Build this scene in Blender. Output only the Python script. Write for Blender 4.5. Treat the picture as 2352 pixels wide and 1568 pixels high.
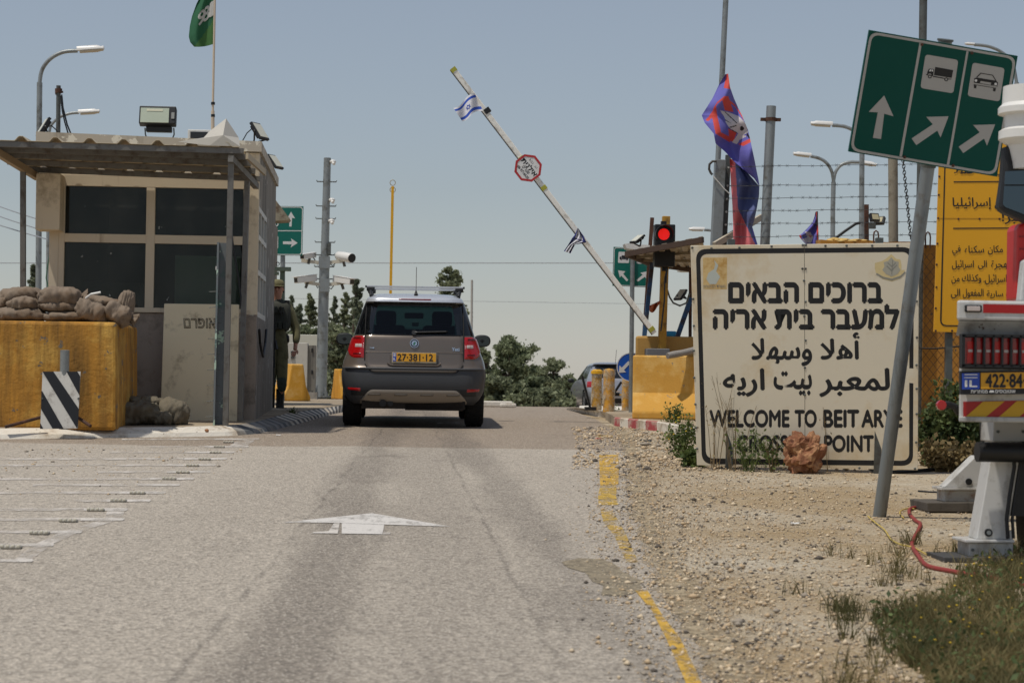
import bpy, bmesh, math, random
import numpy as np
from mathutils import Vector, Matrix
rad = math.radians
random.seed(7)
SC = bpy.context.scene
COL = SC.collection
for o in list(bpy.data.objects):
    bpy.data.objects.remove(o)
# ------------------------------------------------------------------ camera
CAM = Vector((0, 0, 1.16))
F = 4574.0                      # focal length in picture units (2352 units across)
RC = Matrix.Rotation(rad(-3.39), 3, 'Z') @ Matrix.Rotation(rad(90 + 1.32), 3, 'X') @ Matrix.Rotation(rad(0.8), 3, 'Z')
cd = bpy.data.cameras.new('Camera')
cam = bpy.data.objects.new('Camera', cd)
COL.objects.link(cam)
cam.matrix_world = Matrix.Translation(CAM) @ RC.to_4x4()
cd.sensor_width = 36
cd.lens = F / 2352 * 36
cd.clip_end = 4000
cd.dof.use_dof = True
cd.dof.focus_distance = 20
cd.dof.aperture_fstop = 6.3
SC.camera = cam
# ------------------------------------------------------------------ sky, sun, exposure
SUN = Vector((-.30, -.20, .93)).normalized()
w = bpy.data.worlds.new('World')
SC.world = w
w.use_nodes = True
nt = w.node_tree
bg = nt.nodes['Background']
sky = nt.nodes.new('ShaderNodeTexSky')
sky.sky_type = 'NISHITA'
sky.sun_disc = False
sky.sun_elevation = math.asin(SUN.z)
sky.sun_rotation = math.atan2(SUN.x, SUN.y)
sky.altitude = 300
sky.air_density = 1.45
sky.dust_density = .25
sky.ozone_density = 3.5
hs = nt.nodes.new('ShaderNodeHueSaturation')
hs.inputs['Saturation'].default_value = .52
hs.inputs['Value'].default_value = 1
nt.links.new(sky.outputs[0], hs.inputs['Color'])
tint = nt.nodes.new('ShaderNodeMix'); tint.data_type = 'RGBA'; tint.blend_type = 'MULTIPLY'; tint.inputs[0].default_value = 1; tint.inputs[7].default_value = (.935, .97, 1.055, 1)
nt.links.new(hs.outputs[0], tint.inputs[6]); nt.links.new(tint.outputs[2], bg.inputs[0])
bg.inputs[1].default_value = .092
sd = bpy.data.lights.new('Sun', 'SUN')
sd.energy = 3.8
sd.angle = rad(1.2)
sd.color = (1, .94, .85)
so = bpy.data.objects.new('Sun', sd)
COL.objects.link(so)
so.rotation_euler = (-SUN).to_track_quat('-Z', 'Y').to_euler()
SC.view_settings.view_transform = 'Standard'
SC.view_settings.look = 'None'
SC.view_settings.exposure = -.31
SC.view_settings.gamma = 1
SC.render.engine = 'CYCLES'
SC.cycles.max_bounces = 8
SC.cycles.transparent_max_bounces = 24
SC.cycles.use_denoising = True

# ------------------------------------------------------------------ geometry of the place
def g(y):
    """road level: a gentle climb, a crest at 36 m, then falling away"""
    if y < 22:
        return .027 * y
    if y < 36:
        d = y - 22
        return .594 + .027 * d - .027 / 28 * d * d
    if y < 60:
        return .783 - .037 / 48 * (y - 36) ** 2
    if y < 140:
        return .339 - .037 * (y - 60)
    return -2.621
def ray(px, py):
    return RC @ Vector(((px - 1176) / F, -(py - 784) / F, -1))
def at(px, py, Y):
    d = ray(px, py)
    return CAM + d * (Y / d.y)
def gp(px, py, dz=0):
    d = ray(px, py)
    lo, hi = 1.0, 36.0
    for _ in range(60):
        m = (lo + hi) / 2
        p = CAM + d * (m / d.y)
        if p.z > g(m) + dz:
            lo = m
        else:
            hi = m
    return CAM + d * (lo / d.y)
class Plane:
    def __init__(s, p, n):
        s.o = Vector(p); s.n = Vector(n).normalized()
        if s.n.dot(CAM - s.o) < 0: s.n = -s.n
    def p(s, px, py, off=0):
        d = ray(px, py)
        t = (s.o + s.n * off - CAM).dot(s.n) / d.dot(s.n)
        return CAM + d * t

# ------------------------------------------------------------------ mesh builder
class MB:
    def __init__(s):
        s.v = []; s.f = []; s.m = []; s.cur = 0
    def add(s, vs, fs):
        b = len(s.v)
        s.v += [tuple(p) for p in vs]
        for f in fs:
            s.f.append(tuple(i + b for i in f)); s.m.append(s.cur)
        return s
    def box(s, c, sz, rot=None):
        c = Vector(c); h = Vector(sz) / 2
        vs = [Vector((x * h.x, y * h.y, z * h.z)) for x in (-1, 1) for y in (-1, 1) for z in (-1, 1)]
        if rot is not None: vs = [rot @ p for p in vs]
        return s.add([c + p for p in vs], [(0, 1, 3, 2), (4, 6, 7, 5), (0, 4, 5, 1), (2, 3, 7, 6), (0, 2, 6, 4), (1, 5, 7, 3)])
    def mm(s, a, b):
        a = Vector(a); b = Vector(b)
        return s.box((a + b) / 2, [abs(t) for t in (b - a)])
    def bar(s, p, q, wx, wy, up=(0, 0, 1)):
        """rectangular beam from p to q"""
        p = Vector(p); q = Vector(q); z = (q - p).normalized()
        x = Vector(up).cross(z)
        if x.length < 1e-4: x = Vector((1, 0, 0))
        x.normalize(); y = z.cross(x)
        R = Matrix((x, y, z)).transposed()
        return s.box((p + q) / 2, (wx, wy, (q - p).length), R)
    def tube(s, pts, r, n=10, cap=True):
        pts = [Vector(p) for p in pts]
        rs = r if isinstance(r, (list, tuple)) else [r] * len(pts)
        vs = []; fs = []
        t0 = (pts[1] - pts[0]).normalized()
        x = t0.orthogonal().normalized()
        for i, p in enumerate(pts):
            t = (pts[min(i + 1, len(pts) - 1)] - pts[max(i - 1, 0)]).normalized()
            x = (x - t * x.dot(t)).normalized()
            y = t.cross(x)
            for k in range(n):
                a = 2 * math.pi * k / n
                vs.append(p + (x * math.cos(a) + y * math.sin(a)) * rs[i])
        for i in range(len(pts) - 1):
            for k in range(n):
                fs.append((i * n + k, i * n + (k + 1) % n, (i + 1) * n + (k + 1) % n, (i + 1) * n + k))
        if cap:
            fs.append(tuple(range(n - 1, -1, -1)))
            fs.append(tuple((len(pts) - 1) * n + k for k in range(n)))
        return s.add(vs, fs)
    def cyl(s, p, q, r, r2=None, n=14):
        return s.tube([p, q], [r, r if r2 is None else r2], n)
    def lathe(s, prof, o, ax=(0, 0, 1), n=20):
        """prof: list of (radius, height) about axis ax through o"""
        o = Vector(o); ax = Vector(ax).normalized(); x = ax.orthogonal().normalized(); y = ax.cross(x)
        vs = []; fs = []
        for r, h in prof:
            for k in range(n):
                a = 2 * math.pi * k / n
                vs.append(o + ax * h + (x * math.cos(a) + y * math.sin(a)) * max(r, 1e-4))
        for i in range(len(prof) - 1):
            for k in range(n):
                fs.append((i * n + k, i * n + (k + 1) % n, (i + 1) * n + (k + 1) % n, (i + 1) * n + k))
        return s.add(vs, fs)
    def prism(s, pts, d):
        """polygon (list of points in one plane) thickened along vector d"""
        pts = [Vector(p) for p in pts]; d = Vector(d); n = len(pts)
        return s.add(pts + [p + d for p in pts], [tuple(range(n)), tuple(range(2 * n - 1, n - 1, -1))] + [(i, i + n, (i + 1) % n + n, (i + 1) % n) for i in range(n)])
    def pp(s, pl, px, off=.004, th=.004):
        """pixel polygon laid on a plane as a thin plate; front at off"""
        return s.prism([pl.p(x, y, off) for x, y in px], -pl.n * th)
    def grid(s, fn, nu, nv, mf=None, cu=False, cv=False):
        b = len(s.v)
        NU = nu if cu else nu + 1
        for j in range(nv + 1):
            for i in range(NU):
                s.v.append(tuple(fn(i / nu, j / nv)))
        for j in range(nv):
            for i in range(nu):
                i2 = (i + 1) % NU
                s.f.append((b + j * NU + i, b + j * NU + i2, b + (j + 1) * NU + i2, b + (j + 1) * NU + i))
                s.m.append(mf((i + .5) / nu, (j + .5) / nv) if mf else s.cur)
        return s
    def blob(s, c, r, nu=18, nv=10, amp=.1, seed=0, sq=1.0, rot=None, fq=2.2):
        """lumpy ellipsoid; sq<1 makes it boxier"""
        from mathutils import noise
        c = Vector(c); o = Vector((seed * 3.1, seed * 1.7, seed))
        def fn(u, v):
            a = u * 2 * math.pi; b = (v - .5) * math.pi
            sp = lambda t: math.copysign(abs(t) ** sq, t)
            d = Vector((sp(math.cos(a)) * sp(math.cos(b)), sp(math.sin(a)) * sp(math.cos(b)), sp(math.sin(b))))
            k = 1 + amp * noise.fractal(d * fq + o, .8, 2.1, 3)
            p = Vector((d.x * r[0], d.y * r[1], d.z * r[2])) * k
            if rot is not None: p = rot @ p
            return c + p
        return s.grid(fn, nu, nv, cu=True)
    def pbox(s, x0, y0, x1, y1, Y, d, rot=None):
        a = at(x0, (y0 + y1) / 2, Y); b = at(x1, (y0 + y1) / 2, Y)
        t = at((x0 + x1) / 2, y0, Y); u = at((x0 + x1) / 2, y1, Y)
        return s.box(((a.x + b.x) / 2, Y + d / 2, (t.z + u.z) / 2), (abs(b.x - a.x), d, abs(t.z - u.z)), rot)

def build(mb, name, mat, parent=None, smooth=False, bevel=0, sub=0, label=None, solid=0, sharp=40):
    me = bpy.data.meshes.new(name)
    off = Vector(parent['_o']) if parent is not None and '_o' in parent else Vector((0, 0, 0))
    me.from_pydata([tuple(Vector(p) - off) for p in mb.v] if off.length else mb.v, [], mb.f)
    mats = mat if isinstance(mat, (list, tuple)) else [mat]
    for m in mats: me.materials.append(m)
    if len(mats) > 1: me.polygons.foreach_set('material_index', mb.m)
    if smooth:
        me.polygons.foreach_set('use_smooth', [True] * len(me.polygons))
    me.update()
    bm = bmesh.new(); bm.from_mesh(me)
    bmesh.ops.recalc_face_normals(bm, faces=bm.faces)
    bm.to_mesh(me); bm.free()
    if smooth and sharp < 180:
        try: me.set_sharp_from_angle(angle=rad(sharp))
        except Exception: pass
    o = bpy.data.objects.new(name, me)
    COL.objects.link(o)
    if parent is not None: o.parent = parent
    if bevel:
        b = o.modifiers.new('bevel', 'BEVEL'); b.width = bevel; b.segments = 2; b.limit_method = 'ANGLE'; b.angle_limit = rad(35)
        b.harden_normals = False
    if solid:
        b = o.modifiers.new('solid', 'SOLIDIFY'); b.thickness = solid; b.offset = 0
    if sub:
        b = o.modifiers.new('sub', 'SUBSURF'); b.levels = sub; b.render_levels = sub
    if label: o['label'] = label
    return o
def thing(name, label, cat, loc=(0, 0, 0), group=None, local=False):
    """an Empty at the thing's base; parts are given in world coordinates unless local"""
    o = bpy.data.objects.new(name, None)
    COL.objects.link(o)
    o.location = loc
    o.empty_display_size = .2
    o['label'] = label; o['category'] = cat; o['kind'] = 'thing'
    if group: o['group'] = group
    if not local: o['_o'] = tuple(loc)
    return o
def tag(o, label, cat, group=None):
    o['label'] = label; o['category'] = cat; o['kind'] = 'thing'
    if group: o['group'] = group
    return o
def solo(mb, name, mat, label, cat, group=None, **k):
    """a thing that is one mesh, its origin moved to its base"""
    a = np.array(mb.v); c = Vector((float(a[:, 0].mean()), float(a[:, 1].mean()), float(a[:, 2].min())))
    mb.v = [tuple(Vector(p) - c) for p in mb.v]
    o = build(mb, name, mat, **k); o.location = c
    return tag(o, label, cat, group)
def struct(mb, name, mat, **k):
    o = build(mb, name, mat, **k); o['kind'] = 'structure'; return o
def stuff(mb, name, mat, label=None, **k):
    o = build(mb, name, mat, **k); o['kind'] = 'stuff'
    if label: o['label'] = label
    return o
def dup(root, loc, label=None, rz=None, cat=None, group=None):
    r = root.copy(); COL.objects.link(r); r.location = loc
    if rz is not None: r.rotation_euler = rz if isinstance(rz, (tuple, list)) else (0, 0, rz)
    if label: r['label'] = label
    for ch in list(root.children):
        c = ch.copy(); COL.objects.link(c); c.parent = r
        for q in list(ch.children):
            d = q.copy(); COL.objects.link(d); d.parent = c
    return r
def ring(c, r, n=24, a0=0):
    return [(c[0] + r * math.cos(a0 + 2 * math.pi * i / n), c[1] + r * math.sin(a0 + 2 * math.pi * i / n)) for i in range(n)]
def rrect(q, r, n=5):
    """rounded quad from four pixel corners (TL TR BR BL), r in pixels"""
    out = []
    q = [Vector(p) for p in q]
    for i in range(4):
        p = q[i]; a = (q[i - 1] - p); b = (q[(i + 1) % 4] - p)
        a = p + a.normalized() * r; b = p + b.normalized() * r
        for k in range(n + 1):
            t = k / n
            out.append(tuple(a * (1 - t) ** 2 + p * 2 * t * (1 - t) + b * t * t))
    return out
def frame_strip(mb, pl, outer, inner, off=.004, th=.004):
    n = len(outer)
    for i in range(n):
        j = (i + 1) % n
        mb.pp(pl, [outer[i], outer[j], inner[j], inner[i]], off, th)

# ------------------------------------------------------------------ lettering
AR = {'ا': (0xFE8D, 2), 'أ': (0xFE83, 2), 'إ': (0xFE87, 2), 'ب': (0xFE8F, 4), 'ة': (0xFE93, 2), 'ت': (0xFE95, 4), 'ج': (0xFE9D, 4), 'ح': (0xFEA1, 4), 'د': (0xFEA9, 2), 'ذ': (0xFEAB, 2), 'ر': (0xFEAD, 2), 'س': (0xFEB1, 4), 'ع': (0xFEC9, 4), 'ف': (0xFED1, 4), 'ق': (0xFED5, 4), 'ط': (0xFEC1, 4), 'ك': (0xFED9, 4), 'ل': (0xFEDD, 4), 'م': (0xFEE1, 4), 'ن': (0xFEE5, 4), 'ه': (0xFEE9, 4), 'و': (0xFEED, 2), 'ى': (0xFEEF, 2), 'ي': (0xFEF1, 4), 'ئ': (0xFE89, 4)}
def arabic(s):
    """joined letter forms in visual order"""
    s = s.replace('لا', '\u0001'); o = []
    L = lambda c: AR.get(c) or ((0xFEFB, 2) if c == '\u0001' else None)
    for i, c in enumerate(s):
        t = L(c)
        if not t: o.append(c); continue
        p = i > 0 and L(s[i - 1]) and L(s[i - 1])[1] == 4
        nx = i < len(s) - 1 and L(s[i + 1]) and t[1] == 4
        o.append(chr(t[0] + (3 if p and nx else 1 if p else 2 if nx else 0)))
    return ''.join(reversed(o))
def hebrew(s): return s[::-1]
def text2d(s, outline=0):
    c = bpy.data.curves.new('lettering', 'FONT'); c.body = s; c.size = 1; c.resolution_u = 4
    if outline: c.fill_mode = 'NONE'; c.bevel_depth = outline; c.bevel_resolution = 0
    o = bpy.data.objects.new('lettering', c); COL.objects.link(o)
    bpy.context.view_layer.update()
    me = bpy.data.meshes.new_from_object(o.evaluated_get(bpy.context.evaluated_depsgraph_get()))
    v = np.array([p.co[:] for p in me.vertices]); f = [tuple(p.vertices) for p in me.polygons]
    bpy.data.objects.remove(o); bpy.data.curves.remove(c); bpy.data.meshes.remove(me)
    v[:, 0] -= v[:, 0].min(); v[:, 1] -= v[:, 1].min()
    return v, f, v[:, 0].max(), v[:, 1].max()
def lettering(mb, s, fn, bold=0, outline=0):
    """fn(u, v, off) with u, v in 0..1 across the text's box, v upwards"""
    v, f, W, H = text2d(s, outline)
    sh = [(0, 0)] if not bold else [(0, 0), (bold, 0), (-bold, 0), (0, bold), (0, -bold)]
    for k, (a, b) in enumerate(sh):
        mb.add([fn((p[0] + a) / W, (p[1] + b) / H, k * .0001 + (p[2] * .02 if outline else 0)) for p in v], f)
def px_text(mb, pl, s, box, off=.005, bold=0, outline=0, corners=None):
    """text filling a pixel box (x0,y0,x1,y1) or four corners TL TR BR BL on a plane"""
    if corners is None:
        x0, y0, x1, y1 = box; corners = [(x0, y0), (x1, y0), (x1, y1), (x0, y1)]
    q = [Vector(c) for c in corners]
    def fn(u, v, o):
        a = q[3].lerp(q[2], u); b = q[0].lerp(q[1], u); p = a.lerp(b, v)
        return pl.p(p.x, p.y, off + o)
    lettering(mb, s, fn, bold, outline)

# ------------------------------------------------------------------ materials
def lin(c):
    if isinstance(c, str): c = [int(c[i:i + 2], 16) for i in (1, 3, 5)]
    return [((t / 255) / 12.92 if t / 255 <= .04045 else ((t / 255 + .055) / 1.055) ** 2.4) for t in c] + [1]
class NT:
    """short-hand for building a node tree"""
    def __init__(s, name):
        s.mat = bpy.data.materials.new(name); s.mat.use_nodes = True
        s.t = s.mat.node_tree; s.b = s.t.nodes['Principled BSDF']
        s.co = s.t.nodes.new('ShaderNodeTexCoord').outputs['Object']
    def n(s, typ, **k):
        x = s.t.nodes.new('ShaderNode' + typ)
        for a, b in k.items(): setattr(x, a, b)
        return x
    def l(s, a, b):
        if isinstance(a, (int, float)): b.default_value = a
        elif isinstance(a, (list, tuple)): b.default_value = a
        else: s.t.links.new(a, b)
    def noise(s, scale, det=4, rough=.6, co=None, sx=None):
        x = s.n('TexNoise'); x.inputs['Scale'].default_value = scale; x.inputs['Detail'].default_value = det; x.inputs['Roughness'].default_value = rough
        c = co or s.co
        if sx:
            m = s.n('Mapping'); m.inputs['Scale'].default_value = sx; s.l(c, m.inputs['Vector']); c = m.outputs[0]
        s.l(c, x.inputs['Vector']); return x.outputs['Fac']
    def vor(s, scale, feature='F1', out='Distance'):
        x = s.n('TexVoronoi', feature=feature); x.inputs['Scale'].default_value = scale; s.l(s.co, x.inputs['Vector']); return x.outputs[out]
    def ramp(s, f, a, b, c0=(0, 0, 0, 1), c1=(1, 1, 1, 1)):
        x = s.n('ValToRGB'); s.l(f, x.inputs[0]); e = x.color_ramp.elements
        e[0].position = a; e[0].color = c0; e[1].position = b; e[1].color = c1; return x.outputs[0]
    def mix(s, f, a, b, mode='MIX'):
        x = s.n('Mix', data_type='RGBA', blend_type=mode); s.l(f, x.inputs[0]); s.l(a, x.inputs[6]); s.l(b, x.inputs[7]); return x.outputs[2]
    def math(s, op, a, b=0, c=None):
        x = s.n('Math', operation=op); s.l(a, x.inputs[0]); s.l(b, x.inputs[1])
        if c is not None: s.l(c, x.inputs[2])
        return x.outputs[0]
    def xyz(s):
        x = s.n('SeparateXYZ'); s.l(s.co, x.inputs[0]); return x.outputs
    def bump(s, h, dist=.01, st=.5):
        x = s.n('Bump'); x.inputs['Strength'].default_value = st; x.inputs['Distance'].default_value = dist; s.l(h, x.inputs['Height']); s.l(x.outputs[0], s.b.inputs['Normal'])
def M(name, col, rough=.6, metal=0, var=.12, sc=5, bump=0, bsc=60, stain=None, chip=None, streak=None, coat=0, spec=.5, emit=0):
    """painted/solid surface with mottling; stain/chip/streak = (colour, amount 0..1, scale)"""
    t = NT(name); c = lin(col)
    lo = [x * (1 - var) for x in c[:3]] + [1]; hi = [min(1, x * (1 + var)) for x in c[:3]] + [1]
    out = t.mix(t.noise(sc), lo, hi)
    if stain: out = t.mix(t.ramp(t.noise(stain[2], 6, .7), .62 - .35 * stain[1], .75 - .25 * stain[1]), out, lin(stain[0]))
    if streak: out = t.mix(t.ramp(t.noise(streak[2], 5, .65, sx=(1, 1, .08)), .66 - .3 * streak[1], .85 - .2 * streak[1]), out, lin(streak[0]))
    if chip: out = t.mix(t.ramp(t.noise(chip[2], 8, .6), .68 - .3 * chip[1], .69 - .3 * chip[1]), out, lin(chip[0]))
    t.l(out, t.b.inputs['Base Color'])
    r = t.n('MapRange'); t.l(t.noise(sc * 3), r.inputs[0]); r.inputs[3].default_value = max(.02, rough - .08); r.inputs[4].default_value = min(1, rough + .08); t.l(r.outputs[0], t.b.inputs['Roughness'])
    t.b.inputs['Metallic'].default_value = metal
    t.b.inputs['Specular IOR Level'].default_value = spec
    if coat: t.b.inputs['Coat Weight'].default_value = coat; t.b.inputs['Coat Roughness'].default_value = .06
    if bump: t.bump(t.noise(bsc, 5, .65), .01, bump)
    if emit:
        t.b.inputs['Emission Color'].default_value = c; t.b.inputs['Emission Strength'].default_value = emit
    return t.mat
def glass(name, tint, through=.3, rough=.03, ior=1.5, dust=0):
    t = NT(name)
    tr = t.n('BsdfTransparent'); tr.inputs[0].default_value = [x * through for x in lin(tint)[:3]] + [1]
    gl = t.n('BsdfGlossy'); gl.inputs['Roughness'].default_value = rough; gl.inputs[0].default_value = (.9, .95, 1, 1)
    fr = t.n('Fresnel'); fr.inputs[0].default_value = ior
    m = t.n('MixShader'); t.l(fr.outputs[0], m.inputs[0]); t.l(tr.outputs[0], m.inputs[1]); t.l(gl.outputs[0], m.inputs[2])
    if dust:      # film of dust, streaks and a few flecks of old tape
        df = t.n('BsdfDiffuse'); df.inputs[0].default_value = (.42, .43, .40, 1); m2 = t.n('MixShader')
        k = t.math('MULTIPLY', t.ramp(t.noise(1.7, 5, .7, sx=(1, 1, .5)), .3, .75), dust)
        k = t.math('MAXIMUM', k, t.math('MULTIPLY', t.ramp(t.noise(9, 2, .5), .735, .745), .75))
        t.l(k, m2.inputs[0]); t.l(m.outputs[0], m2.inputs[1]); t.l(df.outputs[0], m2.inputs[2]); m = m2
    t.l(m.outputs[0], t.t.nodes['Material Output'].inputs[0])
    return t.mat
def leafmat(name, a, b, rough=.6, sc=1.5, trans=.25):
    t = NT(name)
    oc = t.mix(t.ramp(t.noise(sc, 4, .7), .38, .62), [x * .7 for x in lin(a)[:3]] + [1], lin(b))
    gi = t.n('NewGeometry')
    oc = t.mix(t.math('MULTIPLY', gi.outputs['Random Per Island'], .4), oc, [x * .45 for x in lin(a)[:3]] + [1])
    t.l(oc, t.b.inputs['Base Color']); t.b.inputs['Roughness'].default_value = rough; t.b.inputs['Specular IOR Level'].default_value = .25
    tl = t.n('BsdfTranslucent'); t.l(oc, tl.inputs[0])
    m = t.n('MixShader'); m.inputs[0].default_value = trans; t.l(t.b.outputs[0], m.inputs[1]); t.l(tl.outputs[0], m.inputs[2])
    t.l(m.outputs[0], t.t.nodes['Material Output'].inputs[0])
    return t.mat
galv = M('galvanised steel', '#8d9292', .5, .45, .14, 6, stain=('#6b6a63', .35, 4))
galvd = M('weathered dark steel', '#5e625f', .55, .35, .15, 6, stain=('#4a453e', .4, 5))
black = M('black paint', '#101113', .5, 0, .1)
blackp = M('black plastic', '#17181a', .55, 0, .15, 9)
rubber = M('tyre rubber', '#121212', .85, 0, .2, 20, bump=.3, bsc=90)
white = M('white paint', '#d9d8d2', .45, 0, .05, 4, stain=('#a8a294', .2, 5))
whitep = M('white plastic', '#dcdad4', .35, 0, .04)
rust = M('rusty steel', '#5a3a2a', .8, .1, .3, 14, stain=('#38261d', .5, 9), bump=.3)
conc = M('grey concrete', '#98938a', .85, 0, .12, 4, bump=.35, bsc=70, stain=('#6f6a61', .4, 3))
signgreen = M('green sign sheeting', '#04685a', .35, 0, .06, 3)
signwhite = M('white sign sheeting', '#dddcd8', .35, 0, .03)
letter = M('black lettering', '#141518', .5, 0, .1)
# ================================================================== ground, road, kerbs
# --- materials
t = NT('sandy verge'); X, Y, Z = t.xyz()
c = t.mix(t.ramp(t.noise(.55, 5, .7), .38, .62), lin('#ad9670'), lin('#cabfa9'))
c = t.mix(t.ramp(t.noise(26, 5, .75), .42, .72), c, lin('#877763'))
c = t.mix(t.ramp(t.vor(60), .05, .3), lin('#d8cfbb'), c)
t.l(t.mix(.75, t.mix(0, c, c), c), t.b.inputs['Base Color']); t.b.inputs['Roughness'].default_value = .95
t.bump(t.math('ADD', t.noise(40, 5, .7), t.math('MULTIPLY', t.vor(55), .8)), .02, .8)
verge_m = t.mat
def asphalt(name, a, b, dark, speck, tracks=True):
    t = NT(name); X, Y, Z = t.xyz()
    c = t.mix(t.ramp(t.noise(.5, 6, .7, sx=(1, .35, 1)), .32, .7), lin(a), lin(b))
    # older brownish surfacing beyond the joint near the booth
    j = t.math('ADD', Y, t.math('MULTIPLY', t.noise(.35, 3), 1.2))
    c = t.mix(t.ramp(t.math('MULTIPLY', t.math('SUBTRACT', j, 20.35), 2.5), .3, .7), c, lin(dark))
    if tracks:
        for a0, sl, wd, am in ((-.55, .021, .30, .42), (.98, -.012, .26, .36), (.25, .004, .5, .20)):
            d = t.math('ABSOLUTE', t.math('SUBTRACT', X, t.math('ADD', t.math('MULTIPLY', Y, sl), a0)))
            d = t.math('ADD', d, t.math('MULTIPLY', t.math('SUBTRACT', t.noise(1.3, 5, .7, sx=(1, .25, 1)), .5), .7))
            k = t.math('MULTIPLY', t.ramp(t.math('DIVIDE', d, wd), .25, 1.0, (1, 1, 1, 1), (0, 0, 0, 1)), am)
            c = t.mix(k, c, lin('#5d554d'))
        # cracks running along the lane
        for a0, sl, am in ((-.93, .034, .42), (.64, -.006, .38)):
            d = t.math('ABSOLUTE', t.math('SUBTRACT', t.math('ADD', X, t.math('MULTIPLY', t.math('SUBTRACT', t.noise(2.2, 5, .7, sx=(1, .5, 1)), .5), .16)), t.math('ADD', t.math('MULTIPLY', Y, sl), a0)))
            k = t.math('MULTIPLY', t.ramp(d, .002, .022, (1, 1, 1, 1), (0, 0, 0, 1)), t.ramp(t.noise(1.4, 4), .40, .56))
            c = t.mix(t.math('MULTIPLY', k, am), c, lin('#241f1c'))
    # aggregate: pale stones in dark binder
    v = t.vor(52); v2 = t.noise(34, 7, .82)
    c = t.mix(t.ramp(v2, .42, .58), t.mix(.55, c, lin('#352e28')), c)
    c = t.mix(t.math('MULTIPLY', t.ramp(v, .08, .36, (1, 1, 1, 1), (0, 0, 0, 1)), .75), c, lin(speck))
    c = t.mix(t.math('MULTIPLY', t.ramp(t.noise(.9, 6, .75, sx=(1, .7, 1)), .60, .74), .45), c, lin('#4f4841'))
    c = t.mix(t.math('MULTIPLY', t.ramp(t.noise(24, 4, .7, sx=(1, .6, 1)), .5, .75), .35), c, lin('#352f2b'))
    t.l(c, t.b.inputs['Base Color'])
    t.b.inputs['Roughness'].default_value = .82; t.b.inputs['Specular IOR Level'].default_value = .35
    t.bump(t.math('ADD', v2, t.math('MULTIPLY', v, -1.2)), .012, .75)
    return t.mat
road_m = asphalt('worn asphalt', '#beb3a3', '#d0c5b4', '#aa9a87', '#ece2d2')
def paint(name, col, wear, sc=14):
    """road paint rubbed through to the asphalt"""
    t = NT(name)
    n = t.math('ADD', t.math('MULTIPLY', t.noise(sc, 6, .75, sx=(1, .5, 1)), .6), t.math('MULTIPLY', t.noise(3, 4, .6), .4))
    a = t.ramp(n, wear - .07, wear + .09)
    t.l(t.mix(t.ramp(t.noise(60, 4), .3, .7), [x * .8 for x in lin(col)[:3]] + [1], lin(col)), t.b.inputs['Base Color'])
    t.l(a, t.b.inputs['Alpha']); t.b.inputs['Roughness'].default_value = .75
    return t.mat
wpaint = paint('worn white road paint', '#d6d1c9', .395)
wpaint2 = paint('rubbed white road paint', '#d3ccc2', .45, 9)
wpaint3 = paint('ghost white road paint', '#cfc7bc', .485, 7)
ypaint = paint('worn yellow road paint', '#d0a53c', .45, 18)
ypaint2 = paint('rubbed yellow road paint', '#cda843', .50, 16)

# --- ground sheet reaching far beyond the crest
ys = [-8 + .5 * i for i in range(137)] + [62, 66, 70, 80, 90, 100, 120, 140, 200, 300, 500, 900]
mb = MB(); xs = [-900, -200, -60, -20, -6, -2, 2, 6, 20, 60, 200, 900]
mb.v = [(x, y, g(y)) for y in ys for x in xs]
for j in range(len(ys) - 1):
    for i in range(len(xs) - 1):
        a = j * len(xs) + i; mb.f.append((a, a + 1, a + 1 + len(xs), a + len(xs))); mb.m.append(0)
struct(mb, 'ground', verge_m, smooth=True)

# --- the road sheet: its ragged right edge follows the yellow line
edge_px = [(1690, 1640), (1652, 1568), (1590, 1470), (1525, 1370), (1490, 1290), (1470, 1230), (1450, 1150), (1440, 1060), (1425, 1010), (1405, 985), (1365, 962), (1330, 950)]
E_ = [gp(*p) for p in edge_px]
def xr(y):
    if y <= E_[0].y: return E_[0].x - (E_[0].y - y) * .02
    for a, b in zip(E_, E_[1:]):
        if y <= b.y: return a.x + (b.x - a.x) * (y - a.y) / (b.y - a.y)
    return min(11, E_[-1].x + (y - E_[-1].y) * 1.2)
from mathutils import noise as mn
mb = MB(); y = -7.0; rows = []
while y < 75:
    rows.append(y); y += .05 if y < 26 else .5
for y in rows:
    e = xr(y) + .06 * mn.fractal((y * 1.7, 0, 3), .7, 2, 6)
    mb.v += [(-16, y, g(y) + .006), (0, y, g(y) + .006), (e, y, g(y) + .006)]
for j in range(len(rows) - 1):
    for i in (0, 1):
        a = j * 3 + i; mb.f.append((a, a + 1, a + 4, a + 3)); mb.m.append(0)
struct(mb, 'road', road_m, smooth=True)
# dusty grit drifted over the road edge
t = NT('drifted grit'); uv = t.n('TexCoord').outputs['UV']; sx_ = t.n('SeparateXYZ'); t.l(uv, sx_.inputs[0])
ga = t.ramp(t.math('ADD', sx_.outputs[0], t.math('MULTIPLY', t.math('SUBTRACT', t.math('ADD', t.math('MULTIPLY', t.noise(1.6, 5, .7), .6), t.math('MULTIPLY', t.noise(16, 5, .75), .4)), .5), 1.9)), .42, .72)
gc = t.mix(t.ramp(t.noise(30, 5, .8), .42, .62), lin('#96866c'), lin('#c9b898')); t.l(gc, t.b.inputs['Base Color']); t.l(ga, t.b.inputs['Alpha']); t.b.inputs['Roughness'].default_value = .95; t.bump(t.noise(40, 5, .7), .02, .8)
gm = t.mat; vs = []; fs = []; us = []; yy = [4.5 + .1 * i for i in range(215)]
for y in yy:
    for q in (0, .5, 1): vs.append((xr(y) - .24 + .62 * q, y, g(y) + .0082)); us.append((.0, .62, .0)[int(q * 2)])
for j in range(len(yy) - 1):
    for i in (0, 1): a = j * 3 + i; fs.append((a, a + 1, a + 4, a + 3))
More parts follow.
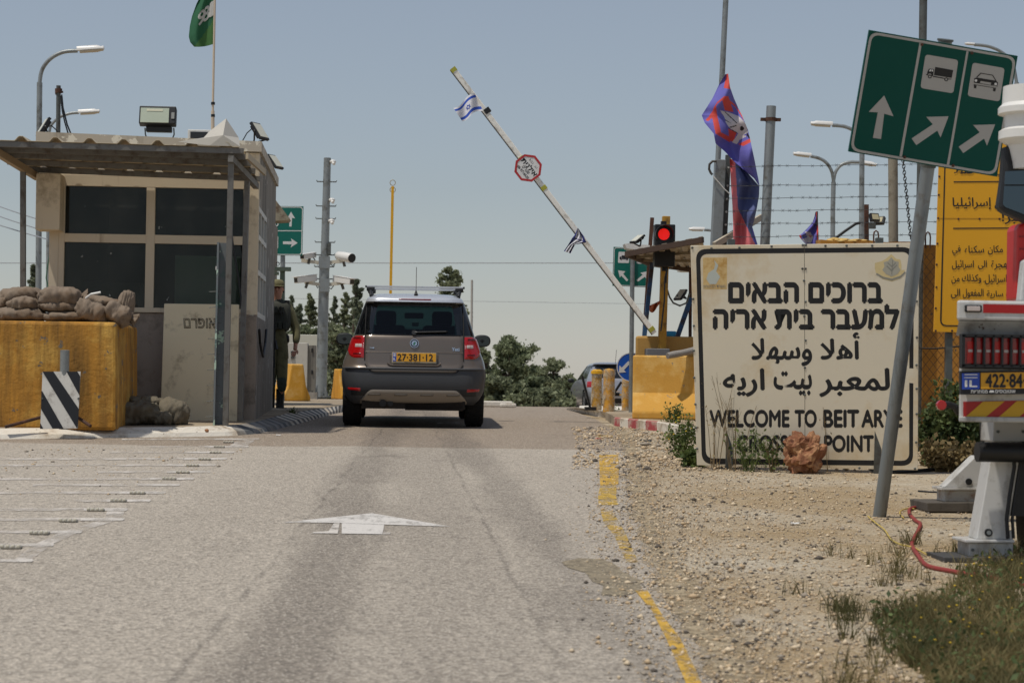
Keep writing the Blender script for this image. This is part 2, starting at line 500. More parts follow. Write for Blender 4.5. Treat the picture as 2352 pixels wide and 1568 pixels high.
mb = MB(); mb.add(vs, fs); o = struct(mb, 'verge', gm, smooth=True); ul = o.data.uv_layers.new(name='UVMap')
for lp in o.data.loops: ul.data[lp.index].uv = (us[lp.vertex_index], 0)

# --- painted markings (sheets 4 mm above the road)
def mark(px, mat, dz=.010, n=1):
    mb = MB(); ps = [gp(*p, dz=dz) for p in px]
    return mb.add(ps, [tuple(range(len(ps)))])
Z4 = lambda x, y: (x * .5, 918.8 + .5 * y)
Z5 = lambda x, y: (1176 + x * .5, 918.8 + .5 * y)
mb = MB()
for poly in ([(1710, 518), (2072, 579), (1770, 570), (1552, 562), (1298, 560)], [(1570, 563.5), (1765, 571), (1757, 614), (1570, 611)]):
    ps = [gp(*Z4(*p), dz=.010) for p in poly]; mb.add(ps, [tuple(range(len(ps)))])
o = struct(mb, 'road_marking', wpaint); o['label'] = 'white straight-ahead arrow painted on the lane'
mb = MB()
for poly in ([(1535, 562.8), (1560, 563.3), (1552, 611), (1520, 610.5), (1430, 610), (1440, 604), (1510, 600)], [(1762, 602), (1795, 606), (1790, 614), (1760, 614.5)]):
    ps = [gp(*Z4(*p), dz=.0105) for p in poly]; mb.add(ps, [tuple(range(len(ps)))])
struct(mb, 'road_marking', wpaint2)
tips = [(1190, 178, 560), (1140, 212, 690), (1075, 238, 500), (1040, 268, 0), (990, 297, 0), (965, 328, 450), (890, 360, -60), (825, 388, 150), (760, 423, -60), (690, 460, 340), (585, 500, -60), (570, 545, -60), (375, 603, -60), (245, 663, -60), (150, 735, -60)]
mb = MB(); mb2 = MB()
for i, (x, y, l) in enumerate(tips):
    h = 3.2 + i * .26
    for (a, b, m) in ((l, x - 160, mb2), (max(l, x - 200), x, mb)):
        if b - a < 10: continue
        y0 = y + (x - a) * .002
        ps = [gp(*Z4(*p), dz=.010 if m is mb else .0095) for p in ((a, y0 - h), (b, y - h), (b + (4 if m is mb else 0), y), (b - 6, y + h), (a, y0 + h))]
        m.add(ps, [(0, 1, 2, 3, 4)])
struct(mb, 'road_marking', wpaint2); struct(mb2, 'road_marking', wpaint3)
mb = MB()
for a, b in zip(tips, tips[1:]):
    if a[1] > 600 or a[1] < 200 or 470 < a[1] < 560:
        ps = [gp(*Z4(*p), dz=.0092) for p in ((a[0] - 90, a[1]), (a[0] - 10, a[1]), (b[0] - 10, b[1]), (b[0] - 90, b[1]))]; mb.add(ps, [(0, 1, 2, 3)])
struct(mb, 'road_marking', wpaint3)
mb = MB(); mb2 = MB()
def strip(m, L, R, dz):
    for (a, b), (c, d) in zip(zip(L, L[1:]), zip(R, R[1:])):
        m.add([gp(*Z5(*p), dz=dz) for p in (a, c, d, b)], [(0, 1, 2, 3)])
strip(mb, [(400, 250), (402, 320), (405, 392)], [(488, 250), (491, 320), (488, 385)], .010)
strip(mb2, [(405, 392), (395, 440), (398, 480)], [(482, 388), (478, 440), (488, 480)], .0104)
strip(mb2, [(405, 500), (420, 560), (470, 620), (500, 690), (528, 742)], [(455, 500), (500, 570), (535, 640), (560, 700), (585, 746)], .010)
strip(mb, [(565, 872), (640, 960), (705, 1085), (775, 1240), (835, 1380), (880, 1480)], [(622, 872), (690, 985), (772, 1090), (846, 1240), (908, 1380), (965, 1480)], .0104)
strip(mb2, [(398, 160), (396, 172)], [(462, 160), (465, 172)], .010)
o = struct(mb, 'road_marking', ypaint); o['label'] = 'yellow edge line along the gravel verge'; struct(mb2, 'road_marking', ypaint2)
# grey patch of loose grit where the edge has broken away, and old patches
gritm = M('grey grit', '#92866f', .95, 0, .45, 55, bump=1.0, bsc=70, stain=('#5f5648', .45, 28), chip=('#c2b59d', .22, 40))
def patch(px, dz, mat, name='road_patch'):
    ps = [gp(*Z5(*p), dz=dz) for p in px]; c = sum(ps, Vector()) / len(ps); out = []
    n = len(ps)
    for i in range(n):
        for k in range(6):
            q = ps[i].lerp(ps[(i + 1) % n], k / 6); s_ = 1 + .10 * mn.noise(q * 9)
            q = c + (q - c) * s_; q.z = g(q.y) + dz; out.append(q)
    return struct(MB().add(out, [tuple(range(len(out)))]), name, mat)
patch([(220, 740), (300, 718), (420, 725), (470, 750), (530, 800), (600, 830), (590, 870), (500, 895), (410, 890), (420, 850), (370, 830), (340, 790), (250, 765)], .009, gritm)
mb = MB(); mb.add([gp(x, y, .010) for x, y in ((1003, 970), (1052, 969), (1056, 971.5), (1003, 972.5))], [(0, 1, 2, 3)])
struct(mb, 'road_marking', wpaint2)

# --- left kerb and pavement
KB = [(-260, 1014), (0, 1009), (250, 1006), (420, 1004), (540, 1001), (588, 997), (625, 990), (704, 969), (783, 947), (860, 936), (940, 930.5)]
KT = [(-260, 986), (0, 984), (250, 984), (420, 984), (512, 983), (549, 975), (588, 962), (658, 950), (783, 932), (860, 925), (940, 921.5)]
B3 = [gp(*p, dz=.002) for p in KB]; T3 = [at(*p, b.y + (.2 if i < 5 else .06)) for i, (p, b) in enumerate(zip(KT, B3))]
for p in T3: p.z = g(p.y) + .105
kwhite = M('whitewashed kerb stone', '#d9d2c4', .85, 0, .06, 6, bump=.4, bsc=40, stain=('#a3927b', .35, 3), chip=('#8f877b', .12, 16))
kblack = M('grey painted kerb stone', '#55585a', .85, 0, .12, 6, bump=.4, bsc=40, stain=('#857b6e', .4, 3))
kgrey = M('faded kerb stone', '#8d8a84', .85, 0, .1, 6, bump=.4, bsc=40, stain=('#6f675c', .4, 3))
def lerp_line(P, s):
    L = [0]
    for a, b in zip(P, P[1:]): L.append(L[-1] + (b - a).length)
    s = max(0, min(L[-1] - 1e-4, s))
    for i in range(len(P) - 1):
        if s <= L[i + 1]: return P[i].lerp(P[i + 1], (s - L[i]) / max(1e-6, L[i + 1] - L[i]))
def kerb(B, T, step, mats, colf, name, slant=.0, back=.12):
    LB = sum(((b - a).length for a, b in zip(B, B[1:])))
    n = max(2, int(LB / step)); mb = MB()
    par = []
    # common parameter: index along the paired lines
    def pt(P, u):
        k = min(len(P) - 2, int(u)); return P[k].lerp(P[k + 1], u - k)
    us = [0]; d = 0; N = 600
    cum = [0]
    for i in range(1, N + 1):
        a = pt(B, (len(B) - 1) * (i - 1) / N); b = pt(B, min(len(B) - 1.0001, (len(B) - 1) * i / N)); cum.append(cum[-1] + (b - a).length)
    def u_of(s):
        s = max(0, min(cum[-1], s)); i = int(np.searchsorted(cum, s)); i = max(1, min(N, i))
        f = (s - cum[i - 1]) / max(1e-9, cum[i] - cum[i - 1]); return min(len(B) - 1.0001, (len(B) - 1) * (i - 1 + f) / N)
    for k in range(n):
        s0, s1 = k * LB / n, (k + 1) * LB / n
        b0, b1 = pt(B, u_of(s0)), pt(B, u_of(s1)); t0, t1 = pt(T, u_of(s0 + slant)), pt(T, u_of(s1 + slant))
        mb.cur = colf(k, s0)
        dn = Vector((0, 0, -.2))
        if (t1 - t0).length < .004: continue
        mid0 = b0.lerp(t0, .18) + Vector((0, 0, .028)); mid1 = b1.lerp(t1, .18) + Vector((0, 0, .028))
        mb.add([b0, b1, mid1, mid0, t1, t0, b0 + dn, b1 + dn], [(0, 1, 2, 3), (3, 2, 4, 5), (6, 7, 1, 0)])
    return struct(mb, name, mats)
stripe0 = sum((b - a).length for a, b in zip(B3[:5], B3[1:5]))
def kc(k, s):
    if s < stripe0: return 0
    if s < stripe0 + .25: return 2
    return 1 if k % 2 else (2 if s < stripe0 + 2.6 else 0)
kerb(B3, T3, .19, [kwhite, kblack, kgrey], kc, 'kerb', slant=.10)
pave_m = M('dusty concrete paving', '#a5967e', .95, 0, .12, 3, bump=.4, bsc=50, stain=('#84745f', .5, 2))
mb = MB(); front = [T3[i] for i in range(5)]; R_ = T3[4:]
rows = [(front[0].x, front[4].x, front[4].y)]
def xb(y):
    for a, b in zip(R_, R_[1:]):
        if a.y <= y <= b.y: return a.x + (b.x - a.x) * (y - a.y) / (b.y - a.y)
    return R_[-1].x + (y - R_[-1].y) * .12
ylist = [R_[0].y + .25 * i for i in range(120)] + [52, 55, 58, 60]
vs = []; fs = []
for y in ylist:
    e = xb(y); vs += [(-40, y, g(y) + .105), (e - 3, y, g(y) + .105), (e, y, g(y) + .105)]
for j in range(len(ylist) - 1):
    for i in (0, 1): a = j * 3 + i; fs.append((a, a + 1, a + 4, a + 3))
mb.add(vs, fs)
y0 = ylist[0]
n0 = len(mb.v); mb.v += [tuple(p) for p in front[:4]] + [(T3[4].x, y0, g(y0) + .105), (T3[0].x, y0, g(y0) + .105)]
mb.f.append(tuple(range(n0, n0 + 6))); mb.m.append(0)
struct(mb, 'pavement', pave_m, smooth=False)

# --- right-hand kerbs: the red-and-white corner and the striped island of the exit lane
kred = M('red painted kerb stone', '#a4484a', .85, 0, .1, 6, bump=.4, bsc=40, stain=('#b9a394', .45, 7))
bx_ = [1410, 1424, 1442.6, 1464.7, 1483, 1509, 1546, 1600]; mb = MB()
def rb(x): return gp(x, 978.5 + (x - 1410) * .108 if x < 1510 else 989.3 + (x - 1510) * .2, dz=.002)
def rt(x):
    q = rb(x); p = at(x + 3, 962 + (x - 1410) * .05 if x < 1510 else 967 + (x - 1510) * .15, q.y + .16); p.z = g(p.y) + .115; return p
for i in range(7):
    for k in range(3):
        xa, xb2 = bx_[i] + (bx_[i + 1] - bx_[i]) * k / 3, bx_[i] + (bx_[i + 1] - bx_[i]) * (k + 1) / 3
        mb.cur = 1 if i in (0, 2, 4) else 0; b0, b1, t0, t1 = rb(xa), rb(xb2), rt(xa), rt(xb2); u_ = Vector((0, .02, .105)); q0, q1 = b0 + u_, b1 + u_
        mb.add([b0, b1, q1, q0, t1, t0, b0 - Vector((0, 0, .2)), b1 - Vector((0, 0, .2))], [(0, 1, 2, 3), (3, 2, 4, 5), (6, 7, 1, 0)])
struct(mb, 'kerb', [kwhite, kred])
RT = [rt(x) for x in bx_]
mb = MB(); ps = RT + [Vector((RT[-1].x + 2.2, RT[-1].y + .4, g(RT[-1].y + .4) + .11)), Vector((7, 27, g(27) + .11)), Vector((7, 31, g(31) + .11)), Vector((RT[0].x + .9, 31, g(31) + .11)), Vector((RT[0].x + .12, 28, g(28) + .11))]
c_ = sum(ps, Vector()) / len(ps)
mb.add(ps + [c_] + [p - Vector((0, 0, .2)) for p in ps], [(i, (i + 1) % len(ps), len(ps)) for i in range(len(ps))] + [(i, (i + 1) % len(ps), len(ps) + 1 + (i + 1) % len(ps), len(ps) + 1 + i) for i in range(len(ps))])
struct(mb, 'pavement', pave_m)
IB = [gp(*p, dz=.002) for p in [(1300, 941), (1330, 947), (1375, 957), (1415, 962.5), (1455, 964)]]
IT = [gp(*p, dz=.10) for p in [(1330, 936), (1352, 939), (1390, 944.5), (1420, 949), (1460, 951)]]
kerb(IB, IT, .14, [kwhite, kgrey], lambda k, s: 0 if (k % 3 or s > 1.6) else 1, 'kerb', slant=.05)
isl = [p for p in IT] + [Vector((IT[-1].x + .8, IT[-1].y + .1, IT[-1].z)), Vector((IT[-1].x + .8, IT[0].y + 2, g(IT[0].y + 2) + .1)), Vector((IT[0].x + .2, IT[0].y + 2, g(IT[0].y + 2) + .1))]
mb = MB(); c_ = sum(isl, Vector()) / len(isl); mb.add(isl + [c_], [(i, (i + 1) % len(isl), len(isl)) for i in range(len(isl))])
struct(mb, 'pavement', kwhite)
# low white kerb blocks on the far side of the crest
mb = MB(); mb.pbox(1108, 921, 1178, 934, 37, .5); mb.pbox(1150, 926, 1186, 935, 36.5, .4)
solo(mb, 'kerb_block', kwhite, 'low white concrete kerb at the road crest beside the brown car', 'kerb block', bevel=.02)

# --- reflective studs glued on the stripes
def stud():
    T = thing('road_stud', 'grey road stud', 'road stud', (0, 0, 0), 'reflective studs on the painted stripes', local=True)
    m = MB(); m.box((0, 0, .008), (.105, .075, .014)); build(m, 'base', M('stud casing', '#a5a196', .7), T, bevel=.006)
    m = MB()
    for i in range(4): m.box((-.042 + i * .028, -.030, .016), (.018, .02, .014))
    build(m, 'reflector', M('stud reflector', '#cfc9b6', .3), T, bevel=.004)
    return T
studs = [(1050, 190), (1007, 212), (990, 238), (940, 269), (885, 298), (840, 329), (778, 359), (632, 425), (545, 460), (440, 503), (315, 553), (182, 610), (52, 675)]
S0 = stud()
word = ['farthest road stud, at the stripe nearest the white kerb', 'second road stud from the white kerb', 'third road stud from the white kerb', 'fourth road stud from the white kerb', 'fifth road stud from the white kerb', 'sixth road stud from the white kerb', 'seventh road stud from the white kerb, just beyond the stripe that has no stud', 'seventh road stud from the camera, just nearer than the stripe that has no stud', 'sixth road stud from the camera end of the row', 'fifth road stud from the camera end of the row', 'fourth road stud from the camera end of the row', 'third road stud from the camera end of the row', 'second road stud from the camera, close to the left picture edge']
for i, (x, y) in enumerate(studs):
    p = gp(*Z4(x, y + 6), dz=.006)
    if i == 0: S0.location = p; S0['label'] = word[0]
    else: dup(S0, p, word[i])
# ================================================================== trees on the far slope
bark = M('pine bark', '#4a3b30', .95, 0, .25, 12, bump=.6, bsc=30)
pine1 = leafmat('dark pine needles', '#7b866f', '#a3aa8e', trans=.4)
pine2 = leafmat('olive pine needles', '#818869', '#a6ad88', trans=.4)
pine3 = leafmat('grey green foliage', '#798463', '#9fa882', trans=.4)
def foliage(name, pts, size, mat, parent, rng, needle=2.6, up=.3):
    """many small leaf blades, one thin kite per point"""
    pts = np.asarray(pts); n = len(pts)
    d = rng.normal(size=(n, 3)); d[:, 2] += up; d /= np.linalg.norm(d, axis=1)[:, None]
    e = np.cross(d, rng.normal(size=(n, 3))); e /= np.linalg.norm(e, axis=1)[:, None]
    s = size * rng.uniform(.55, 1.35, n)[:, None]
    a = pts - d * s * .5; b = pts + d * s * .5; c = pts + e * s / needle; f = pts - e * s / needle
    v = np.stack([a, c, b, f], 1).reshape(-1, 3)
    off = np.array(parent['_o']); v = v - off
    me = bpy.data.meshes.new(name); me.vertices.add(4 * n); me.vertices.foreach_set('co', v.astype(np.float32).ravel())
    me.loops.add(4 * n); me.loops.foreach_set('vertex_index', np.arange(4 * n, dtype=np.int32))
    me.polygons.add(n); me.polygons.foreach_set('loop_start', np.arange(0, 4 * n, 4, dtype=np.int32))
    me.materials.append(mat); me.update(calc_edges=True)
    o = bpy.data.objects.new(name, me); COL.objects.link(o); o.parent = parent
    return o
def tree(px, ptop, wpx, Y, kind, mat, label, n=2600, lean=0, seed=0, size=None):
    n = int(n * 4.6)
    rng = np.random.default_rng(seed)
    top = at(px, ptop, Y); base = Vector((top.x - lean, Y, g(Y))); H = top.z - base.z; W = wpx * Y / F / 2
    T = thing({'c': 'pine_tree', 'p': 'pine_tree', 'b': 'bushy_tree'}[kind], label, 'tree', base, 'trees beyond the crest of the road')
    m = MB()
    k = [base + Vector((lean * t + .05 * W * math.sin(t * 7 + seed), 0, H * t * .97)) for t in (0, .2, .45, .7, 1)]
    m.tube(k, [.10 + H * .012, .08 + H * .01, .06 + H * .007, .04 + H * .004, .012], 8)
    cl = []
    if kind == 'c':      # conical pine: whorls of short upswept boughs
        nb = int(60 + H * 7)
        for i in range(nb):
            t = .06 + .93 * (i + rng.uniform(0, 1)) / nb; a = rng.uniform(0, 6.283)
            L = W * ((1 - t) ** .85 * 1.25 + .035) * rng.uniform(.45, 1.25)
            o_ = k[0].lerp(k[-1], t); e_ = o_ + Vector((math.cos(a) * L, math.sin(a) * L, L * rng.uniform(.0, .6)))
            m.tube([o_, e_], [.025, .008], 4, cap=False)
            for q in range(4): cl.append((o_.lerp(e_, .25 + .26 * q), W * .17 * (1.25 - .95 * t)))
    else:                # open crown: limbs carrying separate tufts with gaps between
        nl = 30 if kind == 'p' else 40
        for i in range(nl):
            t = rng.uniform(.28 if kind == 'p' else .06, .98); a = rng.uniform(0, 6.283)
            pr = math.sin(min(1, (1.06 - t) / .7) * 1.57) if kind == 'p' else math.sin(min(1, (1.1 - t) * 1.2) * 1.75 + .12)
            L = W * max(.14, pr) * rng.uniform(.35, 1.12)
            o_ = k[0].lerp(k[-1], max(.08, t - .12)); e_ = k[0].lerp(k[-1], t) + Vector((math.cos(a) * L, math.sin(a) * L, L * .2 + rng.normal(0, .03) * H))
            m.tube([o_, o_.lerp(e_, .5) + Vector((0, 0, -.04 * L)), e_], [.05, .03, .01], 5, cap=False)
            for q in range(5): cl.append((o_.lerp(e_, rng.uniform(.35, 1.1)) + Vector(rng.normal(0, W * .09, 3)), W * rng.uniform(.09, .19)))
    build(m, 'trunk', bark, T, smooth=True)
    per = max(8, n // len(cl)); pts = []
    for c, r in cl:
        d = rng.normal(size=(per, 3)); d /= np.linalg.norm(d, axis=1)[:, None]
        pts.append(np.array(c) + d * (r * np.abs(rng.normal(0, .62, per)))[:, None] * np.array([1, 1, .75]))
    foliage('crown', np.concatenate(pts), size or .12 + W * .022, mat, T, rng, 4.2 if kind != 'b' else 3.0)
    return T
TR = [(78, 596, 74, 62, 'c', pine1, 'dark conical pine behind the lamp poles left of the guard booth', 4200),
      (672, 668, 58, 75, 'c', pine1, 'small slim pine just right of the soldier', 3000),
      (714, 664, 88, 85, 'c', pine2, 'pine left of the camera pole, half behind it', 4200),
      (768, 672, 66, 78, 'c', pine1, 'narrow pine right of the camera pole under the white cameras', 3600),
      (817, 630, 104, 70, 'c', pine1, 'tallest pine, pointed, directly left of the brown car roof', 5600),
      (1030, 600, 235, 88, 'c', pine2, 'round topped pine rising above the roof rack of the brown car', 4600),
      (1172, 770, 150, 66, 'p', pine3, 'broad open pine right of the brown car mirror', 6500),
      (1272, 822, 112, 72, 'p', pine2, 'open crowned pine left of the silver car', 5200),
      (1118, 795, 84, 74, 'b', pine2, 'bushy tree against the right flank of the brown car', 4200),
      (1222, 868, 90, 60, 'b', pine3, 'low bushy tree between the two open pines', 3600),
      (1316, 872, 70, 64, 'b', pine3, 'low bushy tree at the nose of the silver car', 3000),
      (700, 742, 120, 66, 'b', pine3, 'bushy tree behind the grey cabinets', 4200),
      (790, 738, 110, 62, 'b', pine2, 'bushy tree behind the left mirror of the brown car', 4600),
      (1150, 872, 120, 56, 'b', pine2, 'low bush behind the white kerb block on the crest', 4200),
      (1265, 905, 120, 55, 'b', pine2, 'lowest bush on the crest between kerb block and silver car', 3800),
      (690, 690, 110, 82, 'c', pine1, 'pine between the soldier and the camera pole, behind the cabinets', 3600),
      (742, 655, 96, 90, 'c', pine2, 'pointed pine hidden behind the camera pole, taller than its neighbours', 3600),
      (792, 662, 110, 86, 'c', pine2, 'pine filling the gap between the narrow pine and the tallest pine', 4000),
      (1226, 838, 60, 84, 'c', pine1, 'slim pointed pine in the gap between the two open pines', 2600),
      (20, 655, 60, 66, 'b', pine1, 'dark bush behind the sandbags at the left picture edge', 2600)]
for i, (px, pt_, wp, Y_, kd, mt, lb, n) in enumerate(TR):
    tree(px, pt_, wp, Y_, kd, mt, lb, n, seed=i + 3)
# ================================================================== guard booth, canopy and what stands around them
PZ = .105
def zz(px, py, Y): return at(px, py, Y).z
def xx(px, py, Y): return at(px, py, Y).x
Z1 = lambda x, y: (x / 3.631, y / 3.631)
Z2 = lambda x, y: (x / 3.631, 404.3 + y / 3.631)
Z3 = lambda x, y: (x / 3.631, 643.1 + y / 3.631)
YF, YB = 23.4, 27.4
cream = M('cream wall paint', '#d2c3a8', .75, 0, .06, 3, stain=('#9c8c74', .3, 2.5), streak=('#8d7d68', .2, 5), bump=.15)
creamf = M('cream window frame', '#cdbfa6', .55, 0, .05, 4, streak=('#8a6f55', .18, 9))
grayw = M('peeling grey brown wall paint', '#94887c', .85, 0, .08, 3, chip=('#b9b4aa', .20, 2.2), stain=('#635a50', .35, 2), bump=.25, bsc=30)
sidew = M('weathered side wall render', '#8b857b', .9, 0, .15, 4, streak=('#4e4a44', .55, 7), chip=('#b5b0a6', .15, 4), bump=.3, bsc=30)
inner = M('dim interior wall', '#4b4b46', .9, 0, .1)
boothglass = glass('dark booth glass', '#b5bab4', 1.0, .03, 1.33, .10)
bx0 = xx(113, 700, YF); bx1 = xx(585, 961, YF); bxb = xx(628, 800, YB)
zb = g(YF) + PZ - .25; zs = zz(300, 706, YF); zt = zz(300, 404, YF); zr = zz(590, 326, YF)
T = thing('guard_booth', 'cream and grey guard booth with dark windows behind the canopy', 'guard booth', ((bx0 + bx1) / 2, YF, g(YF) + PZ))
wt = .16
def skew(m, ks=1):
    return m
def side_x(y): return bx1 + (bxb - bx1) * (y - YF) / (YB - YF)
def wallseg(m, y0, y1, z0, z1, th=.16):
    a0, a1 = side_x(y0), side_x(y1)
    m.add([(a0, y0, z0), (a1, y1, z0), (a1 - th, y1, z0), (a0 - th, y0, z0), (a0, y0, z1), (a1, y1, z1), (a1 - th, y1, z1), (a0 - th, y0, z1)], [(0, 1, 2, 3), (4, 5, 6, 7), (0, 1, 5, 4), (1, 2, 6, 5), (2, 3, 7, 6), (3, 0, 4, 7)])
m = MB()
m.mm((bx0, YF, zb), (bx1 - .001, YF + wt, zs - .06))
build(m, 'front_wall', grayw, T)
m = MB(); swz0 = zz(593, 726, YF); swz1 = zz(594, 470, YF)
wallseg(m, YF + wt, 25.3, zb, swz0); wallseg(m, 25.3, YB, zb, zr - .12); wallseg(m, YF + wt, 25.3, swz1, zr - .12)
build(m, 'side_wall', sidew, T)
m = MB(); m.mm((bx1 - .16, YF - .003, zs - .06), (bx1 + .002, YF + wt - .003, zr - .13)); build(m, 'corner_pillar', cream, T)
m = MB(); m.mm((bx0 - .16, YF, zt), (bx1 - .165, YF + wt, zr - .12)); build(m, 'lintel', cream, T)
m = MB(); m.pbox(82, 398, 138, 528, YF - .3, .3); build(m, 'box_beam', cream, T, bevel=.01)
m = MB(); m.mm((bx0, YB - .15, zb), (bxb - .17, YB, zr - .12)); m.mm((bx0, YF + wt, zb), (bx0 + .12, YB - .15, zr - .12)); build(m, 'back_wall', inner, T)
m = MB(); m.add([(xx(84, 320, YF), YF - .05, zr - .12), (side_x(YF) + .03, YF - .05, zr - .12), (side_x(YB) + .03, YB + .05, zr - .12), (xx(84, 320, YF), YB + .05, zr - .12)] + [(xx(84, 320, YF), YF - .05, zr + .06), (side_x(YF) + .03, YF - .05, zr), (side_x(YB) + .03, YB + .05, zr), (xx(84, 320, YF), YB + .05, zr + .06)], [(0, 1, 2, 3), (4, 5, 6, 7), (0, 1, 5, 4), (1, 2, 6, 5), (2, 3, 7, 6), (3, 0, 4, 7)])
build(m, 'roof', M('chipped parapet paint', '#b3aa9a', .8, 0, .08, 3, chip=('#d9d2c0', .3, 6), streak=('#7b705f', .3, 5)), T)
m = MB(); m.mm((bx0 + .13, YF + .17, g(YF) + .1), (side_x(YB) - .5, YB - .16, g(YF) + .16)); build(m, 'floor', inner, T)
# front windows: one cream frame with four panes
def fr(m, x0, y0, x1, y1, d=.07, Y=YF - .012): m.pbox(x0, y0, x1, y1, Y, d)
WX = [(147, 336), (357, 560)]
f = MB()
f.pbox(113, 402, 134, 712, YF - .02, .12)
f.mm((xx(134, 420, YF), YF - .015, zs - .06), (xx(148, 560, YF), YF + .07, zt))
f.mm((xx(335, 560, YF), YF - .015, zs), (xx(355, 560, YF), YF + .07, zt - .135))
f.mm((xx(558, 560, YF), YF - .015, zs), (bx1 - .165, YF + .07, zt - .135))
f.mm((xx(148, 560, YF), YF - .015, zt - .13), (bx1 - .165, YF + .07, zt))
zm = zz(340, 549, YF)
for a, b in ((148, 335), (355, 558)):
    f.mm((xx(a, 560, YF), YF - .012, zm - .05), (xx(b, 560, YF), YF + .066, zm + .05))
f.mm((xx(148, 560, YF), YF - .03, zs - .055), (bx1 - .165, YF + .08, zs))
wf = build(f, 'window_frame', creamf, T, bevel=.006)
for a, b in ((148, 335), (355, 558)):
    for z0, z1 in ((zm + .05, zt - .13), (zs, zm - .05)):
        p = MB(); p.mm((xx(a, 560, YF), YF + .03, z0), (xx(b, 560, YF), YF + .036, z1)); build(p, 'pane', boothglass, wf if False else T)
# side windows: white frame with three columns of panes
f = MB(); cells = 3; ya, yb = YF + .18, 25.28
for k in range(cells + 1):
    y = ya + (yb - ya) * k / cells; wallseg(f, y - .025 if k else y, y + .03 if k < cells else y, swz0, swz1, .05)
for z in (swz0, (swz0 * .62 + swz1 * .38), (swz0 * .3 + swz1 * .7), swz1 - .06):
    wallseg(f, ya, yb, z, z + .06, .052)
sf = build(f, 'side_window_frame', M('white aluminium frame', '#c9c6bd', .5, 0, .05), T)
p = MB(); wallseg(p, ya, yb, swz0 + .01, swz1 - .01, .02); p.v = [(x - .02, y, z) for x, y, z in p.v]; build(p, 'side_pane', boothglass, T)
# furniture seen dimly through the panes
m = MB(); m.mm((xx(408, 600, 23.9), 23.9, g(YF) + .9), (xx(556, 600, 23.9), 23.95, zz(410, 590, 23.9))); m.v = [(x, y - .27, z) for x, y, z in m.v]; build(m, 'notice_board', M('pale green board', '#d5efe0', .8, 0, .1), T)
m = MB(); m.mm((xx(170, 650, 25.4), 25.0, g(YF) + .12), (xx(330, 650, 25.4), 25.5, zz(170, 650, 25.4))); build(m, 'desk', M('grey desk', '#70786f', .7), T)

# --- canopy
sheet_m = M('cream corrugated sheet', '#b5a88f', .65, 0, .08, 3, stain=('#8b7b63', .35, 2), streak=('#7b6d58', .25, 4))
steel = M('painted steel tube', '#6d6b66', .6, .15, .12, 6, stain=('#51493f', .35, 6))
yf_ = 21.95
A = at(-80, 327, yf_); Bc = at(548, 345, yf_); Cc = at(589, 414, YF - .06); D_ = at(60, 392, YF - .06)
T = thing('canopy', 'corrugated sheet canopy on thin steel posts in front of the guard booth', 'canopy', (Bc.x - 1.5, 22.6, g(22.6) + PZ))
def prof(x):     # trapezoid ribs
    k = (x / .37) % 1
    return .0 if k < .62 else (.05 * (k - .62) / .12 if k < .74 else (.05 if k < .86 else .05 * (1 - k) / .14))
W = Bc.x - A.x
def roof(u, v):
    p = A.lerp(Bc, u).lerp(D_.lerp(Cc, u), v)
    return p + Vector((0, 0, .035 + prof(u * W + .07)))
m = MB(); m.grid(roof, 230, 6); build(m, 'roof_sheet', sheet_m, T, solid=.006)
for v in (.03, .22, .42, .68, .95):
    p = A.lerp(D_, v); q = Bc.lerp(Cc, v)
    m = MB(); m.bar(p, q + (q - p).normalized() * .05, .05, .06); build(m, 'purlin', steel, T)
m = MB(); dz = Vector((0, 0, -.07)); m.bar(at(530, 350, yf_) + dz, Cc + dz, .06, .07); build(m, 'rafter', steel, T)
m = MB(); m.bar(A.lerp(Bc, .10) + dz, D_.lerp(Cc, .05) + dz, .06, .08); build(m, 'rafter', M('cream steel tube', '#9d8a70', .6), T)
for top, bot, w_, Y0, Y1 in (((531, 352), (518, 977), .062, 22.05, 22.05), ((568, 408), (552, 966), .058, 22.9, 22.75), ((53, 384), (53, 1000), .06, 22.9, 22.9)):
    a = at(*top, Y0); b = at(*bot, Y1); b.z = min(b.z, g(Y1) + PZ + .02)
    m = MB(); m.bar(b, a, w_, w_); build(m, 'post', steel, T, bevel=.004)
# torn front corner of the sheet, folded upwards
m = MB(); Q = lambda x, y, Y: at(*Z1(x, y), Y)
a, b, c, d, e, f_, h = Q(1480, 1185, yf_), Q(1700, 1150, 22.0), Q(1745, 1100, 22.15), Q(1885, 990, 22.25), Q(1990, 1150, 22.3), Q(2000, 1222, 21.97), Q(1750, 1215, 21.93)
mid = Q(1860, 1130, 21.95)
m.add([a, b, c, d, e, f_, h, mid], [(0, 1, 7, 6), (1, 2, 7), (2, 3, 7), (3, 4, 7), (4, 5, 7), (5, 6, 7)])
build(m, 'bent_sheet', M('bare bent sheet', '#b9b4a8', .5, 0, .08), T, solid=.005, label='end of the roof sheet folded up into a peak')
m = MB(); m.bar(Q(2060, 1300, 22.2), Q(2210, 1440, 23.2), .03, .07); build(m, 'sheet_edge', sheet_m, T)

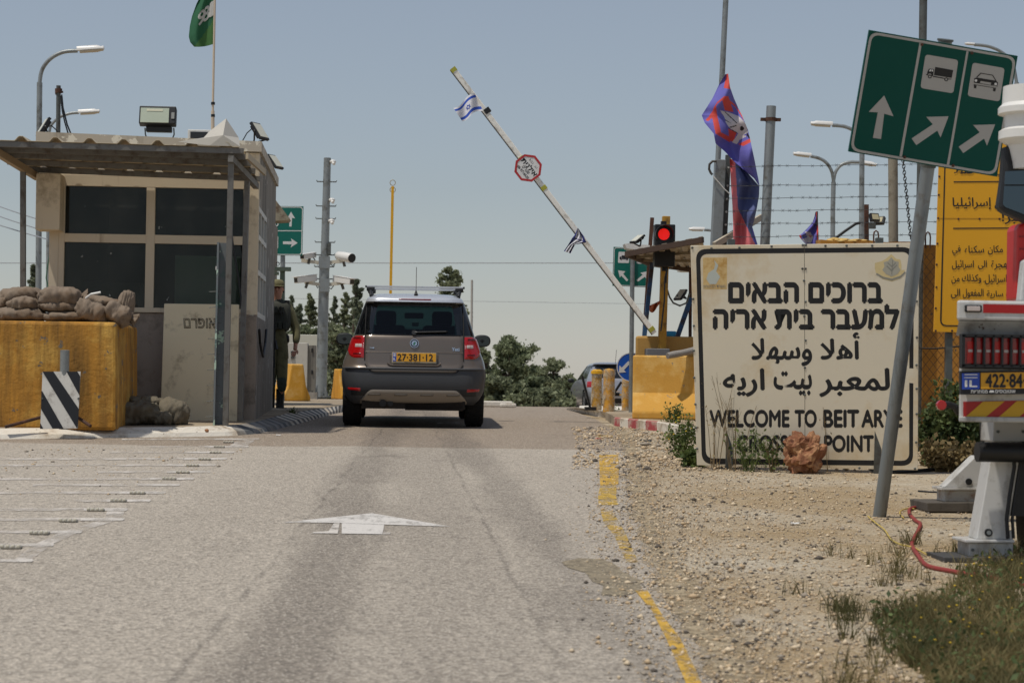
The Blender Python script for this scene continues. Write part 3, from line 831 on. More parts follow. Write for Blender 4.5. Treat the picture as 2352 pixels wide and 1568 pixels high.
# --- things on the booth roof
lampglass = M('floodlight reflector glass', '#b4bdaa', .25, 0, .08, 5)
ZR = zr + .05
def base_on_roof(px, Y): return Vector((xx(px, 310, Y), Y, zr))
Yl = 23.7; T = thing('floodlight', 'large square floodlight standing on the booth roof', 'floodlight', base_on_roof(362, Yl))
m = MB(); R = Matrix.Rotation(rad(-14), 3, 'X'); c = at(363, 268, Yl); s = Yl / F
m.box(c, (83 * s, .12, 43 * s), R); build(m, 'housing', blackp, T, bevel=.012)
m = MB(); m.box(c + R @ Vector((-6 * s, -.065, -2 * s)), (64 * s, .012, 35 * s), R); build(m, 'reflector', lampglass, T)
m = MB(); m.box(c + R @ Vector((-6 * s, -.072, 10 * s)), (36 * s, .008, 5 * s), R); build(m, 'bulb', M('lamp tube', '#d2d0b8', .3), T)
m = MB(); m.box(c + R @ Vector((35 * s, -.066, -2 * s)), (7 * s, .008, 15 * s), R); build(m, 'type_plate', M('grey plate', '#8a8c88', .5), T)
m = MB(); m.pbox(335, 290, 394, 303, Yl, .1); build(m, 'ballast_box', blackp, T, bevel=.01)
for a, b in ((333, 340), (399, 393)):
    m = MB(); m.tube([at(a, 294, Yl), at(a + 1, 309, Yl), Vector((xx(b, 318, Yl), Yl, zr + .01))], .009, 6); build(m, 'bracket', galvd, T)
T = thing('air_conditioner', 'white air conditioner unit behind the canopy sheet on the booth roof', 'air conditioner', base_on_roof(460, 24.2))
m = MB(); m.pbox(431, 298, 492, 330, 24.2, .3); build(m, 'case', white, T, bevel=.008)
m = MB(); m.pbox(437, 303, 477, 330, 24.19, .008); build(m, 'grille', M('dark grille', '#23282c', .6), T)
def led(name_lab, px, py, tilt, yaw, Y, basept, s_=1.0, cable=None):
    T = thing('led_floodlight', name_lab, 'floodlight', basept, 'small black led floodlights')
    R = Matrix.Rotation(yaw, 3, 'Z') @ Matrix.Rotation(tilt, 3, 'X'); c = at(px, py, Y)
    m = MB(); m.box(c, (.20 * s_, .035 * s_, .24 * s_), R)
    for k in range(5): m.box(c + R @ Vector(((k - 2) * .036 * s_, .028 * s_, 0)), (.008, .03 * s_, .18 * s_), R)
    build(m, 'housing', black, T, bevel=.006)
    m = MB(); m.box(c + R @ Vector((0, -.02 * s_, 0)), (.165 * s_, .006, .2 * s_), R); build(m, 'diffuser', M('led diffuser', '#c9c8b8', .4), T)
    m = MB()
    for q in (-1, 1): m.tube([c + R @ Vector((q * .11 * s_, 0, 0)), Vector((c.x + q * .06 * s_, Y, basept[2] + .04)), basept], .010, 6)
    build(m, 'bracket', blackp, T)
    if cable:
        m = MB(); m.tube([at(*p, Y) for p in cable], .007, 6); build(m, 'cable', black, T)
    return T
led('black led floodlight tilted back at the left end of the booth roof', 100, 292, rad(-30), rad(-70), 23.6, base_on_roof(104, 23.6), 1.0, [Z1(390, 1060), Z1(430, 1050), Z1(470, 1085), Z1(500, 1130)])
led('black led floodlight on the front right corner of the booth roof', 596, 302, rad(-35), rad(62), 23.55, Vector((side_x(23.55) - .08, 23.55, zr)), 1.0, [Z1(2020, 1180), Z1(2060, 1110), Z1(2100, 1075), Z1(2140, 1068)])
led('black led floodlight farther back on the right edge of the booth roof', 632, 372, rad(-38), rad(62), 26.2, Vector((side_x(26.2) - .06, 26.2, zr)), .95)
# flag pole and green flag
T = thing('flagpole', 'thin cream flagpole on the booth roof carrying the green flag', 'flagpole', base_on_roof(489, 23.75))
m = MB(); m.tube([base_on_roof(489, 23.75), at(488.7, 255, 23.75)], .021, 8); m.tube([at(488.7, 256, 23.75), at(494.5, -60, 23.75)], .014, 8); build(m, 'pole', M('cream pole', '#c9b8a2', .5), T)
for y in (238, 266):
    m = MB(); m.cyl(at(489.2, y - 3, 23.75), at(489.2, y + 3, 23.75), .024, n=8); build(m, 'tape', black, T)
gl_ = [(455, -60), (456, 0), (451, 10), (441, 38), (436, 60), (433.5, 85), (437, 98), (446, 108)]
def flag_pt(u, v):      # u 0 left .. 1 at the pole
    k = v * (len(gl_) - 1); i = min(len(gl_) - 2, int(k)); f = k - i
    lx = gl_[i][0] * (1 - f) + gl_[i + 1][0] * f; ly = gl_[i][1] * (1 - f) + gl_[i + 1][1] * f
    rx = 494.2; ry = -60 + v * 160
    return at(lx + (rx - lx) * u, ly + (ry - ly) * u + 3 * math.sin(u * 3.1) * v, 23.73 + .05 * math.sin(u * 9 + v * 3) * (1 - u) + .02)
m = MB(); m.grid(flag_pt, 24, 40, mf=lambda u, v: 1 if v > .62 + .5 * (1 - u) * .75 and v > .6 else 0)
flag = solo(m, 'flag', [M('green flag cloth', '#1f5a3a', .8, 0, .12, 4), M('yellow green flag cloth', '#3f6a33', .8, 0, .1, 4)], 'ragged green flag with white number hanging from the thin pole above the booth', 'flag', smooth=True)
m = MB()
for s_, u0, u1, dv in (('9', .30, .60, .02), ('3', .55, .76, .0), ('1', .80, .97, -.02)):
    def fn(u, v, o):
        U = u0 + (u1 - u0) * u; V = .60 + dv - .20 * v
        return flag_pt(U, V) + Vector((0, -.008 - o, 0)) - Vector(flag.location)
    lettering(m, s_, fn, .025)
build(m, 'number', M('white flag print', '#b9b8b2', .8), flag)

# --- panel with scratched writing, steel post, block, bags
T = thing('blast_panel', 'cream steel panel with scratched Hebrew word leaning on the booth wall', 'panel', gp(455, 966, PZ))
Yp = gp(455, 966, PZ).y; pl = Plane(at(455, 830, Yp), (0, -1, .03))
m = MB(); m.prism([pl.p(*q) for q in ((377, 697), (548, 699), (543, 968), (368, 967))], (0, .10, 0)); build(m, 'plate', M('cream panel paint', '#e3d5b4', .7, 0, .05, 3, stain=('#a5967a', .25, 3), streak=('#9d8d72', .15, 6)), T, bevel=.008)
m = MB(); px_text(m, pl, hebrew('אופרם'), None, .004, outline=.022, corners=[Z2(1530, 1185), Z2(1800, 1185), Z2(1800, 1270), Z2(1535, 1268)]); build(m, 'scratched_word', M('pencil black', '#453d33', .9), T)
T = thing('steel_post', 'grey steel post with flaking green paint in front of the cream panel', 'post', gp(492, 976, PZ))
Y = gp(492, 976, PZ).y
m = MB(); a = at(492, 978, Y); b = at(502, 557, Y); m.bar(a, b, .125, .02); m.bar(a + Vector((.06, .05, 0)), b + Vector((.06, .05, 0)), .012, .1)
build(m, 'beam', M('flaking green steel', '#73787a', .75, .1, .12, 8, stain=('#3f7066', .30, 2.6), chip=('#b9cfbb', .42, 3.6)), T)
for i in range(9):
    m = MB(); k = .05 + i * .085; p = a.lerp(b, k); m.tube([p + Vector((-.09, -.016, 0)), p + Vector((-.02, -.02, .004)), p + Vector((.05, -.016, 0))], .004, 5)
    build(m, 'wire_tie', galvd, T)
m = MB(); m.box(a.lerp(b, .86) + Vector((-.01, -.014, 0)), (.03, .006, .04)); build(m, 'tag_plate', whitep, T)
# yellow concrete block
yellow = M('yellow painted concrete', '#b47f2c', .85, 0, .18, 5, bump=1.0, bsc=20, streak=('#6e4f1f', .75, 7), stain=('#cfa24c', .40, 2.0), chip=('#6d6355', .20, 6))
Yk = gp(100, 982, PZ).y; kx0 = xx(-120, 850, Yk); kx1 = xx(262, 980, Yk); kz1 = zz(100, 737, Yk)
T_y2 = Yk + 1.75
m = MB(); zk = g(Yk) + PZ - .02
m.add([(kx0, Yk, zk), (kx1 + .02, Yk, zk), (kx1 + .02, T_y2, zk + .03), (kx0, T_y2, zk + .03), (kx0, Yk + .03, kz1), (kx1, Yk + .03, kz1), (kx1, T_y2, kz1), (kx0, T_y2, kz1)], [(0, 1, 2, 3), (4, 5, 6, 7), (0, 1, 5, 4), (1, 2, 6, 5), (2, 3, 7, 6), (3, 0, 4, 7)])
block = solo(m, 'concrete_block', yellow, 'big yellow concrete block under the pile of sandbags', 'concrete block', bevel=.035)
# sandbags: pillow shapes with a gathered neck and a seam
bagm = M('brown sandbag cloth', '#807161', .95, 0, .12, 6, bump=.4, bsc=120, stain=('#6c5946', .35, 3))
bagd = M('grey green sandbag cloth', '#6f6757', .95, 0, .12, 6, bump=.4, bsc=120, stain=('#554d40', .35, 3))
def bag(cx, cy, w_, h_, Y, dp, rot, label, group, mat=bagm, seed=0, neck=1, crumple=.12, bend=0):
    crumple = max(crumple, .16); s = Y / F; c = at(cx, cy, Y)
    W, H = w_ * s / 2 * 1.04, h_ * s / 2 * 1.10
    T = thing('sandbag', label, 'sandbag', c - Vector((0, 0, H)), group)
    R = Matrix.Rotation(-rot, 3, 'Y'); m = MB()
    def fn(u, v):
        a = u * 2 * math.pi; x = (v - .5) * 2
        e = max(0, 1 - abs(x) ** 4.2) ** .5
        if neck and x * neck > .80: e = max(e, .22)
        cy_, sy = math.cos(a), math.sin(a)
        sg = lambda q: math.copysign(abs(q) ** .82, q)
        p = Vector((x * W, sg(cy_) * dp * e, sg(sy) * H * e))
        n = mn.fractal(Vector((x * 2.1 + seed * 7, p.y * 6, p.z * 8 + seed)), .7, 2, 5) + .5 * abs(mn.noise(Vector((x * 5 + seed * 3, a * 1.5, seed)))) 
        wr = .10 * math.sin(x * 16 + seed + a) * max(0, abs(x) - .35)
        p *= 1 + crumple * n; p.z += H * wr - bend * H * x * x
        return c + R @ p
    m.grid(fn, 34, 34, cu=True); build(m, 'sack', mat, T, smooth=True, sharp=180)
    if neck:
        e_ = fn(.25, .5 + neck * .5); d_ = R @ Vector((neck, 0, 0)); m = MB()
        m.grid(lambda u, v: e_ + d_ * (v * .075 - .03) + R @ Vector((0, math.cos(u * math.tau), math.sin(u * math.tau))) * ((.022 + .045 * v) * (1 + .35 * math.sin(u * math.tau * 5 + seed))), 24, 4, cu=True); build(m, 'tied_end', mat, T, smooth=True, sharp=180)
    m = MB(); pts = []
    for i in range(15):
        v = .06 + .86 * i / 14; q = fn(.04 + .5 * 0, v); pts.append(fn(-.18 + .03 * math.sin(i + seed), v) + Vector((0, -.004, 0)))
    m.tube(pts, .009, 5); build(m, 'seam', M('dark seam %d' % seed, '#4b3d30', .95), T, smooth=True)
    return T
GB = 'sandbags piled on the yellow block'
Y1 = Yk + .32
bag(44, 723, 112, 30, Y1, .2, .0, 'plump bottom sandbag at the left end of the pile on the yellow block', GB, seed=1, neck=0)
bag(160, 727, 120, 22, Y1 + .03, .2, .03, 'flat bottom sandbag in the middle of the pile, right of the plump one', GB, seed=2, neck=1)
bag(214, 716, 78, 44, Y1 - .02, .2, -.35, 'puffy tilted sandbag with open corner, third along the bottom row', GB, seed=3, neck=-1)
bag(273, 722, 62, 44, Y1 - .03, .18, -.45, 'sloping sandbag at the right front corner of the block', GB, seed=4, neck=1)
bag(138, 704, 100, 24, Y1 + .06, .2, -.02, 'thin sandbag squeezed between the flat bottom bag and the arched top bag', GB, seed=5, neck=-1)
bag(140, 682, 96, 42, Y1 + .05, .2, .06, 'arched top sandbag with a tied neck, highest in the middle of the pile', GB, seed=6, neck=1, bend=.25)
bag(55, 698, 70, 30, Y1 + .02, .2, .05, 'small sandbag with tucked ends resting on the plump bottom bag', GB, seed=7, neck=1, bend=.35)
bag(48, 680, 105, 36, Y1 + .22, .2, .08, 'long sandbag lying over the back at the top left of the pile', GB, seed=8, neck=-1, bend=.3)
bag(8, 700, 60, 26, Y1 + .2, .2, .5, 'sandbag hanging down at the extreme left of the pile', GB, seed=9, neck=0)
bag(242, 697, 104, 26, Y1 + .12, .2, -.16, 'slim sandbag bridging the tilted bag and the curved right bag', GB, seed=10, neck=-1)
bag(288, 706, 34, 70, Y1 + .1, .17, -.2, 'curved sandbag standing on end at the right of the pile', GB, seed=11, neck=0)
GF = 'sandbags fallen on the pavement'
Yg = gp(320, 975, PZ).y
bag(312, 950, 116, 46, Yg, .2, .08, 'torn crumpled empty sandbag on the pavement against the yellow block', GF, bagd, 12, -1, .3)
bag(335, 928, 70, 34, Yg + .25, .15, -.1, 'rumpled sandbag lying behind the torn one against the booth wall', GF, bagd, 13, 1, .3)
bag(398, 947, 70, 54, Yg + .15, .2, -.3, 'full rounded dark sandbag on the pavement in front of the cream panel', GF, bagd, 14, 0, .08)
bag(374, 960, 44, 30, Yg + .0, .13, 0, 'small plump sandbag wedged between the torn bag and the rounded one', GF, bagd, 15, 0, .06)
m = MB(); m.tube([at(*Z2(715, 1020), Y1 - .1), at(*Z2(760, 985), Y1 - .12), at(*Z2(840, 970), Y1 - .12)], .012, 6)
solo(m, 'cord', white, 'short white cord sticking up from the sandbag neck', 'cord')
# stones on the pavement
stone_m = M('rusty limestone', '#a5714a', .95, 0, .25, 16, bump=.9, bsc=24, stain=('#c9a183', .4, 9))
for i, (x, y, r, lb) in enumerate(((410, 968, 14, 'fist sized rust coloured stone lying in front of the rounded dark sandbag'), (394, 972, 8, 'small flat orange stone left of the fist sized one on the pavement'), (475, 991, 5, 'tiny brown stone lying on the white kerb'))):
    p = gp(x, y, PZ); s = p.y / F
    m = MB(); m.blob(p + Vector((0, 0, r * s * .5)), (r * s, r * s * .8, r * s * .75), 16, 10, .35, i + 20); solo(m, 'stone', stone_m, lb, 'stone', 'loose stones')
# striped hazard board
Yh = Yk - .30; pl = Plane(at(140, 920, Yh), (.05, -1, .12))
T = thing('hazard_board', 'black and white diagonally striped board on a short grey pipe by the kerb', 'marker board', at(140, 986, Yh))
q4 = [Z3(355, 762), Z3(672, 762), Z3(648, 1236), Z3(335, 1240)]
m = MB(); m.pp(pl, q4, .0, .012); build(m, 'board', M('dirty white board', '#cfccc3', .6, 0, .04, 5, stain=('#9b948a', .3, 6)), T)
m = MB()
for s4 in ([(355, 762), (445, 762), (658, 1075), (650, 1200), (643, 1236)], [(345, 925), (352, 905 + 20), (530, 1238), (440, 1238), (342, 1072)], [(555, 762), (645, 762), (668, 800), (663, 960)], [(335, 1190), (360, 1238), (334, 1238)]):
    m.pp(pl, [Z3(*p) for p in s4], .005, .004)
build(m, 'stripes', letter, T)
for x, y in ((352, 985), (655, 988)):
    m = MB(); m.cyl(pl.p(*Z3(x, y), .004), pl.p(*Z3(x, y), .012), .012, n=8); build(m, 'bolt', galvd, T)
m = MB(); m.cyl(at(146, 985, Yh + .12), at(149, 804, Yh + .06), .048, n=16); build(m, 'pipe', galv, T, smooth=True)
m = MB(); m.tube([at(12, 980, Yh - .1), at(97, 957, Yh + .1)], .017, 8); build(m, 'rebar', rust, T)
m = MB(); m.tube([at(178, 958, Yh + .1), at(208, 978, Yh - .05)], .017, 8); build(m, 'rebar', rust, T)
# cables and hooks on the booth
m = MB(); Yc = 22.74
m.tube([at(*Z2(x, y), Yc) for x, y in ((1935, 500), (1950, 620), (1990, 860), (2010, 1010), (2005, 1080))], .010, 6); solo(m, 'cable', black, 'black cable hanging down behind the canopy post', 'cable')
m = MB(); m.tube([Vector((side_x(Y_) + .03, Y_, zz(*Z2(x, y), Y_))) for x, y, Y_ in ((2050, 1280, 23.5), (2080, 1390, 23.7), (2110, 1450, 24.0), (2155, 1505, 24.4), (2190, 1400, 24.8), (2165, 1280, 25.0))], .016, 8)
solo(m, 'cable', black, 'loop of thick black cable against the booth side wall', 'cable')
m = MB(); m.tube([at(*Z2(x, y), 23.45) for x, y in ((415, 640), (395, 760), (385, 850), (398, 910), (405, 960))], .008, 6); solo(m, 'cable', M('green cable', '#3f6b56', .6), 'green cable along the left edge of the booth', 'cable')
# ================================================================== behind the booth, left
def lamp(name_label, pole, arm, head, Y, r=.055, group='street lamps', tilt=0):
    """pole/arm in picture positions; head = (x0, y0, x1, y1) thin end first"""
    b = at(*pole[0], Y); b.z = g(Y) - .05
    T = thing('street_lamp', name_label, 'street lamp', b, group)
    m = MB(); m.tube([b] + [at(*p, Y) for p in pole[1:]], [r * 1.15] + [r] * (len(pole) - 1), 12); build(m, 'pole', galv, T, smooth=True)
    arms = arm if isinstance(arm[0], list) else [arm]; heads = head if isinstance(head[0], tuple) else [head]
    for ar, hd in zip(arms, heads):
        m = MB(); P = [at(*p, Y) for p in ar]; Q_ = []
        for i in range(len(P) - 1):      # smooth the arc
            p0, p1, p2, p3 = P[max(0, i - 1)], P[i], P[i + 1], P[min(len(P) - 1, i + 2)]
            for k in range(5):
                t_ = k / 5; Q_.append(.5 * ((2 * p1) + (p2 - p0) * t_ + (2 * p0 - 5 * p1 + 4 * p2 - p3) * t_ ** 2 + (3 * p1 - p0 - 3 * p2 + p3) * t_ ** 3))
        Q_.append(P[-1]); m.tube(Q_, r * .72, 10); build(m, 'arm', galv, T, smooth=True)
        x0, y0, x1, y1 = hd; a = at(x0, y0, Y); e = at(x1, y1, Y); L = (e - a).length; ax = (e - a).normalized(); up = Vector((0, 0, 1)); up = (up - ax * up.dot(ax)).normalized(); si = ax.cross(up)
        def hb(zlo, zhi, s0, s1):
            m = MB(); rows = []
            for i in range(9):
                k = i / 8; wd = L * .16 * (.45 + .55 * min(1, math.sin(min(1, k * 1.25 + .12) * 1.57))) * (1 if k < .9 else .72); hz = 1 if k < .85 else .7
                for q in range(13):
                    an = math.pi * q / 12
                    m.v.append(tuple(a + ax * (L * (s0 + (s1 - s0) * k)) + si * (math.cos(an) * wd) + up * ((zlo + (zhi - zlo) * math.sin(an)) * L * hz)))
            for i in range(8):
                for q in range(12): A0 = i * 13 + q; m.f.append((A0, A0 + 1, A0 + 14, A0 + 13)); m.m.append(0)
                m.f.append((i * 13, (i + 1) * 13, (i + 1) * 13 + 12, i * 13 + 12)); m.m.append(0)
            m.f.append(tuple(range(13))); m.f.append(tuple(8 * 13 + q for q in range(13))); m.m += [0, 0]
            return m
        hm = build(hb(.0, .17, 0, 1), 'lamp_head', whitep, T, smooth=True)
        build(hb(-.012, -.10, .10, .97), 'lens', M('lamp lens', '#b9b2a2', .35), hm, smooth=True).data.transform(Matrix.Translation(-Vector(T['_o'])))
    return T
lamp('tall curved street lamp at the far left behind the guard booth', [(88, 900), (90, 300), (91, 190)], [(91, 190), (97, 160), (116, 135), (145, 120), (178, 117)], (177, 117, 239, 113), 40, .055)
lamp('lower curved street lamp behind the cracked pole on the left', [(110, 900), (112, 330), (113, 305)], [(113, 305), (118, 287), (136, 270), (160, 261), (181, 259)], (180, 260, 229, 257), 50, .05)
T = thing('utility_pole', 'grey pipe pole with clamp and hanging cables behind the booth', 'pole', Vector((xx(133, 700, 34), 34, g(34))))
m = MB(); m.tube([Vector((xx(133, 700, 34), 34, g(34))), at(134.5, 197, 34)], .038, 12); build(m, 'pole', galvd, T, smooth=True)
m = MB(); m.cyl(at(134.5, 204, 34), at(134.5, 214, 34), .06, n=10); m.cyl(at(127, 216, 34), at(145, 211, 34), .018, n=8); build(m, 'clamp', rust, T)
for k, pts in enumerate(([(514, 790), (525, 900), (560, 1040), (600, 1140)], [(505, 800), (520, 930), (540, 1020), (575, 1140)])):
    m = MB(); m.tube([at(*Z1(*p), 33.9 - .05 * k) for p in pts], .014, 5); build(m, 'cable', black, T)
# green direction sign behind the booth
Z4s = lambda x, y: (588 + .3869 * x, 404.3 + .3869 * y)
Z7 = lambda x, y: (1240.3 + .34 * x, 477.8 + .34 * y)
def quad_uv(c):
    c = [Vector(p) for p in c]
    return lambda u, v: tuple((c[0] * (1 - u) + c[1] * u) * (1 - v) + (c[3] * (1 - u) + c[2] * u) * v)
def green_sign(T, pl, corners, border, dividers, arrows, cards, zf, off=.006, bw=.02, mat=None, wmat=None):
    wmat = wmat or signwhite
    m = MB(); m.pp(pl, corners, 0, .02); build(m, 'panel', mat or signgreen, T)
    q = quad_uv(corners)
    m = MB(); W_ = abs(corners[1][0] - corners[0][0]); Hh = abs(corners[3][1] - corners[0][1])
    i0, i1 = border
    def inset(k): return [q(k / W_, k / Hh), q(1 - k / W_, k / Hh), q(1 - k / W_, 1 - k / Hh), q(k / W_, 1 - k / Hh)]
    frame_strip(m, pl, rrect(inset(i0), i1 * 2.6), rrect(inset(i1), i1 * 2.2), .0014, .003)
    for a, b in dividers: m.pp(pl, [zf(*p) for p in (a[0], a[1], b[1], b[0])], .0018, .003)
    build(m, 'border', wmat, T)
    for ar in arrows:
        m = MB(); m.pp(pl, [zf(*p) for p in ar], .0014, .003); build(m, 'arrow', wmat, T)
    for cdn, icon in cards:
        m = MB(); m.pp(pl, rrect([zf(*p) for p in cdn], abs(zf(*cdn[1])[0] - zf(*cdn[0])[0]) * .10), .0018, .003); c_ = build(m, 'pictogram_card', wmat, T)
        mm_ = MB(); icon(mm_, pl)
        if mm_.v: build(mm_, 'pictogram', letter, T)
Ys = 33; pl = Plane(at(660, 530, Ys), (.0, -1, 0))
b = Vector((xx(650, 800, Ys), Ys + .06, g(Ys))); T = thing('direction_sign', 'green direction sign with up and right arrows half hidden behind the booth', 'road sign', b)
cor = [Z4s(20, 178), Z4s(282, 180), Z4s(275, 472), Z4s(20, 470)]
def ic1(m, pl): px_text(m, pl, '?', (Z4s(108, 362) + Z4s(122, 420)), .009, .03)
green_sign(T, pl, cor, (1.2, 3.0), [(((20, 322), (20, 327)), ((272, 323), (272, 328)))], [[(208, 212), (232, 252), (214, 248), (211, 300), (197, 300), (200, 248), (186, 250)], [(247, 397), (207, 370), (213, 388), (160, 388), (160, 404), (212, 406), (206, 424)]], [([(60, 357), (132, 357), (131, 430), (60, 430)], ic1)], Z4s)
m = MB(); px_text(m, pl, 'b', Z4s(112, 262) + Z4s(133, 298), .005, .02); build(m, 'lettering', signwhite, T)
m = MB(); m.tube([b, at(650, 480, Ys + .06)], .04, 10); build(m, 'post', galv, T, smooth=True)
# small rusty eave of a shed behind the booth and a pale gantry post
T = thing('shed', 'tin roofed shed showing its rusty eave behind the booth corner', 'shed', Vector((xx(610, 900, 29.5), 29.5, g(29.5))))
m = MB(); m.prism([at(*Z4s(*p), 29.3) for p in ((60, 120), (115, 140), (198, 250), (185, 262), (60, 268))], (0, .5, 0)); build(m, 'roof', M('rusty tin eave', '#a39880', .7, 0, .15, 6, stain=('#6e5a45', .45, 8)), T)
m = MB(); m.mm((xx(560, 900, 29.5), 29.5, g(29.5)), (xx(618, 900, 29.5), 31, at(600, 505, 29.5).z)); build(m, 'wall', sidew, T)
T = thing('gantry', 'pale green post and crossbar standing behind the soldier', 'post', Vector((xx(650, 900, 30), 30, g(30))))
m = MB(); m.pbox(640, 623, 651, 1000, 30, .07); build(m, 'post', M('pale green steel', '#7f8f7c', .6, 0, .15, 6), T)
m = MB(); m.pbox(620, 613, 668, 622, 29.95, .12); m.pbox(625, 624, 640, 631, 29.95, .1); build(m, 'crossbar', M('pale green bar', '#9aa892', .6, 0, .15, 6), T)
m = MB(); c = at(638, 606, 30); m.tube([c + Vector((math.cos(a) * .025, 0, math.sin(a) * .025)) for a in [i * .628 for i in range(11)]], .006, 5); build(m, 'ring', galvd, T)
# camera pole
YP = 42
b = at(737, 912, YP); top = at(752, 363, YP)
T = thing('camera_pole', 'tall grey steel camera pole with step spikes left of the brown car', 'camera pole', b)
sP = YP / F
mid = b.lerp(top, .55)
m = MB(); m.tube([b - Vector((0, 0, .2)), mid], [.118, .106], 18); m.tube([mid, top], [.088, .075], 18); build(m, 'pole', galv, T, smooth=True)
m = MB(); m.cyl(b, b + Vector((0, 0, .03)), .22, n=16)
for i in range(4):
    a = .8 + i * 1.57; d_ = Vector((math.cos(a), math.sin(a), 0)); m.prism([b + d_ * .10 + Vector((0, 0, .03)), b + d_ * .2 + Vector((0, 0, .03)), b + d_ * .1 + Vector((0, 0, .3))], d_.cross(Vector((0, 0, 1))) * .015)
build(m, 'base_plate', galv, T)
for i, y in enumerate((384, 418, 440, 474, 503, 557, 586, 613, 641)):
    c = at(745, y, YP); k = (912 - y) / 549; c = b.lerp(top, k)
    if y in (418, 474, 503, 557, 586, 613, 641):
        m = MB(); m.tube([c + Vector((-.21, -.03, .03)), c + Vector((-.2, -.03, 0)), c + Vector((.2, -.03, 0)), c + Vector((.21, -.03, .03))], .012, 6); build(m, 'step_spike', galvd, T)
for y in (372, 460, 508):
    c = b.lerp(top, (912 - y) / 549) + Vector((.12, -.05, 0)); m = MB(); m.blob(c, (.07, .06, .045), 12, 8, .02, 1); m.cyl(c + Vector((.0, -.05, -.03)), c + Vector((.03, -.11, -.06)), .03, n=8); build(m, 'small_camera', whitep, T, smooth=True)
m = MB(); m.pbox(752, 558, 760, 584, YP - .1, .1); build(m, 'junction_box', galvd, T)
for a in ((745, 605, 692, 598), (745, 605, 790, 598), (745, 655, 700, 648), (745, 655, 796, 648)):
    m = MB(); m.bar(at(a[0], a[1], YP - .05), at(a[2], a[3], YP - .1), .05, .07); build(m, 'bracket', M('cream bracket', '#c3bdac', .6), T)
for q in ((732, 588, 758, 616), (734, 640, 757, 670)):
    m = MB(); m.pbox(*q, YP - .13, .04); build(m, 'bracket_plate', galv, T)
def cctv(lab, px, py, dx, Lw, yaw, r, round_=False):
    c = at(px, py, YP - .15); T = thing('security_camera', lab, 'security camera', c, 'cameras on the grey pole')
    R = Matrix.Rotation(yaw, 3, 'Z') @ Matrix.Rotation(rad(8), 3, 'X')
    if round_:
        m = MB(); m.lathe([(0, .26), (r * .8, .25), (r, .2), (r, -.22), (r * .9, -.24), (0, -.24)], c, R @ Vector((0, 1, 0)), 18); build(m, 'housing', whitep, T, smooth=True)
        m = MB(); ax = R @ Vector((0, -1, 0)); m.cyl(c + ax * .242, c + ax * .26, r * .94, n=20); build(m, 'lens', black, T)
    else:
        m = MB(); m.box(c, (r * 1.7, .5, r * 1.5), R); build(m, 'housing', whitep, T, bevel=.012)
        m = MB(); m.box(c + R @ Vector((0, -.02, r * .85)), (r * 1.9, .56, .016), R); build(m, 'sun_shield', whitep, T, bevel=.006)
        m = MB(); m.box(c + R @ Vector((0, -.252, 0)), (r * 1.35, .012, r * 1.1), R); build(m, 'lens', glossy_black, T)
    m = MB(); m.cyl(c + R @ Vector((0, .05, -r * .7)), c + Vector((0, .05, -r - .1)), .03, n=8); build(m, 'mount', galvd, T)
    m = MB(); e = b.lerp(top, (912 - py - 10) / 549) + Vector((0, -.1, 0)); a0 = c + R @ Vector((0, .2, -r * .6)); m.tube([a0, a0.lerp(e, .4) + Vector((0, 0, -.13)), a0.lerp(e, .8) + Vector((0, 0, -.05)), e], .012, 6); build(m, 'cable', black, T)
glossy_black = M('lens glass', '#15181c', .08, 0, .1)
cctv('round fronted white camera on the upper right arm of the grey pole', 792, 590, 1, .4, rad(38), .10, True)
cctv('white camera with dark bracket on the upper left arm of the grey pole', 708, 588, -1, .3, rad(-28), .065, False)
cctv('boxy white camera on the lower left arm of the grey pole', 702, 641, -1, .5, rad(-52), .085)
cctv('boxy white camera on the lower right arm of the grey pole', 789, 644, 1, .5, rad(48), .085)
# yellow jersey barriers and cabinets by the pole
ybar = M('yellow barrier concrete', '#d29a35', .85, 0, .1, 4, bump=.4, bsc=40, streak=('#a8762a', .35, 8), stain=('#e0b86e', .3, 2))
def jersey(p0, p1, h, name_label, group, wt_=.22, wb=.6, mat=ybar):
    """jersey barrier from p0 to p1 on the ground"""
    p0, p1 = Vector(p0), Vector(p1); d_ = (p1 - p0); d_.z = 0; s_ = Vector((-d_.y, d_.x, 0)).normalized()
    pr = [(-wb / 2, 0), (wb / 2, 0), (wb / 2, .09 * h / .8), (wt_ * .75, .33 * h / .8), (wt_ / 2, h), (-wt_ / 2, h), (-wt_ * .75, .33 * h / .8), (-wb / 2, .09 * h / .8)]
    m = MB(); n = len(pr)
    m.v = [tuple(p + s_ * a + Vector((0, 0, z))) for p in (p0, p1) for a, z in pr]
    m.f = [tuple(range(n)), tuple(range(2 * n - 1, n - 1, -1))] + [(i, (i + 1) % n, n + (i + 1) % n, n + i) for i in range(n)]; m.m = [0] * len(m.f)
    return solo(m, 'jersey_barrier', mat, name_label, 'concrete barrier', group, bevel=.02)
GJ = 'yellow jersey barriers'
def onp(px, py): return gp(px, py, PZ)
a = onp(682, 921); jersey(a, a + Vector((-.3, 1.6, .02)), zz(682, 836, a.y) - a.z, 'short yellow concrete barrier end-on beside the soldier', GJ, .2, .45)
a = at(772, 916, 44); jersey(a, a + Vector((1.1, .5, 0)), .66, 'yellow concrete barrier between the camera pole and the brown car', GJ, .3, .6)
a = at(728, 914, 43.5); jersey(a + Vector((-.4, .3, 0)), a + Vector((.1, .4, 0)), .68, 'sliver of yellow barrier between the grey cabinet and the camera pole', GJ, .25, .5)
cab_m = M('pale grey cabinet', '#bdb9ae', .6, 0, .05, 4, stain=('#98938a', .25, 3))
Yc = 38
T = thing('utility_cabinet', 'tall grey utility cabinet with dark hinged edge behind the soldier', 'cabinet', at(690, 915, Yc))
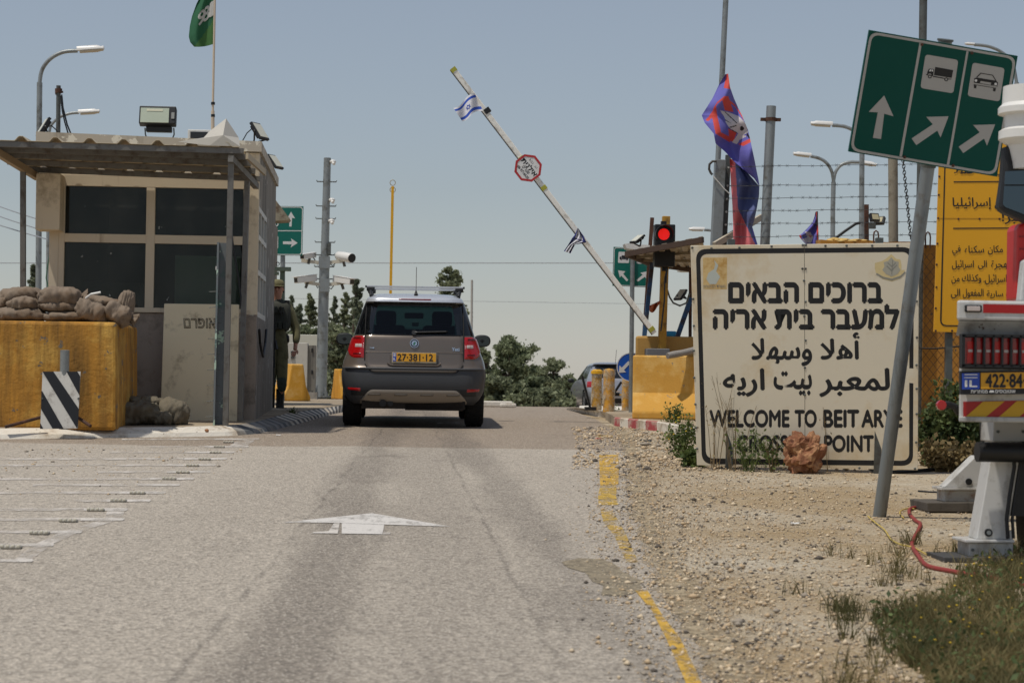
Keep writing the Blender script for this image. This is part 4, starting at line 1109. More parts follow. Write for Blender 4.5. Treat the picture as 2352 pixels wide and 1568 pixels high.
m = MB(); m.pbox(655, 787, 706, 914, Yc, .5); build(m, 'case', cab_m, T, bevel=.01)
m = MB(); m.pbox(706, 793, 724, 912, Yc + .05, .45); build(m, 'side_panel', M('dark cabinet side', '#77736a', .7, 0, .12, 6, streak=('#4d4943', .4, 8)), T)
m = MB(); m.pbox(704, 900, 728, 917, Yc + .02, .6); build(m, 'plinth', conc, T)
for y in (800, 850, 898):
    m = MB(); m.pbox(715, y, 719, y + 9, Yc + .03, .03); build(m, 'hinge', black, T)
m = MB(); m.pbox(668, 806, 676, 812, Yc - .02, .02); m.pbox(668, 818, 676, 824, Yc - .02, .02); build(m, 'vent', M('vent grey', '#4b4b49', .7), T)
T = thing('utility_cabinet', 'wide pale cabinet standing behind the tall one and the camera pole', 'cabinet', at(690, 912, 45.5))
m = MB(); m.pbox(640, 768, 731, 912, 45.5, .6); build(m, 'case', M('cream grey cabinet', '#c4c4b6', .6, 0, .05), T, bevel=.01)
m = MB(); m.pbox(690, 840, 700, 846, 45.48, .03); build(m, 'latch', galvd, T)
# yellow bar with rings, thin pole, wires
ybright = M('bright yellow paint', '#dca514', .5, 0, .05, 5, stain=('#b48a20', .2, 6))
Yy = 44
T = thing('height_pole', 'bright yellow pole with two rings at its top behind the brown car', 'pole', Vector((xx(893, 930, Yy), Yy, g(Yy))))
m = MB(); m.bar(Vector((xx(892, 930, Yy), Yy, g(Yy))), at(902, 428, Yy), .03, .06); build(m, 'pole', ybright, T, bevel=.004)
for y in (420, 436):
    c = at(902, y, Yy); m = MB(); m.tube([c + Vector((math.cos(a) * .06, 0, math.sin(a) * .06)) for a in [i * math.pi / 12 for i in range(25)]], .007, 6); build(m, 'ring', M('brass ring', '#a3906a', .5, .5), T, smooth=True)
m = MB(); m.tube([Vector((xx(1082, 940, 60), 60, g(60))), at(1084, 643, 60)], .035, 8); solo(m, 'thin_pole', M('pale pole', '#a8a49c', .7), 'thin pale pole rising behind the right roof rail of the brown car', 'pole', smooth=True)
wire = M('dark wire', '#3c3f42', .6); pwire = M('grey power line', '#8a8f94', .6)
def span(pts, Y0, Y1, r, lab, sag=0, cat='power line', group='overhead wires'):
    m = MB(); P = []
    for k in range(21):
        t_ = k / 20; x = pts[0][0] + (pts[1][0] - pts[0][0]) * t_; y = pts[0][1] + (pts[1][1] - pts[0][1]) * t_ + sag * 4 * t_ * (1 - t_)
        P.append(at(x, y, Y0 + (Y1 - Y0) * t_))
    m.tube(P, r, 5); return solo(m, 'power_line', pwire, lab, cat, group)
span([(-200, 604), (2600, 604)], 120, 120, .026, 'upper long overhead wire crossing behind the camera pole and boom', 0)
span([(-200, 672), (2600, 715)], 150, 150, .015, 'lower faint overhead wire crossing behind the brown car roof', 0)
for i, (a, b_) in enumerate((((-60, 452), (95, 506)), ((-60, 475), (95, 528)), ((-60, 497), (110, 550)))):
    span([a, b_], 45, 38, .012, ('top', 'middle', 'bottom')[i] + ' of the three sloping wires at the left picture edge', 2)
for a, b_, Y in (((1720 / 1.0884, 838 / 1.0884 * .5 + 0), (2400, 400), 90),): pass
# ================================================================== cars
taupe = M('taupe car paint', '#6d6257', .32, .35, .04, 2, coat=.8)
sheenroof = M('sheen toned roof paint', '#c8ccd2', .28, .4, .03, 2, coat=.8)  # taupe roof coloured silver to paint in its sunlit sky sheen
silverp = M('silver car paint', '#a9a9ad', .3, .45, .03, 2, coat=.8)
plast = M('dark grey bumper plastic', '#3d3f42', .55, 0, .08, 5, bump=.1, bsc=200)
skid = M('silver skid plate', '#8d8478', .45, .3, .06, 6)
carglass = glass('tinted car glass', '#9fc6c0', 1.0, .02, 1.35)
darkglass = M('black privacy glass', '#0c0e10', .06, 0, .05, 3, spec=.7)
screen = glass('windscreen glass', '#c8f5ec', 1.0, .02, 1.2)
redlens = M('red lamp lens', '#a80f12', .15, 0, .12, 9, coat=.5)
darkred = M('dark red lens', '#5d0a0d', .2, 0, .1, 9)
clearlens = M('clear lamp lens', '#c6b8b2', .15, .1, .15, 20)
chrome = M('chrome', '#d5d7d8', .12, 1, .03)
alu = M('brushed aluminium bar', '#c9cacb', .3, .7, .04)
platey = M('yellow number plate', '#d59a1c', .4, 0, .03)
plateb = M('blue plate strip', '#2447a8', .4, 0, .05)
seam = M('panel gap', '#151413', .8)
seatm = M('dark seat cloth', '#26282b', .9)
alloy = M('alloy rim', '#9a9b9d', .35, .7, .05)
class Loft:
    """car body as plan outlines stacked by height: z, half width, rear y, front y, rear corner radius, front corner radius, rear bow"""
    def __init__(s, L): s.L = L
    def q(s, z):
        L = s.L; z = max(L[0][0], min(L[-1][0], z))
        for a, b in zip(L, L[1:]):
            if z <= b[0]:
                t = (z - a[0]) / max(1e-6, b[0] - a[0]); return [p + (r - p) * t for p, r in zip(a, b)]
        return list(L[-1])
    def P(s, z, d):
        """point at height z, distance d along the outline from the rear middle (signed)"""
        _, w, yr, yf, rc, rf, bow = s.q(z); sg = 1 if d >= 0 else -1; d = abs(d)
        rc = min(rc, w * .95, (yf - yr) / 2.2); rf = min(rf, w * .95, (yf - yr) / 2.2)
        f1 = w - rc; a1 = rc * math.pi / 2; sd = (yf - yr) - rc - rf; a2 = rf * math.pi / 2
        if d < f1: x, y = d, yr
        elif d < f1 + a1: t = (d - f1) / rc; x, y = f1 + rc * math.sin(t), yr + rc * (1 - math.cos(t))
        elif d < f1 + a1 + sd: x, y = w, yr + rc + d - f1 - a1
        elif d < f1 + a1 + sd + a2: t = (d - f1 - a1 - sd) / rf; x, y = w - rf * (1 - math.cos(t)), yf - rf + rf * math.sin(t)
        else: x, y = max(0, w - rf - (d - f1 - a1 - sd - a2)), yf
        k = max(0, 1 - (y - yr) / 1.2)
        return Vector((sg * x, y + bow * (x / max(w, .01)) ** 2 * k, z))
    def seg(s, z):
        _, w, yr, yf, rc, rf, bow = s.q(z); rc = min(rc, w * .95, (yf - yr) / 2.2); rf = min(rf, w * .95, (yf - yr) / 2.2)
        return w - rc, rc * math.pi / 2, (yf - yr) - rc - rf, rf * math.pi / 2, w - rf
    def N(s, z, d):
        a = s.P(z, d + .01) - s.P(z, d - .01); b = s.P(z + .01, d) - s.P(z - .01, d); n = a.cross(b)
        return n.normalized() if n.length > 1e-9 else Vector((0, -1, 0))
    def O(s, z, d, off): return s.P(z, d) + s.N(z, d) * off
    def shell(s, zs, counts=(10, 7, 40, 7, 10)):
        """grid of points: rows by height, columns round the outline from rear middle right round and back"""
        cols = []
        for z in zs:
            sg = s.seg(z); d = 0; ds = []
            for L_, n in zip(sg, counts):
                for k in range(n): ds.append(d + L_ * k / n)
                d += L_
            ds.append(d); cols.append([s.P(z, q) for q in ds] + [s.P(z, -q) for q in reversed(ds[1:-1])])
        return cols
    def patch(s, z0, z1, d0, d1, off, nz=8, nd=10, rim=.012):
        """a raised panel following the body; z0/z1 may be functions of d"""
        f = lambda a, t: a(t) if callable(a) else a
        def fn(u, v):
            d = d0 + (d1 - d0) * u; a, b = f(z0, d), f(z1, d); z = a + (b - a) * v
            e = min(u, 1 - u) * nd; e2 = min(v, 1 - v) * nz
            return s.O(z, d, off if e > .5 and e2 > .5 else off - rim)
        return fn, nd, nz
def wheel(T, x, y, r, wd, name='wheel', rimr=.62, side=1):
    wt = MB(); prof = [(r * .60, -wd * .46), (r * .93, -wd * .5), (r * .985, -wd * .42), (r, -wd * .25), (r, wd * .25), (r * .985, wd * .42), (r * .93, wd * .5), (r * .60, wd * .46)]
    wt.lathe(prof, (x, y, r), (1, 0, 0), 40)
    for k in range(36):      # tread blocks
        a = k * math.tau / 36
        for q in (-.3, 0, .3): wt.box((x + q * wd, y + math.cos(a + q) * r, r + math.sin(a + q) * r), (wd * .24, .012, .035), Matrix.Rotation(a + q - math.pi / 2, 3, 'X') if False else Matrix.Rotation(a + q, 3, 'X'))
    w_ = build(wt, name, rubber, T, smooth=True)
    m = MB(); o = Vector((x, y, r)); ax = Vector((side, 0, 0))
    m.lathe([(.001, wd * .30), (r * .12, wd * .32), (r * .14, wd * .28)], o, ax, 20)
    for k in range(5):
        a = k * math.tau / 5; d_ = Vector((0, math.cos(a), math.sin(a))); m.bar(o + ax * wd * .30 + d_ * r * .1, o + ax * wd * .34 + d_ * r * .60, .03, .075)
    m.lathe([(r * .56, wd * .2), (r * .57, wd * .42), (r * .63, wd * .44)], o, ax, 36)
    m.lathe([(.0, -.02), (r * .58, -.02)], o, ax, 30)
    build(m, 'rim', alloy, w_, smooth=True)
    return w_
def disk(m, c, n, r, th, seg=28): m.cyl(Vector(c), Vector(c) + Vector(n) * th, r, n=seg)

# ---------------------------------------------------------------- brown estate, seen from behind
LB = [(.27, .74, .16, 4.0, .20, .3, .05), (.33, .80, .08, 4.12, .22, .35, .05), (.40, .838, .03, 4.18, .23, .4, .06), (.50, .858, .0, 4.2, .23, .42, .07), (.62, .868, .0, 4.2, .22, .42, .08), (.705, .868, .015, 4.2, .22, .42, .08), (.735, .866, .05, 4.18, .22, .42, .07),
      (.80, .852, .065, 4.14, .24, .45, .07), (.90, .812, .08, 4.05, .24, .5, .07), (.98, .782, .09, 3.9, .24, .55, .07), (1.06, .752, .105, 3.45, .23, .6, .07), (1.11, .735, .12, 2.95, .22, .5, .07), (1.22, .700, .16, 2.78, .20, .4, .07), (1.36, .655, .225, 2.55, .18, .35, .06),
      (1.46, .622, .275, 2.36, .17, .3, .06), (1.505, .606, .30, 2.26, .16, .3, .06), (1.515, .600, .20, 2.24, .16, .3, .07), (1.555, .580, .22, 2.1, .16, .3, .06), (1.590, .540, .30, 1.95, .18, .3, .06), (1.615, .46, .45, 1.8, .2, .3, .05), (1.625, .30, .7, 1.6, .15, .2, .03)]
LF = Loft(LB)
Ya = 24.0                       # rear bumper distance
pc = at(949, 980, Ya); base = Vector((pc.x, Ya, g(Ya + .75) - .0))
CAR = thing('estate_car', 'brown estate car with roof bars seen from behind, driving up to the open boom', 'car', base, local=True)
CAR.rotation_euler = (rad(1.15), 0, rad(-.3))
zs = sorted(set([a[0] for a in LB] + [.30, .365, .45, .56, .66, .765, .85, .94, 1.02, 1.085, 1.165, 1.29, 1.41, 1.535, 1.575, 1.603]))
ring_n = 2 * (10 + 7 + 40 + 7 + 10)
rows = LF.shell(zs)
nb = len(rows[0])
parts = {k: MB() for k in ('body', 'bumper', 'glass', 'rear', 'wind', 'roof')}
for k in parts: parts[k].v = [tuple(p) for r in rows for p in r]
arch = [(.75, .335, .40), (3.33, .335, .40)]
for j in range(len(zs) - 1):
    zc = (zs[j] + zs[j + 1]) / 2
    for i in range(nb):
        i2 = (i + 1) % nb; f = (j * nb + i, j * nb + i2, (j + 1) * nb + i2, (j + 1) * nb + i)
        c = sum((Vector(parts['body'].v[q]) for q in f), Vector()) / 4
        if abs(c.x) > .6 and any((c.y - ay) ** 2 + (c.z - az) ** 2 < ar * ar for ay, az, ar in arch) and 10 < i % nb < nb - 10: continue
        ii = i if i < nb / 2 else nb - 1 - i
        if zc < .72: k = 'bumper' if (c.y < .5 or c.y > 3.7 or zc < .42) else 'body'
        elif zc < 1.11: k = 'body'
        elif zc < 1.505:
            k = 'rear' if ii < 10 else ('wind' if ii >= 57 else 'glass')
        else: k = 'roof'
        parts[k].f.append(f); parts[k].m.append(0)
top = rows[-1]; n0 = len(parts['roof'].v); parts['roof'].f.append(tuple((len(zs) - 1) * nb + i for i in range(nb))); parts['roof'].m.append(0)
parts['bumper'].f.append(tuple(i for i in range(nb))); parts['bumper'].m.append(0)
for k, nm, mt in (('body', 'body', taupe), ('bumper', 'bumper', plast), ('glass', 'side_window', darkglass), ('rear', 'rear_window', carglass), ('wind', 'windscreen', screen), ('roof', 'roof', sheenroof)):
    build(parts[k], nm, mt, CAR, smooth=True, sharp=50)
def cpart(mb, name, mat, parent=CAR, **k): return build(mb, name, mat, parent, **k)
def patch(name, mat, *a, parent=CAR, **k):
    fn, nd, nz = LF.patch(*a, **k); m = MB(); m.grid(fn, nd, nz); return cpart(m, name, mat, parent, smooth=True, sharp=180)
# tailgate panel, with rounded lower corners, and gaps round it
tg = lambda d: .665 + .10 * max(0, (abs(d) - .47) / .125) ** 2.2
gate = patch('tailgate', taupe, tg, 1.108, -.592, .592, .012, nz=14, nd=40)
for d in (-.597, .597):
    m = MB(); m.tube([LF.O(z, d, .004) for z in (.80, .9, 1.0, 1.105, 1.2, 1.3, 1.4, 1.5)], .006, 6); cpart(m, 'door_gap', seam)
m = MB(); m.tube([LF.O(tg(d) - .006, d, .006) for d in [-.592 + 1.184 * i / 30 for i in range(31)]], .006, 6); cpart(m, 'door_gap', seam)
patch('window_trim', M('black gloss trim', '#0d0e0f', .15, 0, .05), 1.104, 1.122, -.60, .60, .010, nz=2, nd=24)
for sg in (-1, 1):      # blacked-out edges of the back window
    patch('window_border', darkglass, 1.115, 1.50, sg * .49, sg * .60, .006, nz=10, nd=3)
patch('window_border', darkglass, 1.455, 1.503, -.5, .5, .0065, nz=2, nd=20)
# number plate recess, plate, crease
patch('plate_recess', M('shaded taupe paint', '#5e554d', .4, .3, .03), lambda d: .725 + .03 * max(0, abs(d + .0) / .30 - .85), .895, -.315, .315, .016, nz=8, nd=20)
m = MB(); m.tube([LF.O(.727 + (.05 * max(0, (abs(d) - .28) / .05)), d, .026) for d in [-.32 + .64 * i / 20 for i in range(21)]], .009, 8); cpart(m, 'handle_lip', taupe, gate, smooth=True)
m = MB(); m.tube([LF.O(.900, d, .012) for d in [-.585 + 1.17 * i / 24 for i in range(25)]], .005, 6); cpart(m, 'crease', taupe, gate, smooth=True)
yp_ = min(LF.O(.83, 0, 0).y, 1) - .034
pl_c = Vector((0, yp_, .835)); R_ = Matrix.Rotation(rad(-6), 3, 'X')
m = MB(); m.box(pl_c, (.535, .012, .128), R_); PL = cpart(m, 'number_plate', M('plate holder', '#b8b19a', .5), bevel=.006)
m = MB(); m.box(pl_c + R_ @ Vector((0, -.008, .008)), (.52, .006, .104), R_); cpart(m, 'plate_face', platey, PL)
m = MB(); m.box(pl_c + R_ @ Vector((-.237, -.0115, .008)), (.042, .004, .10), R_); cpart(m, 'country_strip', plateb, PL)
def car_text(s, x0, x1, z0, z1, mat, y, parent, bold=0, nm='plate_number'):
    m = MB(); lettering(m, s, lambda u, v, o: pl_c + R_ @ Vector((x0 + (x1 - x0) * u, y - o, z0 + (z1 - z0) * v)), bold); cpart(m, nm, mat, parent)
car_text('27·381·12', -.20, .225, -.034, .046, letter, -.013, PL, .022)
car_text('IL', -.25, -.224, -.03, .0, signwhite, -.0145, PL, .02, 'country_letters')
m = MB(); 
for k in range(3): m.box(pl_c + R_ @ Vector((-.237, -.0142, .02 + .014 * k)), (.028, .002, .008), R_)
cpart(m, 'country_flag', signwhite, PL)
car_text(hebrew('מוסך ראשל'), -.12, .07, -.061, -.047, letter, -.009, PL, .02, 'dealer_lettering')
# emblem and badge lettering
ce = LF.O(1.008, 0, .012); ne = LF.N(1.008, 0)
m = MB(); disk(m, ce, ne, .054, .012); em = cpart(m, 'emblem', chrome, gate, smooth=True)
m = MB(); disk(m, ce + ne * .012, ne, .047, .002); cpart(m, 'emblem_ring', black, em)
m = MB(); disk(m, ce + ne * .014, ne, .034, .002); cpart(m, 'emblem_disc', chrome, em)
up = Vector((0, 0, 1)); ex = Vector((1, 0, 0)); bb = lambda x, z: ce + ne * .0168 + ex * x + (up - ne * up.dot(ne)).normalized() * z
m = MB(); m.prism([bb(*p) for p in ((-.020, -.020), (.002, -.024), (.012, -.018), (.006, -.006), (.018, .004), (.022, .014), (.004, .010), (.008, .024), (-.006, .012), (-.012, -.002))], ne * .001); cpart(m, 'emblem_figure', M('emblem green', '#2e6a52', .4), em)
def badge(s, x0, x1, z0, z1, nm):
    m = MB(); lettering(m, s, lambda u, v, o: LF.O(z0 + (z1 - z0) * v, x0 + (x1 - x0) * u, .016 + o), .03); cpart(m, nm, chrome, gate)
badge('Yeti', .452, .542, .925, .965, 'badge_lettering')
m = MB(); m.prism([LF.O(z, x, .017) for x, z in ((-.535, .955), (-.505, .951), (-.49, .958), (-.478, .95), (-.492, .938), (-.502, .945), (-.535, .948))], (0, -.003, 0)); cpart(m, 'badge_lettering', chrome, gate)
# lamps
for sg in (-1, 1):
    outer = lambda d: 1.095 - .02 * max(0, (abs(d) - .72) / .2)
    inner_ = lambda d: .828 + .10 * max(0, (abs(d) - .70) / .2) ** 2
    lamp_ = patch('tail_light', redlens, inner_, outer, sg * .606, sg * .90, .013, nz=12, nd=14)
    patch('lamp_band', clearlens, .945, 1.005, sg * .612, sg * .742, .017, nz=4, nd=5, parent=lamp_)
    patch('lamp_divider', redlens, .942, 1.008, sg * .672, sg * .680, .019, nz=3, nd=2, parent=lamp_)
    patch('lamp_top', darkred, 1.04, 1.085, sg * .625, sg * .80, .016, nz=3, nd=7, parent=lamp_)
    patch('lamp_foot', darkred, .855, .895, sg * .62, sg * .76, .016, nz=3, nd=6, parent=lamp_)
    patch('reflector', redlens, lambda d: .415 + .02 * (abs(d) - .6) / .2, lambda d: .472 - .0 * d, sg * .625, sg * .83, .008, nz=3, nd=9)
    patch('wheel_arch_trim', plast, .40, .70, sg * 1.03, sg * 1.09, .012, nz=8, nd=3)
patch('brake_light', M('third brake lamp', '#7d1a22', .2, 0, .1), 1.532, 1.556, -.21, .21, .006, nz=3, nd=16)
patch('bumper_ledge', plast, .690, .712, -.86, .86, .022, nz=3, nd=40)
patch('bumper_lower', M('black lower bumper', '#202123', .6, 0, .1), .36, .478, -.80, .80, .004, nz=5, nd=40)
patch('skid_plate', skid, lambda d: .285 + .01 * 0, lambda d: .452 - .14 * max(0, (abs(d) - .50) / .145) ** 1.5, -.645, .645, .018, nz=8, nd=40)
for k in range(4):
    x = -.47 + k * .315
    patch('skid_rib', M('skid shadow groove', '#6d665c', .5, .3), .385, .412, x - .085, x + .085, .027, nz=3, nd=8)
m = MB(); m.cyl(Vector((-.37, .06, .285)), Vector((-.37, .3, .285)), .042, n=18); cpart(m, 'exhaust', black, smooth=True)
m = MB(); m.cyl(Vector((-.28, .08, .285)), Vector((-.28, .3, .285)), .036, n=18); cpart(m, 'exhaust', black, smooth=True)
m = MB(); m.box((0, .9, .27), (1.25, 1.6, .10)); m.box((0, 2.6, .25), (1.3, 2.2, .08)); m.box((.25, .35, .25), (.7, .5, .09)); m.tube([(-.6, .75, .30), (.6, .75, .30)], .05, 10); cpart(m, 'underbody', M('dirty underbody', '#241f1a', .95, 0, .2, 8, bump=.5))
for sg in (-1, 1):
    for y in (.75, 3.33):
        wheel(CAR, sg * .752, y, .335, .225, side=sg)
# roof rails, bars, aerial
for sg in (-1, 1):
    m = MB(); m.tube([(sg * .535, .42, 1.585), (sg * .545, .50, 1.64), (sg * .55, .8, 1.655), (sg * .55, 1.5, 1.655), (sg * .535, 1.75, 1.62)], .022, 10); cpart(m, 'roof_rail', blackp, smooth=True)
for y, dz in ((.62, 0), (1.5, -.004)):
    m = MB(); m.bar((-.60, y, 1.705 + dz), (.60, y, 1.705 + dz), .05, .024); rb = cpart(m, 'roof_bar', alu, bevel=.008)
    for sg in (-1, 1):
        m = MB(); m.box((sg * .545, y, 1.672 + dz), (.10, .10, .05)); cpart(m, 'clamp', black, rb, bevel=.012)
        m = MB(); m.box((sg * .603, y, 1.705 + dz), (.02, .055, .026)); cpart(m, 'end_cap', black, rb, bevel=.004)
m = MB(); m.cyl((.012, .34, 1.60), (.012, .36, 1.655), .026, .008, n=12); m.tube([(.012, .36, 1.65), (.014, .55, 1.95)], .0045, 6); cpart(m, 'aerial', black)
# wiper
m = MB(); m.tube([LF.O(1.135, -.01, .02), LF.O(1.135, .03, .03), LF.O(1.150, .38, .022)], .010, 6); wp = cpart(m, 'wiper', black); m = MB(); m.bar(LF.O(1.143, .12, .014), LF.O(1.155, .40, .014), .012, .014); cpart(m, 'wiper_blade', rubber, wp)
m = MB(); disk(m, LF.O(1.135, -.005, .01), LF.N(1.135, 0), .03, .02, 14); cpart(m, 'wiper_cap', black, wp)
# mirrors
for sg in (-1, 1):
    c = Vector((sg * .915, 2.62, 1.03 + .03)); m = MB()
    m.blob(c, (.115, .07, .082), 20, 12, .0, 1, .8); mi = cpart(m, 'door_mirror', blackp, smooth=True, sharp=180)
    m = MB(); n_ = 20; m.prism([c + Vector((.095 * math.copysign(abs(math.cos(a)) ** .7, math.cos(a)), -.062, .066 * math.copysign(abs(math.sin(a)) ** .7, math.sin(a)))) for a in [i * math.tau / n_ for i in range(n_)]], (0, -.006, 0)); cpart(m, 'mirror_glass', M('mirror glass', '#24343a', .05, .2, .05, spec=.8), mi)
    m = MB(); m.bar(c + Vector((-sg * .06, .01, -.03)), c + Vector((-sg * .18, .05, -.04)), .05, .04); cpart(m, 'mirror_arm', blackp, mi)
# seats, mirror and wheel inside
def seat(x, y, w_):
    m = MB(); m.box((x, y, .95), (w_, .14, .60), Matrix.Rotation(rad(-10), 3, 'X')); s_ = cpart(m, 'seat', seatm, bevel=.05)
    m = MB(); m.box((x, y + .02, 1.33), (.26, .10, .20), Matrix.Rotation(rad(-8), 3, 'X')); cpart(m, 'headrest', seatm, s_, bevel=.04)
seat(-.36, 1.75, .50); seat(.36, 1.75, .50)
m = MB(); m.box((0, .85, .84), (1.25, .16, .5), Matrix.Rotation(rad(-12), 3, 'X')); cpart(m, 'rear_seat', seatm, bevel=.05)
m = MB(); m.box((0, 2.05, 1.375), (.25, .03, .075)); cpart(m, 'rear_view_mirror', black, bevel=.015)
m = MB(); m.box((.02, 2.35, 1.27), (.09, .03, .06)); cpart(m, 'dash_camera', black, bevel=.01)
m = MB(); m.box((0, 2.62, 1.0), (1.32, .5, .22)); cpart(m, 'dashboard', M('dashboard', '#1b1d1f', .8), bevel=.05)
m = MB(); cs = Vector((-.36, 2.28, 1.05)); m.tube([cs + Vector((math.cos(a) * .18, math.sin(a) * .06, math.sin(a) * .17)) for a in [i * math.tau / 24 for i in range(25)]], .014, 8); cpart(m, 'steering_wheel', black, smooth=True)
m = MB(); m.mm((-.6, .35, 1.500), (.6, 2.1, 1.506)); cpart(m, 'headlining', M('pale headlining', '#8b8a84', .9))
m = MB(); m.mm((-.66, .25, .70), (.66, 2.6, .72)); cpart(m, 'cabin_floor', seatm)

# ---------------------------------------------------------------- silver hatchback beyond the crest
LS = [(.20, .74, .22, 4.05, .25, .4, .05), (.30, .82, .10, 4.2, .28, .5, .06), (.45, .88, .02, 4.3, .3, .55, .08), (.60, .895, .0, 4.3, .3, .6, .09), (.75, .895, .03, 4.22, .3, .65, .09), (.86, .885, .06, 4.0, .3, .7, .08), (.95, .86, .09, 3.5, .28, .6, .07), (.99, .84, .12, 3.15, .26, .5, .06), (1.12, .78, .28, 2.85, .25, .4, .06), (1.27, .71, .52, 2.5, .22, .35, .05), (1.37, .66, .68, 2.25, .2, .3, .05), (1.40, .64, .60, 2.15, .2, .3, .05), (1.44, .58, .75, 2.0, .2, .3, .05), (1.465, .42, 1.0, 1.75, .2, .2, .03)]
L2 = Loft(LS)
Yc_ = 54.5; pr_ = at(1424, 935, Yc_)
C2 = thing('hatchback_car', 'silver hatchback passing behind the yellow bollards on the far side of the crest', 'car', Vector((pr_.x + .0, Yc_, g(Yc_ + 2))), local=True)
C2.rotation_euler = (rad(-1.2), 0, rad(2.5))
zs = sorted(set([a[0] for a in LS] + [.25, .38, .52, .68, .80, .9, 1.05, 1.2, 1.32]))
rows = L2.shell(zs); nb = len(rows[0]); parts = {k: MB() for k in ('body', 'glass', 'roof')}
for k in parts: parts[k].v = [tuple(p) for r in rows for p in r]
for j in range(len(zs) - 1):
    zc = (zs[j] + zs[j + 1]) / 2
    for i in range(nb):
        i2 = (i + 1) % nb; f = (j * nb + i, j * nb + i2, (j + 1) * nb + i2, (j + 1) * nb + i); c = sum((Vector(parts['body'].v[q]) for q in f), Vector()) / 4
        if abs(c.x) > .6 and any((c.y - ay) ** 2 + (c.z - .31) ** 2 < .36 ** 2 for ay in (.82, 3.42)) and 10 < i < nb - 10: continue
        k = 'body' if zc < .98 else ('glass' if zc < 1.37 else 'roof')
        if k == 'glass' and abs(c.x) > .6 and (1.55 < c.y < 1.65 or c.y < .72): k = 'roof'
        parts[k].f.append(f); parts[k].m.append(0)
parts['roof'].f.append(tuple((len(zs) - 1) * nb + i for i in range(nb))); parts['roof'].m.append(0)
for k, nm, mt in (('body', 'body', silverp), ('glass', 'windows', darkglass), ('roof', 'roof', silverp)): build(parts[k], nm, mt, C2, smooth=True, sharp=50)
for sg in (-1, 1):
    fn, nd, nz = L2.patch(.74, .90, sg * .55, sg * .98, .012, 6, 10); m = MB(); m.grid(fn, nd, nz); build(m, 'tail_light', redlens, C2, smooth=True, sharp=180)
    for y in (.82, 3.42): wheel(C2, sg * .80, y, .315, .20, side=sg)
    m = MB(); m.blob((sg * 1.0, 2.75, .98), (.10, .06, .07), 14, 8, 0); build(m, 'door_mirror', blackp, C2, smooth=True)
m = MB(); m.box((0, 2, .22), (1.45, 3.6, .1)); build(m, 'underbody', black, C2)
m = MB(); m.tube([(0, .9, 1.44), (0, .7, 1.80)], .006, 5); build(m, 'aerial', black, C2)
m = MB(); m.box((0, .015, .58), (.5, .02, .11)); build(m, 'number_plate', platey, C2)
m = MB(); fn, nd, nz = L2.patch(.28, .45, -.75, .75, .01, 4, 20); m.grid(fn, nd, nz); build(m, 'bumper', blackp, C2, smooth=True, sharp=180)
# ================================================================== right-hand side of the crossing
Z6 = lambda x, y: (992.3 + .4103 * x, 128.6 + .4103 * y)
ZF = lambda x, y: ((1720 + x / 3.267) / 1.0884, (160 + y / 3.267) / 1.0884)
ZC = lambda x, y: ((1720 + x / 2.45) / 1.0884, (y / 2.45) / 1.0884)
ZB = lambda x, y: ((1960 + x / 5.6) / 1.0884, (400 + y / 5.6) / 1.0884)
jer_m = M('pale yellow barrier concrete', '#d09c42', .85, 0, .08, 3, bump=.35, bsc=40, stain=('#e3bd72', .45, 1.6), streak=('#b5802c', .25, 6), chip=('#8d8272', .06, 12))
tanb = M('tan yellow block concrete', '#bd9450', .85, 0, .1, 3, bump=.4, bsc=40, stain=('#a37f45', .35, 3), chip=('#7f6c4c', .12, 14))
# front jersey barrier, long side to the road
a = gp(1455, 962, .11); YJ = a.y + .3; print('YJ', YJ); hj = zz(1500, 816, a.y + .2) - a.z
jersey(Vector((a.x + .02, a.y + .3, a.z)), Vector((a.x + 2.38, a.y + .02, a.z)), hj, 'bright yellow jersey barrier behind the red and white kerb, front of the two', 'yellow barriers by the gate', .16, .60, jer_m)
m = MB(); Yb = YJ + .75; x0 = xx(1459, 850, Yb); z0 = g(Yb) + .05; z1 = zz(1459, 771, Yb)
m.mm((x0, Yb, z0), (x0 + 2.6, Yb + 1.0, z1)); m.v = [(x + (y - Yb) * .13, y, z) for x, y, z in m.v]; solo(m, 'concrete_block', tanb, 'tan yellow concrete block standing behind the jersey barrier', 'concrete block', 'yellow barriers by the gate', bevel=.03)
m = MB(); p = Plane((0, a.y - .005, 0), (0, -1, 0)); 
Yj = a.y - .0
m = MB(); P = [at(1533, 817, Yj - .06), at(1548, 814, Yj - .02), at(1570, 810, Yj + .05), at(1600, 803, Yj + .2), at(1640, 797, Yj + .4)]; m.tube(P, [.040, .046, .042, .046, .044], 12)
solo(m, 'pipe', M('grey plaster wrapped pipe', '#8f8a83', .9, 0, .15, 14, bump=.7, bsc=30), 'rough grey wrapped pipe lying over the jersey barrier', 'pipe', smooth=True)
